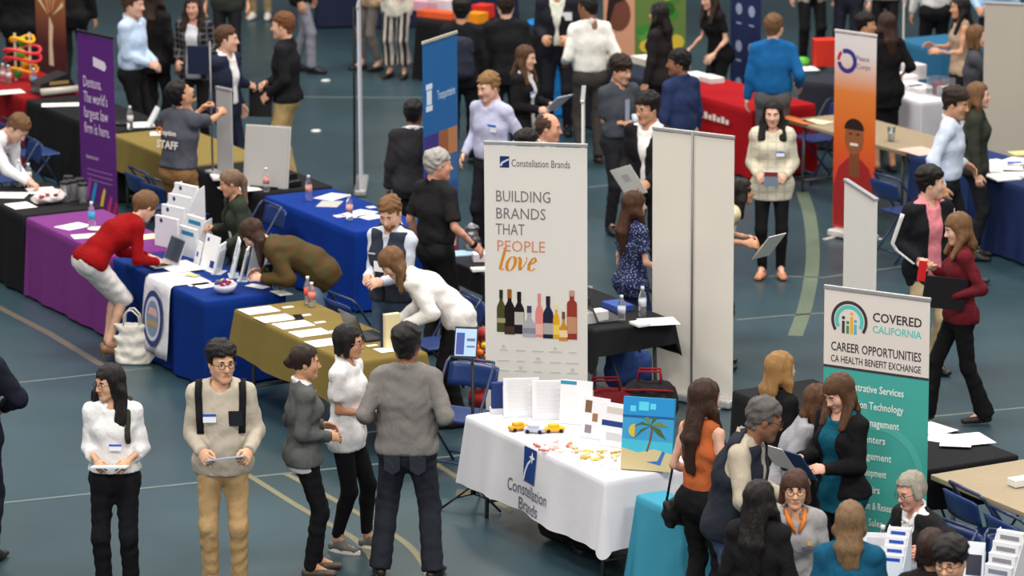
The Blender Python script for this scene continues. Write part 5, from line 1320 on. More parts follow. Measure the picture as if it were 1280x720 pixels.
PP['bald_man'] = person('balding man in a navy suit peeking above the tall white banner', (688, 142), 1.74, 96, skin=(206, 150, 126), hair=('balding', (74, 54, 44)), head=(8, 6), top=dict(col=WHT, tuck=True, collar=True), jacket=dict(col=(36, 48, 70), o=.028), bottom=dict(col=(34, 38, 50)))
PP['peek_black'] = person('black-haired person showing only the top of the head above the tall white banner', (660, 164), 1.66, 60, skin=S_TAN, hair=('short', H_BLK, 'full'), top=dict(col=(40, 44, 60)), bottom=dict(col=BLACK))
# --- upper left
PP['writing_man'] = person('man in a white shirt bending over the left black table', (33, 150), 1.74, 118, skin=S_FAIR, hair=('short', H_LBR), lean=58, head=(0, 50), hip=(0, 0, .90), RT=G(46, 232, .80), LT=G(38, 227, .80), rpose='grip', rpalm=(0, 0, -1), lpalm=(0, 0, -1), top=dict(col=(220, 220, 226), o=.020, tuck=True), bottom=dict(col=(34, 34, 38)))
PP['light_blue_shirt'] = person('young man in a light blue shirt and black trousers, hands clasped, upper left', (168, -10), 1.82, 112, skin=S_FAIR, hair=('short', H_BRN, 'full'), head=(-4, 6), RH=(.03, .30, 1.00), LH=(-.03, .30, .98), rpose='grip', lpose='grip', top=dict(col=(186, 206, 234), o=.022, tuck=True, collar=True, loose=.015), bottom=dict(col=(24, 24, 27), hem=.062))
PP['black_long_hair'] = person('woman in black with long brown hair right of the light blue shirt', (193, -16), 1.70, 30, sex='f', skin=S_TAN, hair=('straight', H_DBR, .42), top=dict(name='jacket', col=(28, 26, 28), o=.022, hem=-.14), bottom=dict(col=(28, 27, 30)))
PP['plaid_blazer'] = person('woman in a checked black blazer over a white blouse holding a navy folder', (241, -4), 1.68, 192, sex='f', skin=(206, 156, 134), hair=('straight', H_DBR, .30), head=(0, 4), RH=(.14, .22, .98), LH=(-.16, .26, 1.14), lpose='grip', top=dict(col=(206, 206, 214), o=.014, hem=-.1), jacket=dict(name='blazer', mat=pattern_mat('black_check', ((30, 30, 33), (90, 90, 94)), 'plaid', 5), o=.026, open=(.06, .06, .08, .2)), bottom=dict(col=(24, 24, 27)))
PP['handshake_suit'] = person('man in a navy suit shaking hands, facing right', (284, 33), 1.76, 118, skin=S_FAIR, hair=('short', H_BRN), head=(-20, 2), RT=HANDSHAKE, LH=(-.24, .06, .84), rpose='grip', top=dict(col=(228, 226, 228), o=.014, tuck=True, collar=True), jacket=dict(col=(36, 40, 60), o=.028, open=(.075, .05, .07, .3)), bottom=dict(col=(34, 38, 56)))
PP['handshake_black'] = person('man in a black sweater and khaki trousers shaking hands, holding a black folder', (352, 16), 1.84, 282, skin=(216, 166, 142), hair=('short', H_GIN), head=(0, 4), RT=HANDSHAKE + Vector((.04, .02, 0)), LH=(-.18, .20, .92), rpose='grip', lpose='grip', top=dict(name='sweater', col=(28, 29, 33), o=.020, hem=-.03, collar=True), bottom=dict(col=(178, 152, 104), hem=.07, o=.014))
PP['staff_shirt'] = person('man in a charcoal staff T-shirt reaching up to fix a sign, looking up', (217, 103), 1.80, 38, skin=S_TAN, hair=('short', H_BLK), head=(28, -30), lean=4, RT=G(281, 137, 1.45), LT=G(262, 129, 1.52), rpose='grip', lpose='grip', rpole=(.6, 0, -.8), lpole=(-.6, 0, -.8), top=dict(name='t_shirt', col=(72, 74, 84), sleeve=.36, o=.020, hem=.05, loose=.01), bottom=dict(col=(122, 92, 58), hem=.064, o=.014), beard=(40, 30, 26))
PP['green_shirt_far'] = person('person in a dark green T-shirt at the top, above the handshake', (282, -84), 1.76, 186, skin=S_TAN, hair=('short', H_BLK), top=dict(col=(44, 50, 44), sleeve=.4, o=.022, hem=-.1), bottom=dict(col=(30, 30, 34)))
PP['grey_trousers_far'] = person('person in black top and grey trousers walking at the top, left of centre', (380, 90), 1.76, 100, 'feet', skin=S_TAN, hair=('short', H_DBR), top=dict(col=(30, 30, 34), hem=-.1), bottom=dict(col=(128, 128, 142), hem=.066), feet=((.09, .14, 6), (-.09, -.12, -4)))
PP['khaki_far'] = person('person in khaki trousers at the far top, left of centre', (326, 24), 1.74, 190, 'feet', skin=S_TAN, hair=('short', H_DBR), top=dict(col=(40, 44, 60)), bottom=dict(col=(150, 130, 96)), shoes=(200, 196, 190))
PP['beige_jacket_far'] = person('woman in a beige jacket and slim grey trousers at the top', (463, 88), 1.66, 246, 'feet', 'f', skin=S_FAIR, hair=('long', H_BRN, .3), RH=(.12, .3, 1.05), LH=(-.12, .3, 1.05), top=dict(col=(190, 160, 130), o=.024, hem=-.08), bottom=dict(kind='leggings', col=(112, 106, 102), hem=.046, o=.010, drop=-.06), shoes=dict(col=(30, 28, 30), low=True), feet=((.10, .10, 6), (-.08, -.06, -6)))
PP['striped_trousers'] = person('woman in a white top and black and white striped trousers at the top', (497, 97), 1.68, 200, 'feet', 'f', skin=S_FAIR, hair=('long', H_BLD, .3), RH=(.12, .3, 1.05), LH=(-.12, .3, 1.05), top=dict(col=(224, 218, 206), o=.026, hem=-.14), bottom=dict(mat=pattern_mat('black_stripe', ((40, 38, 40), (186, 178, 170)), 'stripe', 4.5), hem=.105, o=.018, drop=-.10), shoes=dict(col=(34, 28, 28), low=True))
PP['black_corner'] = person('person in a black jacket in the upper left corner', (22, -62), 1.80, 4, skin=S_TAN, hair=('short', H_BLK), build=1.1, top=dict(name='jacket', col=(26, 25, 27), o=.03, hem=-.14), bottom=dict(col=(30, 30, 34)))
PP['black_banner_side'] = person('person in black right of the dark maroon banner', (88, -70), 1.76, 10, skin=S_TAN, hair=('short', H_BLK), top=dict(name='jacket', col=(26, 25, 27), o=.03, hem=-.14), bottom=dict(col=(40, 38, 40)))
# ------------------------------------------------------------------ small things
def on(px, py, z=Z): 
    p = G(px, py, z); return p
def aim(face): return math.pi - math.radians(face)
WHITE_P = paper()
def sheet(label, px, py, w=.216, d=.28, rz=ROW, col=(232, 230, 228), z=.7455, group=None, name='paper_sheet', cat='paper', th=.002, line=True):
    p = on(px, py, z)
    mb = MB(); mb.box((0, 0, th / 2), (w, d, th)); o = mb.build(name, paper(col), None, (p.x, p.y, z), rz)
    tag(o, label, cat, group)
    return o
_clear = None
def clearmat():
    global _clear
    if _clear is None:
        _clear = mat('clear_plastic', (236, 240, 242), .08, .5, trans=.92, noise=0.0, ior=1.2)
    return _clear
def bottle(label, px, py, z=.745, lab=(210, 60, 60), h=.205, group=None):
    p = on(px, py, z); k = h / .205
    r = empty('water_bottle', (p.x, p.y, z), 0, label, 'bottle', group)
    mb = MB(); mb.lathe([(.026, 0), (.031, .006), (.031, .03), (.029, .05), (.031, .065), (.031, .135), (.028, .152), (.016, .175), (.012, .182), (.012, .192)], 14)
    mb.v = [(x, y, zz * k) for x, y, zz in mb.v]; mb.build('bottle_body', clearmat(), r, smooth=True)
    mb = MB(); mb.lathe([(.0318, .07 * k), (.0318, .125 * k)], 14); mb.build('bottle_label', ink(lab), r, smooth=True)
    mb = MB(); mb.lathe([(.0145, .188 * k), (.0145, .206 * k), (.013, .208 * k)], 12); mb.build('cap', plain('cap_white', (226, 226, 228), .4), r, smooth=True)
    return r
def stand_flyer(label, px, py, w=.22, h=.28, face=241, z=.745, col=(226, 226, 230), marks=(), tilt=14, group=None, th=.012, name='leaflet_holder', cat='leaflet stand'):
    """leaflets in an upright holder; px, py is the middle of its foot"""
    p = on(px, py, z); r = empty(name, (p.x, p.y, z), aim(face), label, cat, group)
    t = math.radians(tilt); M = Matrix.Rotation(-t, 3, 'X')
    mb = MB(); mb.box(M @ Vector((0, 0, h / 2)) + Vector((0, 0, .004)), (w, th, h), M); mb.build('leaflet', paper(col), r)
    mb = MB(); mb.box((0, .02, .003), (w, .09, .006)); mb.box(M @ Vector((0, th / 2 + .006, h * .4)) + Vector((0, 0, .004)), (w + .006, .004, h * .8), M); mb.build('holder', plain('acrylic', (200, 206, 212), .15, .5), r)
    for (x0, z0, x1, z1, c) in marks:
        mb = MB(); mb.box(M @ Vector(((x0 + x1) / 2 * w, -th / 2 - .001, (z0 + z1) / 2 * h)) + Vector((0, 0, .004)), ((x1 - x0) * w, .001, (z1 - z0) * h), M); mb.build('printed_mark', ink(c), r)
    return r
def rack(label, px, py, n=4, w=.24, h=.25, face=241, z=.745, step=.075, rise=.085, mark=(60, 60, 80), dot=True, shade=(226, 226, 230)):
    """white stepped leaflet rack, n tiers"""
    p = on(px, py, z); r = empty('leaflet_rack', (p.x, p.y, z), aim(face), label, 'leaflet rack')
    mb = MB()
    for s in (-1, 1):
        mb.prism([(-.02, 0), (step * n, 0), (step * n, rise * (n - 1) + h), (step * (n - 1), rise * (n - 1) + h * .9), (-.02, h * .5)], -.003, .003, Matrix(((0, 0, 1), (1, 0, 0), (0, 1, 0))).to_3x3() if False else Matrix.Translation((s * (w / 2 + .004), 0, 0)) @ Matrix(((0, 0, 1, 0), (1, 0, 0, 0), (0, 1, 0, 0), (0, 0, 0, 1))))
    mb.build('side_panel', paper((214, 214, 220)), r)
    for k in range(n):
        mb = MB(); mb.box((0, k * step, k * rise + h / 2), (w, .03, h)); q = mb.build('leaflet_stack', paper(shade), r)
        mb = MB()
        if dot: mb.prism(disc(-w * .22, k * rise + h * .86, .020, 14), -.001, .001, Matrix.Translation((0, k * step - .016, 0)) @ Matrix.Rotation(math.pi / 2, 4, 'X'))
        else: mb.box((0, k * step - .016, k * rise + h * .80), (w * .72, .001, h * .14))
        mb.build('printed_mark', ink(mark), q)
    return r
# --- purple table
sheet('white sheet farther from the bottle on the purple table', 92, 283, rz=ROW + .3)
sheet('white sheet nearer the red jacket on the purple table', 110, 295, rz=ROW - .2, w=.18)
bottle('water bottle with a blue label on the purple table', 115, 284, lab=(60, 150, 200), h=.23)
p = on(121, 287, .745); mb = MB(); mb.lathe([(.04, 0), (.075, .004), (.085, .012), (.08, .012), (.04, .006)], 18)
tag(mb.build('paper_plate', paper((226, 220, 206)), None, (p.x, p.y, .745), smooth=True), 'small paper plate beside the blue-labelled bottle', 'plate')
sheet('cream envelope lying right of the woman in red', 185, 296, w=.2, d=.2, col=(222, 206, 170))
# --- black table at the left with tumblers
def tumbler(label, px, py, group):
    p = on(px, py, .745); r = empty('tumbler', (p.x, p.y, .745), 0, label, 'tumbler', group)
    mb = MB(); mb.lathe([(.030, 0), (.040, .01), (.046, .17), (.043, .17), (.036, .012), (.02, .01)], 14); mb.build('cup', clearmat(), r, smooth=True)
    mb = MB(); mb.lathe([(.0475, .165), (.0475, .19), (.04, .195)], 14); mb.build('lid', plain('lid_dark', (40, 38, 42), .4), r, smooth=True)
for q in ((82, 252), (91, 250), (100, 248), (86, 245), (104, 254)): tumbler('clear tumbler with a dark lid, one of the cluster on the left black table', q[0], q[1], 'tumblers on the left black table')
sheet('white sheet under the writing hand of the man in white', 52, 238, rz=.3, w=.26); sheet('white paper left of the writing hand at the left edge', 14, 244, rz=-.1, w=.30)
sheet('white leaflet beside the bag of red sweets', 26, 257, rz=.5, w=.22)
bottle('water bottle by the writing man at the left edge', 36, 231, lab=(200, 190, 190)); bottle('clear bottle left of the writing man, nearest the left edge', 24, 233, lab=(150, 150, 154), h=.25)
p = on(60, 254, .745); mb = MB(); rr = random.Random(4)
ba = empty('sweet_bag', (p.x, p.y, .745), .4, 'open plastic bag of red sweets on the left black table', 'bag')
V, Q = (lambda F: (F.ell((0, 0, .05), (.16, .10, .055), k=.02), F.ell((.10, .02, .08), (.09, .08, .05), k=.03), F.wrinkle(.008, 60, 5), F.cut((0, 0, .001), (0, 0, -1)), F.mesh())[-1])(Field((-.2, -.15, 0), (.22, .15, .16), .012))
link('bag_film', npmesh('bag_film', V, Q, plain('film', (206, 196, 196), .25, .5)), ba)
for k in range(14): mb = MB(); mb.ellipsoid((-.12 + rr.random() * .2, -.09 + rr.random() * .1, .07 + rr.random() * .03), (.022, .016, .014), 8, 6); mb.build('sweet', ink(((150, 30, 44), (176, 60, 70), (120, 24, 36))[k % 3]), ba, smooth=True)
# --- royal blue table: runner, laptop, racks, bowl
tl, tc3, tu, tv = T3
L3, W3, H3 = 1.90, .72, .74
def runner():
    x1, x0 = L3 / 2 - .62, L3 / 2 - 1.14
    V = []; F_ = []; n = 14
    path = [(-.02, H3 + .010), (-.2, H3 + .010), (-W3 / 2, H3 + .012), (-W3 / 2 - .030, H3 - .01)] + [(-W3 / 2 - .034 - .05 * k / 8, H3 - .01 - .60 * k / 8) for k in range(1, 9)]
    for j, (y, z) in enumerate(path):
        for i in range(n + 1):
            t = i / n; wv = .006 * math.sin(t * 14 + j * .4) * max(0, j - 3) / 4
            V.append((x0 + (x1 - x0) * t + .02 * max(0, j - 3) / 8 * (t - .5), y - wv - .006 * max(0, j - 3) / 4, z + (.01 * math.sin(t * 5) if j == len(path) - 1 else 0)))
    for j in range(len(path) - 1):
        for i in range(n): F_.append((j * (n + 1) + i, j * (n + 1) + i + 1, (j + 1) * (n + 1) + i + 1, (j + 1) * (n + 1) + i))
    o = link('table_runner', npmesh('table_runner', V, F_, cloth((206, 204, 212))), None, (tc3.x, tc3.y, 0)); o.rotation_euler = (0, 0, ROW)
    md = o.modifiers.new('thickness', 'SOLIDIFY'); md.thickness = .003
    tag(o, 'white table runner with an oval blue emblem over the royal blue cloth', 'table runner')
    cx = (x0 + x1) / 2; 
    def put(polys, c, nm, off):
        mb = MB()
        for pl_ in polys: mb.prism([(x, z) for x, z in pl_], -.0006, .0006)
        q = mb.build(nm, ink(c), o); q.location = (cx + .0, -W3 / 2 - .090 - off, H3 - .31); q.rotation_euler = (math.pi / 2 - .083, 0, 0)
    E = lambda rx, rz_, n_=26: [(rx * math.cos(2 * math.pi * k / n_), rz_ * math.sin(2 * math.pi * k / n_)) for k in range(n_)]
    put([E(.20, .24)], (44, 58, 110), 'emblem_ring', .0); put([E(.155, .19)], (196, 196, 214), 'emblem_inner', .0015); put([E(.125, .155)], (120, 134, 160), 'emblem_scene', .003)
    put([[(-.11, -.06), (.11, -.06), (.11, -.015), (-.11, -.02)]], (170, 140, 90), 'emblem_band', .0045); put([[(-.10, .03), (.10, .03), (.07, .09), (-.06, .09)]], (206, 160, 160), 'emblem_sky', .0045)
    text(o, 'CITY', cx - .06, 0, .05, (150, 156, 180), loc=(cx - .06, -W3 / 2 - .056, H3 - .07), rot=(math.pi / 2, 0, 0))
runner()
def laptop(label, px, py, face, z=.757, w=.32, open_=112, col=(182, 184, 190), scr=(66, 74, 92)):
    """px, py the middle of the keyboard; the screen faces 'face'"""
    p = on(px, py, z); r = empty('laptop', (p.x, p.y, z), aim(face), label, 'laptop')
    m = plain('laptop_%d' % col[0], col, .35, .5, metal=.3)
    mb = MB(); mb.box((0, 0, .008), (w, .22, .014), bev=.004); mb.build('keyboard_base', m, r)
    mb = MB(); mb.box((0, .02, .0155), (w * .86, .10, .002)); mb.build('keys', plain('keys_%d' % col[0], (60, 62, 68), .5), r)
    a = math.radians(open_ - 90); M = Matrix.Rotation(-a, 3, 'X'); b = Vector((0, .11, .012))
    mb = MB(); mb.box(b + M @ Vector((0, 0, .11)), (w, .008, .22), M); mb.build('lid', m, r)
    mb = MB(); mb.box(b + M @ Vector((0, -.005, .112)), (w * .94, .002, .195), M); mb.build('screen', plain('screen_%d' % scr[0], scr, .2, .5), r)
    return r
laptop('silver laptop under the hands of the woman in red', 199, 331, 241, w=.30)
sheet('open white folder in front of the silver laptop', 225, 333, w=.42, d=.30, z=.757, name='paper_folder', cat='folder')
sheet('white sheet at the front of the royal blue table, right of the runner', 243, 352, w=.30, d=.21, z=.7475); sheet('small white sheet beside the sweets bowl', 253, 356, w=.24, d=.16, z=.7475, rz=ROW + .1)
sheet('yellow leaflet between folder and runner', 240, 344, w=.12, d=.07, z=.7605, col=(206, 190, 110), rz=ROW + .5)
rack('tall white four-step leaflet rack behind the silver laptop', 210, 309, 4, w=.30, h=.27, face=226, mark=(60, 60, 84), z=.745)
rack('white two-step leaflet rack with a blue stripe right of the tall rack', 237, 321, 2, w=.26, h=.26, face=232, mark=(40, 130, 180), dot=False)
for k, (x, y, w_, h_, fc, lab, mk) in enumerate([
        (245, 331, .13, .20, 250, 'small white leaflet stand between the racks and the standing sheets', [(-.2, .35, .2, .55, (60, 80, 160))]),
        (259, 338, .24, .30, 238, 'wide white leaflet stand with a dark blue corner mark', [(.15, .1, .45, .3, (44, 54, 130)), (-.35, .8, -.2, .9, (40, 60, 110))]),
        (271, 341, .16, .26, 285, 'narrow white leaflet stand turned sideways', [(-.2, .5, .1, .65, (50, 60, 80))]),
        (289, 345, .20, .32, 262, 'white leaflet stand with a pale blue stripe behind the sweets bowl', [(.1, .55, .35, .9, (110, 160, 200)), (-.3, .3, -.05, .42, (50, 80, 150))]),
        (301, 350, .15, .28, 275, 'slim white leaflet stand right of the sweets bowl', [(-.1, .3, .15, .4, (60, 70, 110))]),
        (313, 348, .20, .30, 288, 'clear leaflet stand with pale sheets, leftmost of the overlapping pair', []),
        (324, 343, .20, .34, 288, 'tall clear leaflet stand in front of the bending woman', [(-.3, .86, .3, .98, (230, 232, 236))])]):
    stand_flyer(lab, x, y, w_, h_, fc, marks=mk, col=(226, 226, 230) if k < 5 else (170, 180, 194))
p = on(281, 366, .747); bo = empty('candy_bowl', (p.x, p.y, .747), 0, 'white bowl of wrapped sweets on the royal blue table', 'bowl')
mb = MB(); mb.lathe([(.05, 0), (.085, .03), (.105, .075), (.098, .075), (.078, .033), (.04, .01)], 20); mb.build('bowl', plain('bowl_white', (206, 206, 222), .4), bo, smooth=True)
for k in range(16):
    a = k * 2.4; q = .085 * math.sqrt(k / 16); mb = MB(); mb.ellipsoid((q * math.cos(a), q * math.sin(a), .08 + .025 * (1 - k / 16)), (.020, .016, .013), 8, 6)
    mb.build('sweet', ink(((150, 30, 60), (206, 196, 150), (90, 40, 110), (216, 206, 196), (96, 120, 60))[k % 5]), bo, smooth=True)
bottle('water bottle at the near end of the royal blue table', 345, 361, lab=(200, 120, 110)); 
p = on(337, 357, .745); r = empty('travel_mug', (p.x, p.y, .745), 0, 'dark green travel mug beside the bottle on the royal blue table', 'mug')
mb = MB(); mb.lathe([(.03, 0), (.034, .01), (.038, .16)], 14); mb.build('mug_body', plain('mug_green', (40, 54, 48), .35), r, smooth=True)
mb = MB(); mb.lathe([(.039, .16), (.039, .18), (.03, .188)], 14); mb.build('lid', plain('lid_dark', (40, 38, 42), .4), r, smooth=True)
sheet('white card under the bottle at the end of the royal blue table', 352, 366, w=.2, d=.12); sheet('white slip in front of the clear leaflet stands', 322, 358, w=.2, d=.1, rz=ROW + .4)
# --- olive gold table
for k, (x, y) in enumerate(((324, 388), (344, 398), (367, 406), (388, 416), (408, 428))):
    sheet(('farthest white sheet of the row of five on the olive gold cloth', 'second farthest white sheet of the row on the olive gold cloth', 'middle white sheet of the row of five on the olive gold cloth', 'second nearest white sheet of the row on the olive gold cloth', 'nearest white sheet of the row, beside the head of the woman in white')[k], x, y, w=.215, d=.285, rz=ROW, z=.7465, group='sheets in a row on the olive gold table')
for x, y in ((360, 384), (382, 394), (400, 403), (419, 414), (465, 432), (440, 424)): sheet('small white card on the olive gold cloth', x, y, w=.05, d=.09, z=.7465, group='small cards on the olive gold table', name='card', cat='card')
sheet('half-hidden white sheet at the near end of the olive gold cloth', 486, 437, w=.15, d=.2, z=.7465)
p = on(373, 397, .7465); mb = MB(); mb.box((0, 0, .005), (.075, .15, .010), bev=.004); tag(mb.build('phone', plain('phone_black', (24, 24, 28), .2, .5), None, (p.x, p.y, .7465), .2), 'black phone lying among the sheets on the olive gold cloth', 'phone')
bottle('taller water bottle of the pair on the olive gold cloth', 385, 381, h=.235, lab=(200, 90, 80)); bottle('shorter water bottle of the pair on the olive gold cloth', 390, 384, lab=(206, 120, 110))
laptop('dark laptop facing the woman in the white blazer', 462, 421, 62, z=.7465, col=(52, 52, 56), scr=(40, 46, 60))
def box_thing(name, label, cat, px, py, size, col, rz=ROW, z=.745, parts=(), bev=.004):
    p = on(px, py, z); r = empty(name, (p.x, p.y, z), rz, label, cat)
    mb = MB(); mb.box((0, 0, size[2] / 2), size, bev=bev); mb.build('box_body', paper(col), r)
    for (nm, c, s, cc) in parts:
        mb = MB(); mb.box(c, s); mb.build(nm, ink(cc), r)
    return r
box_thing('brochure_box', 'navy and cream upright brochure box on the olive gold cloth', 'box', 490, 434, (.05, .13, .27), (222, 208, 166), z=.7465, parts=[('dark_cover', (-.028, -.02, .135), (.006, .13, .27), (34, 46, 72))])
# --- tablet on a floor stand
p = G(592, 634); r = empty('tablet_stand', (p.x, p.y, 0), 0, 'tablet on a black tripod floor stand beside the white tablecloth', 'tablet stand')
blk = plain('stand_black', (22, 22, 25), .4, .4)
mb = MB(); mb.tube([(0, 0, .12), (0, 0, 1.15)], .012, 10); mb.build('pole', blk, r, smooth=True)
for a in (200, 320, 80):
    c_, s_ = math.cos(math.radians(a)), math.sin(math.radians(a)); mb = MB(); mb.tube([(0, 0, .17), (c_ * .26, s_ * .26, .012)], .009, 8); mb.tube([(0, 0, .10), (c_ * .13, s_ * .13, .085)], .006, 6); mb.build('leg', blk, r, smooth=True)
mb = MB(); mb.lathe([(.022, .10), (.022, .18)], 10); mb.lathe([(.018, .62), (.018, .68)], 10); mb.build('collar', blk, r, smooth=True)
M = Matrix.Rotation(math.radians(-10), 3, 'Z') @ Matrix.Rotation(math.radians(-22), 3, 'X'); c_ = Vector((-.045, -.03, 1.25))
mb = MB(); mb.box(c_, (.17, .012, .23), M); mb.build('tablet_frame', blk, r)
mb = MB(); mb.box(c_ + M @ Vector((0, -.007, 0)), (.155, .002, .20), M); sc = mb.build('screen', mat('tablet_screen', (150, 176, 210), .2, .5, noise=0, emit=.35), r)
mb = MB(); mb.box(c_ + M @ Vector((-.04, -.0085, -.01)), (.06, .001, .16), M); mb.build('screen_banner', mat('tablet_dark', (34, 56, 130), .3, .5, noise=0, emit=.3), r)
mb = MB(); mb.box(c_ + M @ Vector((.038, -.0085, .02)), (.06, .001, .02), M); mb.box(c_ + M @ Vector((.038, -.0085, -.03)), (.06, .001, .012), M); mb.build('screen_text', ink((96, 110, 140)), r)
mb = MB(); mb.box(c_ + M @ Vector((0, .02, -.06)), (.05, .03, .06), M); mb.tube([c_ + M @ Vector((0, .02, -.08)), (0, 0, 1.14)], .008, 6); mb.build('clamp', plain('clamp_grey', (150, 152, 154), .4), r)
# --- white tablecloth: emblem, script, displays
tl, tc1, tu, tv = T1
L1, W1 = 2.0, .80
def front_off(x, d, seed=12, flare=.10, amp=.014, freq=9.0, dp=.50):
    r_ = random.Random(seed); ph = [r_.uniform(0, 6) for _ in range(4)]; ss = x + L1 / 2 + .008 - .012; t = d / dp
    return amp * t * (math.sin(ss * freq + ph[0]) + .6 * math.sin(ss * freq * 2.3 + ph[1] + t)) + flare * t * dp
tc_cloth = [o for o in bpy.data.objects if o.name.startswith('tablecloth') and str(o.get('label', '')).startswith('white tablecloth with blue')][0]
def on_front(o, x0, ztop):
    """wrap flat print onto the hanging front of the white cloth; the mesh lies in its x,y plane"""
    for v in o.data.vertices:
        x = x0 + v.co.x; z = ztop + v.co.y; d = max(0, .744 - z)
        lift = v.co.z
        v.co = (x, -(W1 / 2 + .008 + max(front_off(x, d), .002)) - .006 - abs(lift) * 0 - (lift if lift > 0 else 0), z)
    o.location = (0, 0, 0); o.rotation_euler = (0, 0, 0)
def front_flat(polys, c, nm, x0, z0, lift=.0):
    mb = MB()
    for pl_ in polys:
        # subdivide tall rectangles so that they follow the cloth
        mb.v += [(a, b, lift) for a, b in pl_]; n0 = len(mb.v) - len(pl_); mb.f.append(tuple(range(n0, n0 + len(pl_)))); mb.mi.append(0)
    o = mb.build(nm, ink(c), tc_cloth); on_front(o, x0, z0)
grid = [rect(-.09 + i * .045, -.05 * (j + 1), -.09 + (i + 1) * .045, -.05 * j) for i in range(4) for j in range(5)]
front_flat(grid, (34, 64, 130), 'emblem_square', -.02, .728)
front_flat([[(-.02 + .045 * math.cos(a) * (1 if k % 2 == 0 else .4), -.07 + .045 * math.sin(a) * (1 if k % 2 == 0 else .4)) for k, a in enumerate([math.pi / 2 + math.pi * q / 4 for q in range(8)])]], (222, 226, 236), 'emblem_star', .03, .735, .002)
front_flat(pen([(-.085, -.245), (-.06, -.17), (-.03, -.12), (.01, -.085)], .022, .014), (214, 220, 234), 'emblem_trail', -.02, .728, .002)
def front_text(s_, x0, z0, size, width):
    cu = bpy.data.curves.new('t', 'FONT'); cu.body = s_; cu.size = size; cu.resolution_u = 3; ob = bpy.data.objects.new('t', cu); COL.objects.link(ob)
    me = bpy.data.meshes.new_from_object(ob.evaluated_get(bpy.context.evaluated_depsgraph_get())); bpy.data.objects.remove(ob); bpy.data.curves.remove(cu)
    xs = [v.co.x for v in me.vertices]; k = width / (max(xs) - min(xs)); mid = (max(xs) + min(xs)) / 2
    for v in me.vertices: v.co.x = (v.co.x - mid) * k
    me.materials.clear(); me.materials.append(ink((92, 92, 108))); o = link('lettering', me, tc_cloth); on_front(o, x0, z0)
front_text('Constellation', -.02, .375, .125, .56); front_text('Brands', .0, .265, .125, .30)
p0 = Vector((tc1.x, tc1.y, 0))
def t1(x, y): 
    q = p0 + tu * x + tv * y; return q
def local_stand(label, x, y, **k):
    o = stand_flyer(label, 640, 540, **k); q = t1(x, y); o.location = (q.x, q.y, .745); return o
o = box_thing('book_display', 'navy book display standing at the far corner of the white tablecloth', 'display', 628, 516, (.16, .05, .23), (40, 56, 112), rz=aim(172), parts=[('white_base', (0, 0, .02), (.18, .08, .04), (214, 214, 220))])
LINES = [(-.38, .92 - .05 * k, .38 - .1 * (k % 3), .935 - .05 * k, (204, 204, 208)) for k in range(16)]
stand_flyer('printed letter in a clear frame, left of the two on the white tablecloth', 652, 521, .26, .28, 176, marks=LINES + [(.47, .0, .5, .9, (36, 48, 108))], tilt=6)
stand_flyer('printed letter in a clear frame, right of the two on the white tablecloth', 688, 524, .26, .28, 176, marks=LINES + [(.47, .0, .5, .95, (30, 36, 90))], tilt=6)
stand_flyer('white leaflet folder with a teal tab beside the framed letters', 719, 530, .24, .31, 200, marks=[(-.5, .9, .0, .98, (50, 140, 170))], tilt=8)
stand_flyer('photo leaflet on the white tablecloth, left of the beach picture', 742, 548, .22, .29, 214, marks=[(-.4, .6, -.15, .9, (120, 90, 70)), (-.1, .4, .1, .6, (150, 110, 80)), (-.35, .1, -.1, .3, (140, 130, 140))], tilt=10)
stand_flyer('leaflet with a navy title bar on the white tablecloth, beside the beach picture', 767, 558, .22, .30, 214, marks=[(-.5, .45, .5, .58, (40, 62, 120)), (-.35, .75, .3, .9, (200, 190, 186)), (-.3, .12, .3, .3, (196, 196, 200))], tilt=10)
# beach picture on an easel
p = on(808, 588, .747); bp_ = empty('picture_board', (p.x, p.y, .747), aim(196), 'beach scene picture board with a blue header on the white tablecloth', 'picture')
M = Matrix.Rotation(math.radians(-12), 3, 'X'); pw, ph_ = .36, .50
mb = MB(); mb.box(M @ Vector((0, 0, ph_ / 2)), (pw, .04, ph_), M); mb.build('board', mat('beach_blue', (56, 150, 200), .45, .3, noise=.1, nscale=5), bp_)
def pic(polys, c, nm, off):
    mb = MB()
    for q in polys: mb.prism(q, -.0006, .0006)
    o = mb.build(nm, ink(c), bp_); o.rotation_euler = (math.pi / 2 - math.radians(12), 0, 0); o.location = M @ Vector((0, -.021 - off, 0)); 
pic([rect(-.18, .37, .18, .50)], (40, 140, 204), 'header', .0006); pic([rect(-.18, .36, .18, .375)], (30, 90, 150), 'header_rule', .001)
pic([[(-.18, 0), (.18, 0), (.18, .12), (.05, .15), (-.06, .12), (-.18, .15)]], (200, 184, 140), 'sand', .001)
pic([[(-.18, .15), (-.06, .12), (.05, .15), (.18, .12), (.18, .2), (-.18, .21)]], (70, 180, 206), 'sea', .0008)
pic(pen([(.0, .13), (.02, .2), (.03, .28), (.02, .31)], .014, .01), (110, 84, 50), 'palm_trunk', .0016)
for a in (20, 70, 120, 165, 210, 330): pic([[(.02, .31), (.02 + .07 * math.cos(math.radians(a - 14)), .31 + .07 * math.sin(math.radians(a - 14)) - .01), (.02 + .13 * math.cos(math.radians(a)), .31 + .10 * math.sin(math.radians(a)) - .04), (.02 + .07 * math.cos(math.radians(a + 10)), .31 + .06 * math.sin(math.radians(a + 10)))]], ((70, 96, 50), (110, 130, 60))[a % 20 == 0], 'palm_leaf', .002 + a * .000002)
pic([[(.0, .06), (.10, .04), (.13, .13), (.11, .14), (.08, .07)]], (60, 110, 180), 'deck_chair', .0022); pic([disc(-.09, .27, .045, 14, 90, 270)], (206, 180, 70), 'moon_mark', .0022)
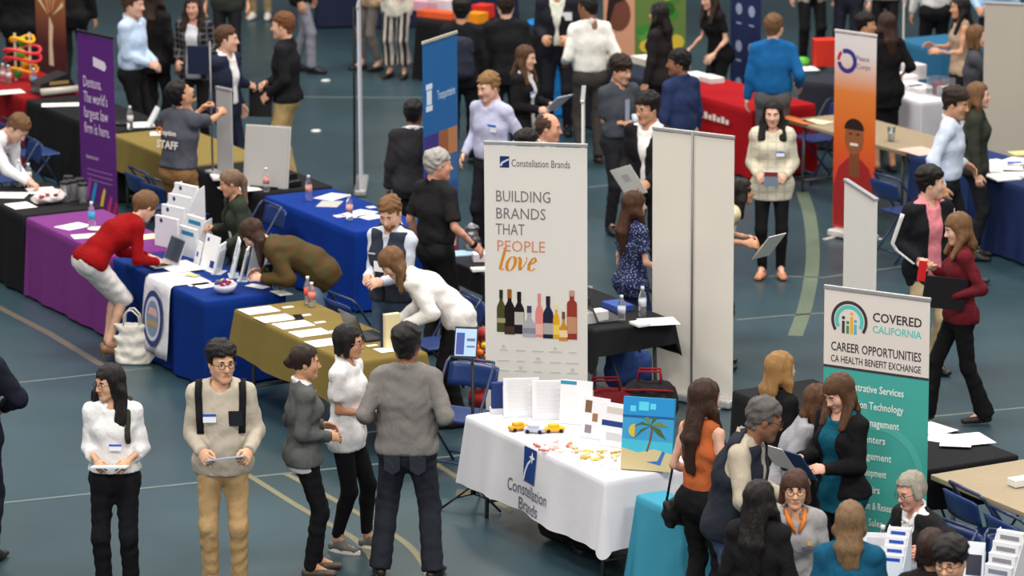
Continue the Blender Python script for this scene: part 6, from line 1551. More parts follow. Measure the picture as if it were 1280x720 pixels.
text(bp_, 'SUNSET', -.14, .41, .07, (90, 200, 230), width=.2, loc=tuple(M @ Vector((-.13, -.023, .41))), rot=(math.pi / 2 - math.radians(12), 0, 0)) if False else pic([rect(-.13, .40, -.09, .44), rect(-.07, .41, .0, .47), rect(.01, .42, .05, .46)], (90, 205, 232), 'header_mark', .0016)
mb = MB(); mb.box((0, .10, .12), (.04, .006, .26), Matrix.Rotation(math.radians(18), 3, 'X')); mb.build('easel_leg', paper((200, 196, 190)), bp_)
# toy cars and giveaways
def toy_car(label, px, py, col, rz):
    p = on(px, py, .746); r = empty('toy_car', (p.x, p.y, .746), rz, label, 'toy car')
    mb = MB(); mb.box((0, 0, .026), (.15, .06, .028), bev=.008); mb.build('car_body', plain('car_%d' % col[0], col, .35), r)
    mb = MB(); mb.box((-.005, 0, .05), (.08, .052, .026), bev=.010); mb.build('cabin', plain('car_%d' % col[0], col, .35), r)
    for sx in (-1, 1):
        for sy in (-1, 1): mb = MB(); mb.tube([(sx * .045, sy * .024, .014), (sx * .045, sy * .034, .014)], .014, 10); mb.build('wheel', plain('tyre', (28, 28, 30), .6), r)
toy_car('yellow toy car, the whole-yellow one on the white tablecloth', 693, 540, (232, 170, 30), .1); toy_car('pale grey toy car on the white tablecloth', 668, 541, (176, 182, 200), -.2); toy_car('small orange toy car at the left of the giveaways', 648, 538, (226, 160, 40), .5)
rr = random.Random(9)
def pile(label, px, py, n, cols, sx, sy, g):
    pts_ = []
    for k in range(n * 12):
        if len(pts_) >= n: break
        q = on(px + rr.uniform(-sx, sx), py + rr.uniform(-sy, sy), .746)
        if any((q - o_).length < .075 for o_ in pts_): continue
        pts_.append(q)
        k = len(pts_); mb = MB(); mb.ellipsoid((0, 0, .012), (.024, .014, .012), 8, 6); mb.tube([(-.037, 0, .012), (-.020, 0, .012)], [.012, .004], 6); mb.tube([(.020, 0, .012), (.037, 0, .012)], [.004, .012], 6)
        o = mb.build('wrapped_sweet', ink(cols[k % len(cols)]), None, (q.x, q.y, .746), rr.uniform(0, 3), smooth=True); tag(o, label, 'sweet', g)
pile('wrapped pink and white sweet in the pile on the white tablecloth', 695, 560, 26, [(226, 170, 160), (232, 214, 208), (220, 190, 150), (214, 120, 110)], 26, 6, 'pink sweets on the white tablecloth')
pile('wrapped yellow sweet in the pile by the beach picture', 748, 570, 18, [(230, 200, 80), (226, 216, 170), (220, 190, 120), (206, 160, 60)], 24, 6, 'yellow sweets on the white tablecloth')
sheet('white card with dark print near the corner of the white tablecloth', 742, 580, w=.10, d=.14, z=.7465, name='card', cat='card'); sheet('white slip right of the printed card on the white tablecloth', 765, 584, w=.10, d=.06, z=.7465, name='card', cat='card')
sheet('large white sheet at the left end of the white tablecloth', 640, 530, w=.3, d=.22, z=.7465)
# --- sweets jar behind the tablet
p = G(606, 505); jr = empty('ball_jar', (p.x, p.y, 0), 0, 'tall jar of coloured balls left of the tall white banner', 'jar')
mb = MB(); mb.lathe([(.13, 0), (.13, .10), (.03, .11), (.03, .22), (.10, .24)], 18); mb.build('pedestal', plain('pedestal', (150, 40, 40), .4), jr, smooth=True)
for k in range(40):
    a = k * 2.399; zz = .27 + .26 * k / 40; q = .085 * math.sin(math.pi * (.12 + .8 * k / 40)) + .02
    mb = MB(); mb.ellipsoid((q * math.cos(a), q * math.sin(a), zz), (.03, .03, .03), 8, 6); mb.build('ball', plain('ball_%d' % (k % 5), ((220, 60, 50), (240, 190, 40), (60, 150, 70), (236, 120, 40), (60, 100, 180))[k % 5], .3), jr, smooth=True)
mb = MB(); mb.lathe([(.07, .55), (.075, .60), (.03, .64)], 18); mb.build('lid', plain('pedestal', (150, 40, 40), .4), jr, smooth=True)
# --- tote bag on the floor
p = G(178, 452); tb = empty('tote_bag', (p.x - .06, p.y - .06, 0), math.radians(-8), 'white fabric tote bag standing on the floor by the runner', 'bag')
F = Field((-.2, -.12, 0), (.2, .12, .42), .011)
F.seg((0, 0, .01), (0, 0, .34), .075, .045, .02, (1, 0, 0), .165, .150, flat=True); F.wrinkle(.006, 38, 77); F.cut((0, 0, .002), (0, 0, -1)); V, Q = F.mesh()
link('bag_body', npmesh('bag_body', V, Q, cloth((206, 202, 194))), tb)
for s in (-1, 1):
    mb = MB(); mb.tube([(-.08, s * .03, .33), (-.075, s * .035, .42), (-.04, s * .045, .465), (.0, s * .045, .47), (.05, s * .035, .42), (.06, s * .03, .33)], .008, 6); mb.build('handle', cloth((206, 202, 194)), tb, smooth=True)
# --- bags under the black table
def soft_bag(name, label, px, py, size, col, rz, trim=None, zc=.0):
    p = G(px, py); r = empty(name, (p.x, p.y, 0), rz, label, 'bag')
    F = Field((-size[0] / 2 - .06, -size[1] / 2 - .06, 0), (size[0] / 2 + .06, size[1] / 2 + .06, size[2] + .06), .014)
    rr_ = size[1] / 2
    F.seg((-size[0] / 2 + rr_, 0, size[2] / 2), (size[0] / 2 - rr_, 0, size[2] / 2), rr_, rr_, .02, (0, 0, 1), size[2] / 2, size[2] / 2); F.wrinkle(.006, 30, int(px)); F.cut((0, 0, .002), (0, 0, -1)); V, Q = F.mesh()
    link('bag_body', npmesh('bag_body', V, Q, cloth(col)), r)
    for s in (-1, 1):
        mb = MB(); mb.tube([(-size[0] * .2, s * .04, size[2] - .03), (-size[0] * .18, s * .05, size[2] + .08), (size[0] * .18, s * .05, size[2] + .08), (size[0] * .2, s * .04, size[2] - .03)], .010, 6); mb.build('handle', cloth(trim or col), r, smooth=True)
    if trim: mb = MB(); mb.tube([(-size[0] * .42, -size[1] * .36, size[2] * .82), (0, -size[1] * .46, size[2] * .86), (size[0] * .42, -size[1] * .36, size[2] * .82)], .010, 6); mb.build('zip_trim', cloth(trim), r, smooth=True)
    return r
soft_bag('duffel_bag', 'dark red duffel bag on the floor behind the white tablecloth', 757, 532, (.55, .26, .30), (88, 20, 26), .1)
soft_bag('suitcase', 'black bag with red trim beside the dark red duffel', 812, 530, (.46, .26, .36), (34, 32, 36), -.1, trim=(130, 30, 36))
soft_bag('tote_bag', 'blue tote bag under the short black tablecloth', 786, 486, (.42, .2, .34), (52, 74, 130), .2)
soft_bag('backpack', 'black backpack under the white tablecloth, nearest its front corner', 745, 690, (.40, .26, .22), (30, 30, 34), -.6); soft_bag('backpack', 'dark bag under the white tablecloth, left of the black backpack', 700, 676, (.36, .24, .22), (44, 40, 40), -.9)
# --- black table with two bottles
box_thing('blue_packet', 'blue plastic packet behind the bottles on the short black tablecloth', 'packet', 772, 386, (.24, .16, .05), (60, 84, 160), z=.746)
bottle('water bottle by the laptop on the short black tablecloth', 777, 403, lab=(190, 196, 206), h=.22); bottle('water bottle farther right on the short black tablecloth', 803, 395, lab=(190, 196, 206), h=.24)
sheet('white paper spread at the corner of the short black tablecloth', 823, 402, w=.3, d=.26, rz=.2); sheet('white leaflet stack in front of the right bottle', 800, 406, w=.15, d=.11, th=.02)
laptop('dark laptop on the short black tablecloth behind the banner edge', 755, 398, 70, z=.746, col=(70, 68, 70), scr=(40, 44, 52))
box_thing('tissue_box', 'white tissue box at the edge of the tall white banner', 'box', 741, 402, (.13, .22, .09), (206, 206, 206), z=.746)
# --- dark table beside the white-haired man
box_thing('gift_box', 'white gift box on the dark table beside the tall white banner', 'box', 604, 326, (.18, .12, .07), (220, 214, 222), rz=.1, z=.746)
sheet('white dish-like packet at the front of the dark table', 600, 338, w=.15, d=.11, rz=.2, th=.02, z=.746, name='packet', cat='packet'); sheet('pale blue leaflet pile under the hand of the white-haired man', 583, 317, w=.26, d=.2, rz=.3, col=(150, 180, 210), z=.746, th=.01)
p = on(590, 313, .746); mb = MB(); rr = random.Random(3); go = empty('gift_bag', (p.x, p.y, .746), 0, 'crumpled silver wrapped gift behind the white-haired man', 'gift')
F = Field((-.12, -.12, 0), (.12, .12, .26), .012); F.seg((0, 0, .05), (0, 0, .16), .08, .05, .02); F.ell((0, 0, .20), (.06, .05, .04), k=.03); F.wrinkle(.010, 70, 9); F.cut((0, 0, .002), (0, 0, -1)); V, Q = F.mesh(); link('wrapping', npmesh('wrapping', V, Q, plain('silver_film', (120, 120, 124), .3, .5, metal=.5)), go)
mb = MB(); mb.lathe([(.02, .16), (.024, .175), (.02, .19)], 10); mb.build('ribbon', ink((60, 60, 64)), go, smooth=True)
pile('bright wrapped sweet on the far end of the dark table', 601, 317, 5, [(226, 180, 50), (206, 70, 50), (220, 206, 190)], 5, 2, 'sweets on the dark table')
# --- plain royal blue table
bottle('water bottle at the far end of the plain royal blue table', 386, 250, lab=(214, 150, 140), h=.23); bottle('water bottle in the middle of the plain royal blue table', 437, 275, lab=(214, 160, 150), h=.23)
for k, (x, y, w_, d_, a, lab) in enumerate([(415, 246, .22, .30, .5, 'white sheet nearest the far bottle on the plain royal blue cloth'), (412, 255, .2, .28, .9, 'printed sheet in the middle of the plain royal blue cloth'), (448, 267, .22, .32, .4, 'white leaflet pile behind the middle bottle'), (463, 271, .2, .2, .2, 'white sheet beside the vest man on the plain royal blue cloth'), (425, 270, .1, .1, 0, 'white card left of the middle bottle'), (464, 259, .08, .08, 0, 'round white coaster on the plain royal blue cloth')]):
    sheet(lab, x, y, w_, d_, ROW + a, col=(226, 226, 230) if k != 1 else (180, 176, 176))
sheet('orange leaflet at the near end of the plain royal blue cloth', 505, 291, .2, .26, ROW, col=(206, 150, 70))
# --- silver board on the black table
p = on(331, 234, .746); bd = empty('display_board', (p.x, p.y, .746), aim(200), 'large silver back of a display board on the black table', 'display board')
M = Matrix.Rotation(math.radians(-10), 3, 'X')
mb = MB(); mb.box(M @ Vector((0, 0, .28)), (.44, .02, .58), M); mb.build('board', plain('silver_board', (176, 174, 172), .4, .5, metal=.2), bd)
mb = MB(); mb.box(M @ Vector((0, .016, .28)), (.46, .012, .60), M); mb.build('frame', plain('board_frame', (196, 194, 192), .4, .5), bd)
mb = MB(); mb.box((0, .06, .006), (.28, .20, .012)); mb.build('foot', blk, bd)
bottle('water bottle in front of the silver board', 333, 239, lab=(206, 140, 130), h=.22)
p = on(366, 233, .746); mb = MB(); mb.box((0, 0, .03), (.14, .10, .06), bev=.01); mb.box((0, .04, .07), (.14, .02, .08)); tag(mb.build('telephone', blk, None, (p.x, p.y, .746), .6), 'black desk telephone right of the silver board', 'telephone')
# sign the staff man is putting up
q = G(266, 217, .748); sg = empty('sign_stand', (q.x, q.y, .748), math.radians(-50), 'grey sign panel with a thin pole being put up by the staff man', 'sign')
mb = MB(); mb.tube([(0, 0, .02), (0, 0, 1.28)], .010, 8); mb.build('pole', plain('pole_grey', (120, 120, 122), .4, .5, metal=.5), sg, smooth=True)
mb = MB(); mb.box((.17, .03, .44), (.24, .014, .80)); mb.build('panel', plain('sign_grey', (170, 168, 168), .5), sg)
mb = MB(); mb.box((.17, .03, .84), (.25, .03, .03), bev=.006); mb.build('top_rail', plain('rail_170', (170, 170, 172), .35, .5, metal=.4), sg)
mb = MB(); mb.box((.1, .02, .015), (.36, .12, .03), bev=.01); mb.build('base', plain('rail_170', (170, 170, 172), .35, .5, metal=.4), sg)
# papers on the dark table behind the green blazer
sheet('white papers left of the silver board', 300, 236, .35, .3, .4, z=.746); sheet('white printed pile under the sign panel', 284, 222, .3, .24, .2, z=.746, th=.02)
# --- olive far table
bottle('water bottle on the far olive cloth', 163, 162, lab=(206, 206, 206), h=.24)
stand_flyer('slanted white card holder on the far olive cloth', 185, 158, .14, .22, 250, tilt=30); sheet('white sheet on the far olive cloth, by the bottle', 178, 156, .24, .3, .2); sheet('small white sheet at the near end of the far olive cloth', 200, 167, .2, .2, .1)
p = on(152, 155, .746); mb = MB(); mb.lathe([(.10, 0), (.12, .01), (.12, .022), (.05, .026)], 18); tag(mb.build('tray', blk, None, (p.x, p.y, .746), smooth=True), 'round black tray on the far olive cloth', 'tray')
# --- long black table, upper left
sheet('cream sheet on the long black tablecloth', 77, 131, .42, .2, ROW + 1.2); sheet('white leaflet at the corner by the toy tower', 12, 115, .3, .24, .4)
p = on(66, 116, .746); wb = empty('cased_display', (p.x, p.y, .746), .5, 'black wedge-shaped display case with a pale front edge below the maroon banner', 'display case')
mb = MB(); mb.prism([(-.2, 0), (.2, 0), (.2, .10), (.12, .22), (-.2, .12)], -.14, .14, Matrix.Rotation(math.pi / 2, 4, 'X')); mb.build('case', blk, wb)
mb = MB(); mb.tube([(-.2, -.16, .045), (.22, -.16, .045)], .04, 10); mb.build('pale_roll', plain('roll', (186, 180, 170), .5), wb, smooth=True)
mb = MB(); mb.box((.02, -.142, .13), (.22, .003, .035)); mb.build('gold_mark', ink((150, 120, 70)), wb)
# toy tower on the red table
p = on(27, 100, .746); tw = empty('toy_tower', (p.x, p.y, .746), .2, 'marble-run toy tower with orange and green loops on the red table', 'toy')
for sx in (-.06, .10): mb = MB(); mb.box((sx, 0, .26), (.025, .025, .52)); mb.build('post', plain('toy_post', (206, 196, 170), .5), tw)
for k, (zz, c, rr_) in enumerate(((.12, (240, 150, 30), .16), (.24, (214, 50, 60), .2), (.33, (214, 60, 70), .2), (.45, (246, 170, 30), .13))):
    mb = MB(); mb.tube([(rr_ * math.cos(t) + .02, rr_ * .7 * math.sin(t), zz + .03 * math.sin(2 * t)) for t in [2 * math.pi * q / 16 for q in range(17)]], .018, 6); mb.build('track_loop', plain('toy_%d' % k, c, .35), tw, smooth=True)
for k, (x, zz, c) in enumerate(((.02, .42, (70, 170, 50)), (.0, .30, (90, 190, 60)), (.05, .2, (240, 200, 40)), (-.04, .08, (60, 150, 60)))): mb = MB(); mb.tube([(x, -.04, zz), (x, .04, zz)], .05, 14); mb.build('wheel', plain('toyw_%d' % k, c, .35), tw, smooth=True)
bottle('water bottle right of the toy tower', 43, 113, lab=(90, 130, 170), h=.24)
for q in ((4, 103), (11, 105)): bottle('clear bottle left of the toy tower, at the left edge', q[0], q[1], lab=(206, 190, 196), group='clear bottles by the toy tower')
# --- right side tables
p = on(1114, 176, .746); tumb = empty('tumbler', (p.x, p.y, .746), 0, 'clear cup standing on the far bare beige table', 'cup'); mb = MB(); mb.lathe([(.03, 0), (.042, .14), (.038, .14), (.026, .01)], 14); mb.build('cup', clearmat(), tumb, smooth=True); mb = MB(); mb.lathe([(.026, .005), (.034, .08)], 12); mb.build('drink', ink((190, 190, 190)), tumb)
sheet('orange leaflet at the far end of the far bare beige table', 996, 150, .5, .14, ROW, col=(200, 110, 60)); sheet('cream paper on the far bare beige table', 1022, 152, .3, .2, ROW + .3, col=(214, 200, 170))
sheet('pink and white leaflet on the navy cloth behind the orange banner', 1150, 189, .4, .3, ROW, col=(214, 180, 170))
for k, (x, y) in enumerate(((1245, 205), (1258, 214), (1270, 205), (1252, 222), (1274, 219))): sheet('white paper in the loose pile on the right-edge navy cloth', x, y, .32, .26, ROW + k, th=.012 + .01 * (k % 3), group='papers on the right-edge navy cloth')
sheet('blue printed leaflet on top of the right-edge paper pile', 1268, 203, .14, .08, .2, col=(50, 90, 180), z=.78)
sheet('yellow folder behind the right-edge paper pile', 1278, 191, .24, .2, .3, col=(206, 190, 130), z=.75)
for k, (x, y, s_) in enumerate(((1128, 104, (.30, .2, .10)), (1142, 98, (.2, .2, .16)), (1138, 110, (.36, .26, .05)), (1150, 114, (.26, .2, .05)))): box_thing('carton', ('white box at the far left of the white-clothed table', 'taller white box on the white-clothed table', 'flat white box at the front of the white-clothed table', 'lowest white box at the near end of the white-clothed table')[k], 'box', x, y, s_, (224, 220, 222), z=.746)
p = on(1176, 118, .746); bk = empty('acrylic_bin', (p.x, p.y, .746), ROW, 'clear bin with red packets at the end of the white-clothed table', 'bin')
mb = MB(); 
for s in (-1, 1): mb.box((s * .12, 0, .09), (.006, .2, .18)); mb.box((0, s * .1, .09), (.24, .006, .18))
mb.build('bin_walls', clearmat(), bk); mb = MB(); mb.box((-.02, 0, .06), (.10, .12, .12)); mb.build('red_packet', ink((140, 30, 50)), bk); mb = MB(); mb.box((.07, 0, .05), (.08, .14, .10)); mb.build('white_packet', ink((214, 206, 206)), bk)
# navy and red tables
for k, (x, y, s_, c, lab) in enumerate(((825, 92, (.26, .2, .14), (60, 90, 170), 'blue tub on the slate navy cloth'), (807, 80, (.34, .2, .08), (214, 206, 196), 'white carton on the slate navy cloth'), (838, 100, (.2, .16, .06), (206, 120, 80), 'orange packet on the slate navy cloth'), (872, 98, (.34, .2, .05), (222, 220, 220), 'white leaflet stack by the leaning woman'), (888, 102, (.3, .18, .06), (216, 214, 214), 'pale box right of the leaning hands'))): box_thing('carton', lab, 'box', x, y, s_, c, z=.746)
bottle('water bottle on the slate navy cloth', 860, 90, lab=(220, 220, 226), h=.24)
tcl = [o for o in bpy.data.objects if str(o.get('label', '')).startswith('bright red tablecloth')][0]
for k in range(11): flat(tcl, [rect(-.42 + k * .085, .53, -.36 + k * .085, .53 + .05 + .02 * (k % 2))], (226, 214, 210), 'lettering', y=-.435)
flat(tcl, [disc(-.56, .56, .075, 14)], (226, 214, 210), 'emblem', y=-.435)
box_thing('carton', 'red carton on the table right of the blue-shirted man', 'box', 1032, 82, (.28, .2, .3), (196, 50, 36), z=.746, rz=.1)
c_ = G(985, 92, Z); T27 = table('folding table under dark grey cloth right of the blue-shirted man', G(1000, 100, Z), .70, W=.60, cloth_col=(44, 46, 56), clabel='dark grey tablecloth with a red carton, right of the blue-shirted man', seed=44, axis='far', ang=math.radians(-30))
sheet('white paper with a green mark behind the blue-shirted man', 1004, 86, .3, .3, .2); p = on(1003, 82, .746); mb = MB(); mb.ellipsoid((0, 0, .05), (.09, .06, .05)); tag(mb.build('pouch', plain('green_item', (90, 176, 60), .5), None, (p.x, p.y, .746), smooth=True), 'round green pouch beside the red carton', 'pouch')
tfl = [o for o in bpy.data.objects if str(o.get('label', '')).startswith('black tablecloth with a yellow flame')][0]
flat(tfl, [[(-.62, .36), (-.46, .36), (-.43, .46), (-.50, .50), (-.53, .60), (-.60, .52), (-.66, .46)]], (220, 160, 30), 'flame_mark', y=-.455); text(tfl, 'C', -.12, .42, .24, (220, 216, 200), y=-.455, bold=.008); text(tfl, '3', .06, .42, .24, (220, 216, 200), y=-.455, bold=.008)
for k, (x, y, s_, c) in enumerate(((535, 12, (.5, .3, .12), (226, 170, 190)), (548, 22, (.5, .2, .08), (214, 90, 50)), (556, 14, (.3, .3, .16), (230, 214, 222)), (596, 28, (.2, .2, .12), (226, 140, 30)), (604, 22, (.2, .2, .16), (206, 50, 40)))): box_thing('packet_pile', ('pink packet pile on the far black cloth', 'orange packet row on the far black cloth', 'pale packet stack on the far black cloth', 'orange tub at the right end of the far black cloth', 'red tub at the right end of the far black cloth')[k], 'packet', x, y, s_, c, z=.746, rz=-.6)
p = G(672, 62, 1.075); mb = MB(); r = empty('tub', (TALLT.x - .12, TALLT.y, 1.078), 0, 'blue and white tub on the tall blue cocktail table', 'tub'); mb.lathe([(.10, 0), (.13, .16)], 16); mb.build('tub', plain('tub_white', (220, 224, 230), .4), r, smooth=True); mb = MB(); mb.lathe([(.135, .16), (.135, .20), (.05, .24), (.03, .36)], 16); mb.build('lid', plain('tub_blue', (40, 110, 180), .4), r, smooth=True)
# --- bottom right booth
for a_k, (x, y, w_, a, lab) in enumerate(((1180, 548, .26, .5, 'crumpled white leaflet pile on the black cloth beyond the bare beige table'), (1165, 536, .3, .1, 'white sheet beside the teal banner on the black cloth'), (1215, 549, .3, -.2, 'white printed sheet at the right of the black cloth'), (1195, 553, .22, .9, 'white leaflet in the middle of the black cloth'))): sheet(lab, x, y, w_, .24, ROW + a, th=.004, z=.7465 + .0045 * a_k)
box_thing('card_stack', 'small white card stack on the bare beige table at the right edge', 'cards', 1276, 606, (.1, .16, .05), (222, 220, 216))
rack('white four-step leaflet rack with blue labels in front of the grey-haired woman', 1116, 722, 4, w=.13, h=.15, face=200, mark=(40, 80, 170), dot=False, step=.045, rise=.045)
rack('white leaflet rack with grey labels in the bottom right corner', 1248, 746, 4, w=.18, h=.20, face=214, mark=(130, 130, 140), dot=False, step=.05, rise=.06)
stand_flyer('framed photo leaflet behind the teal-topped woman', 1094, 706, .16, .20, 190, marks=[(-.25, .15, .2, .5, (90, 80, 84)), (-.35, .6, .35, .85, (200, 198, 200))], tilt=8)
stand_flyer('leaflet with a yellow edge beside the man with thick glasses', 1213, 730, .16, .26, 200, marks=[(-.5, .0, -.3, .9, (206, 170, 60)), (-.2, .2, .4, .7, (60, 60, 70))], tilt=10)
bottle('water bottle behind the framed photo leaflet', 1103, 703, lab=(60, 130, 160), h=.24)

# ------------------------------------------------------------------ things people hold or wear on their backs
def held(label, who, which, off, size, col, rot, name='paper_sheet', cat='paper', parts=(), z=0):
    """off and rot in the holder's own frame (right, forward, up)"""
    P = PP[who]; S = P['S']
    if which == 'mid': c = (P['palm'][0] + P['palm'][1]) / 2
    else: c = P['palm'][which]
    R = P['M'].to_3x3(); c = c + R @ Vector(off)
    r = empty(name, (c.x, c.y, c.z), 0, label, cat)
    E = (R @ Matrix.Rotation(math.radians(rot[2]), 3, 'Z') @ Matrix.Rotation(math.radians(rot[0]), 3, 'X') @ Matrix.Rotation(math.radians(rot[1]), 3, 'Y'))
    r.rotation_euler = E.to_euler()
    mb = MB(); mb.box((0, 0, 0), size); mb.build('cover' if cat == 'folder' else 'sheet', paper(col), r)
    for (nm, cc, s, kk) in parts: mb = MB(); mb.box(cc, s); mb.build(nm, ink(kk), r)
    return r
held('white pamphlet in the hands of the woman in the loose white shirt', 'white_blouse', 'mid', (0, .06, .02), (.24, .16, .012), (206, 212, 220), (12, 0, 0))
held('blue-grey leaflet held by the man in the beige sweater', 'sweater_man', 'mid', (0, .06, .02), (.26, .18, .006), (150, 166, 196), (14, 6, 0), parts=[('white_page', (0, 0, -.005), (.25, .17, .003), (210, 210, 214))])
held('blue and white leaflet held by the woman with long brown hair in black', 'paper_woman', 'mid', (0, .06, .05), (.24, .006, .28), (206, 212, 226), (-50, 0, -10), parts=[('blue_half', (.06, -.004, 0), (.11, .002, .27), (50, 84, 160))])
held('white certificate with a round seal held by the man in the black suit', 'certificate_man', 'mid', (0, .05, .02), (.24, .004, .31), (226, 224, 222), (-24, 22, 0), parts=[('seal', (0, .003, .04), (.08, .002, .08), (190, 190, 194)), ('seal_far', (0, -.003, .04), (.08, .002, .08), (190, 190, 194))])
held('blue and red leaflet in the hands of the woman in the cream jacket', 'cream_jacket', 'mid', (0, .05, .02), (.13, .01, .18), (176, 190, 214), (-30, 0, 0), parts=[('red_band', (0, .006, .06), (.12, .002, .05), (190, 80, 60))])
held('white sheet and tan envelope held by the person in royal blue', 'royal_blue_shirt', 'mid', (.05, .10, -.02), (.22, .006, .28), (222, 220, 216), (-40, 0, -40), parts=[('tan_envelope', (0, -.008, -.06), (.22, .004, .18), (190, 160, 110))])
held('open blue folder with white pages read by the woman in the black cardigan', 'reading_woman', 'mid', (0, .10, .03), (.34, .25, .008), (44, 66, 104), (52, 0, 0), 'document_folder', 'folder', [('white_page', (.10, .03, -.007), (.22, .22, .004), (222, 222, 224))])
held('black folder carried by the striding woman in maroon', 'maroon_woman', 1, (-.035, -.02, .06), (.02, .34, .25), (28, 26, 30), (8, 0, 0), 'document_folder', 'folder')
held('red cloth in the hand of the striding woman in maroon', 'maroon_woman', 0, (0, .05, -.06), (.06, .05, .16), (196, 30, 36), (10, 10, 0), 'red_scarf', 'scarf')
held('navy folder held by the woman in the checked blazer', 'plaid_blazer', 1, (.03, .05, -.06), (.24, .02, .31), (32, 40, 66), (0, 0, 0), 'document_folder', 'folder')
held('black folder held by the man in the black sweater', 'handshake_black', 1, (.02, .02, -.02), (.02, .24, .31), (30, 28, 30), (0, 8, 0), 'document_folder', 'folder')
q = PP['tie_boy']['palm'][0]; mb = MB(); mb.lathe([(.028, 0), (.036, .10), (.033, .10), (.025, .006)], 12); tag(mb.build('paper_cup', paper((200, 214, 232)), None, (q.x, q.y, q.z), smooth=True), 'pale cup in the hand of the young man with the tie', 'cup')
def backpack(who, label, col, straps=True, w=.30, h=.44, d=.15, sc=(26, 26, 30)):
    P = PP[who]; S = P['S']; R = P['M'].to_3x3()
    SC, d2, s2, f2 = [Vector(v) for v in (P['SC'], P['d2'], P['s2'], P['f2'])]
    base = P['M'] @ ((SC - d2 * (h + .02) - f2 * .19) * S)
    r = empty('backpack', base, 0, label, 'backpack'); 
    Rm = R @ Matrix((s2, f2, d2)).transposed(); r.rotation_euler = Rm.to_euler()
    F = Field((-w / 2 - .04, -d / 2 - .06, -.02), (w / 2 + .04, d / 2 + .06, h + .04), .014)
    F.seg((0, 0, d / 2), (0, 0, h - d / 2), d / 2, d / 2, .02, (1, 0, 0), w / 2, w / 2 * .92); F.seg((0, -.05, .10), (0, -.05, .20), .06, .055, .02, (1, 0, 0), w * .36, w * .36); F.wrinkle(.004, 34, 55); V, Q = F.mesh()
    link('pack_body', npmesh('pack_body', V * S, Q, cloth(col)), r)
    mb = MB(); mb.tube([(-.04, 0, h - .02), (-.03, 0, h + .03), (.03, 0, h + .03), (.04, 0, h - .02)], .009, 6); mb.build('grab_loop', cloth(sc), r, smooth=True)
    if straps:
        Fj = P['F']
        for s in (-1, 1):
            pts = [SC + s2 * s * .142 - f2 * .12 + d2 * .0, SC + s2 * s * .144 - f2 * .075 + d2 * .070, SC + s2 * s * .145 + d2 * .086, SC + s2 * s * .148 + f2 * .07 + d2 * .060]
            for k in range(9):
                hit = Fj.surf(np.array(SC + s2 * s * (.150 - .01 * k / 8) - d2 * (-.01 + k / 8 * .27) + f2 * .45), -np.array(f2), .6); pts.append(Vector(hit) + f2 * .016)
            Minv = (Matrix.Translation(base) @ Rm.to_4x4()).inverted() @ P['M']
            q_ = [Minv @ (pp * S) for pp in pts]
            sd = Vector((.024 * S, 0, 0)); V = []; Fc = []
            for pp in q_: V += [pp - sd, pp + sd]
            Fc = [(2 * i, 2 * i + 1, 2 * i + 3, 2 * i + 2) for i in range(len(q_) - 1)]
            o_ = link('strap', npmesh('strap', V, Fc, cloth(sc)), r); md = o_.modifiers.new('thickness', 'SOLIDIFY'); md.thickness = .010; md.offset = 0
    return r
backpack('sweater_man', 'black backpack worn by the man in the beige sweater', (28, 28, 32)); backpack('backpack_man', 'dark blue-grey backpack worn by the man at the far table', (44, 48, 62), straps=False, w=.32, h=.48, d=.18)
# shoulder purse
q = PP['halter_woman']['w']((-.22, -.02, .80)); pu = empty('shoulder_purse', (q.x, q.y, q.z), .3, 'black shoulder purse at the hip of the woman in the orange halter top', 'purse')
F = Field((-.14, -.08, -.12), (.14, .08, .14), .012); F.seg((-.04, 0, 0), (.04, 0, 0), .05, .05, .02, (0, 0, 1), .10, .10); F.wrinkle(.006, 50, 31); V, Q = F.mesh(); link('purse_body', npmesh('purse_body', V, Q, plain('purse_black', (26, 24, 26), .5)), pu)
mb = MB(); mb.tube([(-.06, 0, .08), (-.02, .0, .3), (.05, .02, .52)], .008, 6); mb.build('strap', plain('purse_black', (26, 24, 26), .5), pu, smooth=True)
# sleeve stripes of the track jacket, staff print, watch, collar
P = PP['track_jacket']; S = P['S']
for a_i in (0, 1):
    Sx, E, WR, T_, fd = P['arms'][a_i]; e = 1 if a_i == 0 else -1
    for k in (-1, 0, 1):
        pts = []
        for t in np.linspace(0.05, 1, 7):
            base_ = Sx + (E - Sx) * t; out = np.array(P['s2']) * e + np.array(P['f2']) * (.25 * k); out = out / np.linalg.norm(out); pts.append(Vector((base_ + out * (.080 - .008 * t)) * S))
        for t in np.linspace(.15, .95, 5):
            base_ = E + (WR - E) * t; out = np.array(P['s2']) * e * .8 + np.array((0, 0, -.5)) + np.array(P['f2']) * (.25 * k); out = out / np.linalg.norm(out); pts.append(Vector((base_ + out * (.074 - .020 * t)) * S))
        mb = MB(); mb.tube(pts, .007, 5); mb.build('sleeve_stripe', ink((214, 214, 216)), P['root'], smooth=True)
P = PP['staff_shirt']; S = P['S']
hit = P['F'].surf(np.array(P['SC']) - np.array(P['d2']) * .20 - np.array(P['f2']) * .5, np.array(P['f2'])); Rm = Matrix((-Vector(P['s2']), -Vector(P['d2']), Vector(P['f2']))).transposed()
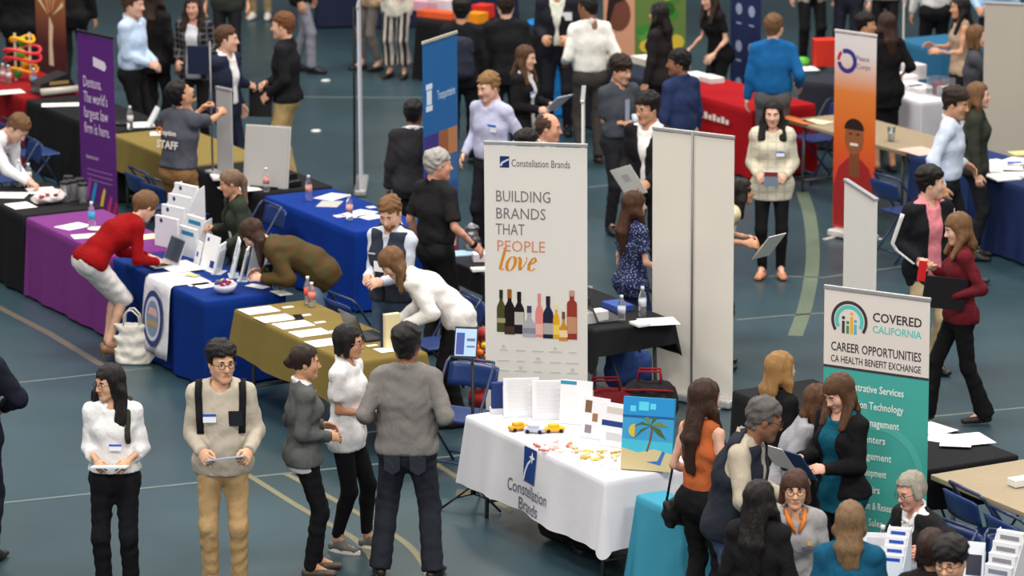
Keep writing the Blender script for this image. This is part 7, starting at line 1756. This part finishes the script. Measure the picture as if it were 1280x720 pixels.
def back_print(s_, dx, dz, size, c):
    o = text(P['root'], s_, 0, 0, size, c, bold=.003, align='CENTER'); b_ = Matrix((Vector(P['s2']), Vector(P['d2']), -Vector(P['f2']))).transposed()
    o.rotation_euler = b_.to_euler(); o.location = Vector((hit - np.array(P['f2']) * .022 + np.array(P['s2']) * dx + np.array(P['d2']) * dz) * S); o.name = 'shirt_print'
back_print('STAFF', 0, -.06, .10, (214, 206, 200)); back_print('option', .02, .06, .065, (206, 200, 196)); back_print('O', -.10, .06, .10, (226, 120, 50))
P = PP['white_hair_man']; S = P['S']; Sx, E, WR, T_, fd = P['arms'][0]
mb = MB(); mb.tube([Vector((WR - fd * .03) * S), Vector((WR - fd * .0) * S)], .036, 12); mb.build('wristwatch', blk, P['root'])
P = PP['orange_collar']; S = P['S']
mb = MB()
for e in (-1, 1): mb.tube([Vector((P['NB'] + P['s2'] * e * .062 + P['f2'] * .03 + P['d2'] * .03) * S), Vector((P['NB'] + P['s2'] * e * .05 + P['f2'] * .095 - P['d2'] * .03) * S), Vector((P['NB'] + P['s2'] * e * .012 + P['f2'] * .128 - P['d2'] * .10) * S)], [.014, .016, .008], 6)
mb.build('collar_trim', ink((214, 120, 40)), P['root'], smooth=True)
P = PP['white_blouse']; S = P['S']
mb = MB(); pts = []
for k in range(8):
    t = k / 7; o_ = np.array(P['SC']) - np.array(P['s2']) * .12 + (np.array(P['d2']) * .3 - np.array(P['f2']) * .06 * (1 - t * 2) if t < .4 else np.array(P['f2']) * .45 - np.array(P['d2']) * ((t - .4) * .35)); dr = -np.array(P['d2']) if t < .4 else -np.array(P['f2'])
    pts.append(Vector((P['F'].surf(o_, dr, .6) - dr * .010) * S))
mb.tube(pts, .020, 6); mb.build('bag_strap', cloth((52, 54, 44)), P['root'], smooth=True)
chair_under(PP['grey_hair_woman'], 'navy folding chair under the grey-haired woman in the black jacket')
P = PP['grey_shirt_man']; S = P['S']
for e in (-1, 1):
    q = np.array(P['C']) + np.array(P['s0']) * e * .088 - np.array(P['f0']) * .139 - np.array(P['d0']) * .085
    mb = MB(); mb.prism([(-.055, .06), (.055, .06), (.055, -.04), (0, -.075), (-.055, -.04)], -.004, .004, Matrix.Translation(Vector(q * S)) @ Matrix.Rotation(math.pi / 2 + .12, 4, 'X')); mb.build('back_pocket', cloth((46, 50, 60)), P['root'])
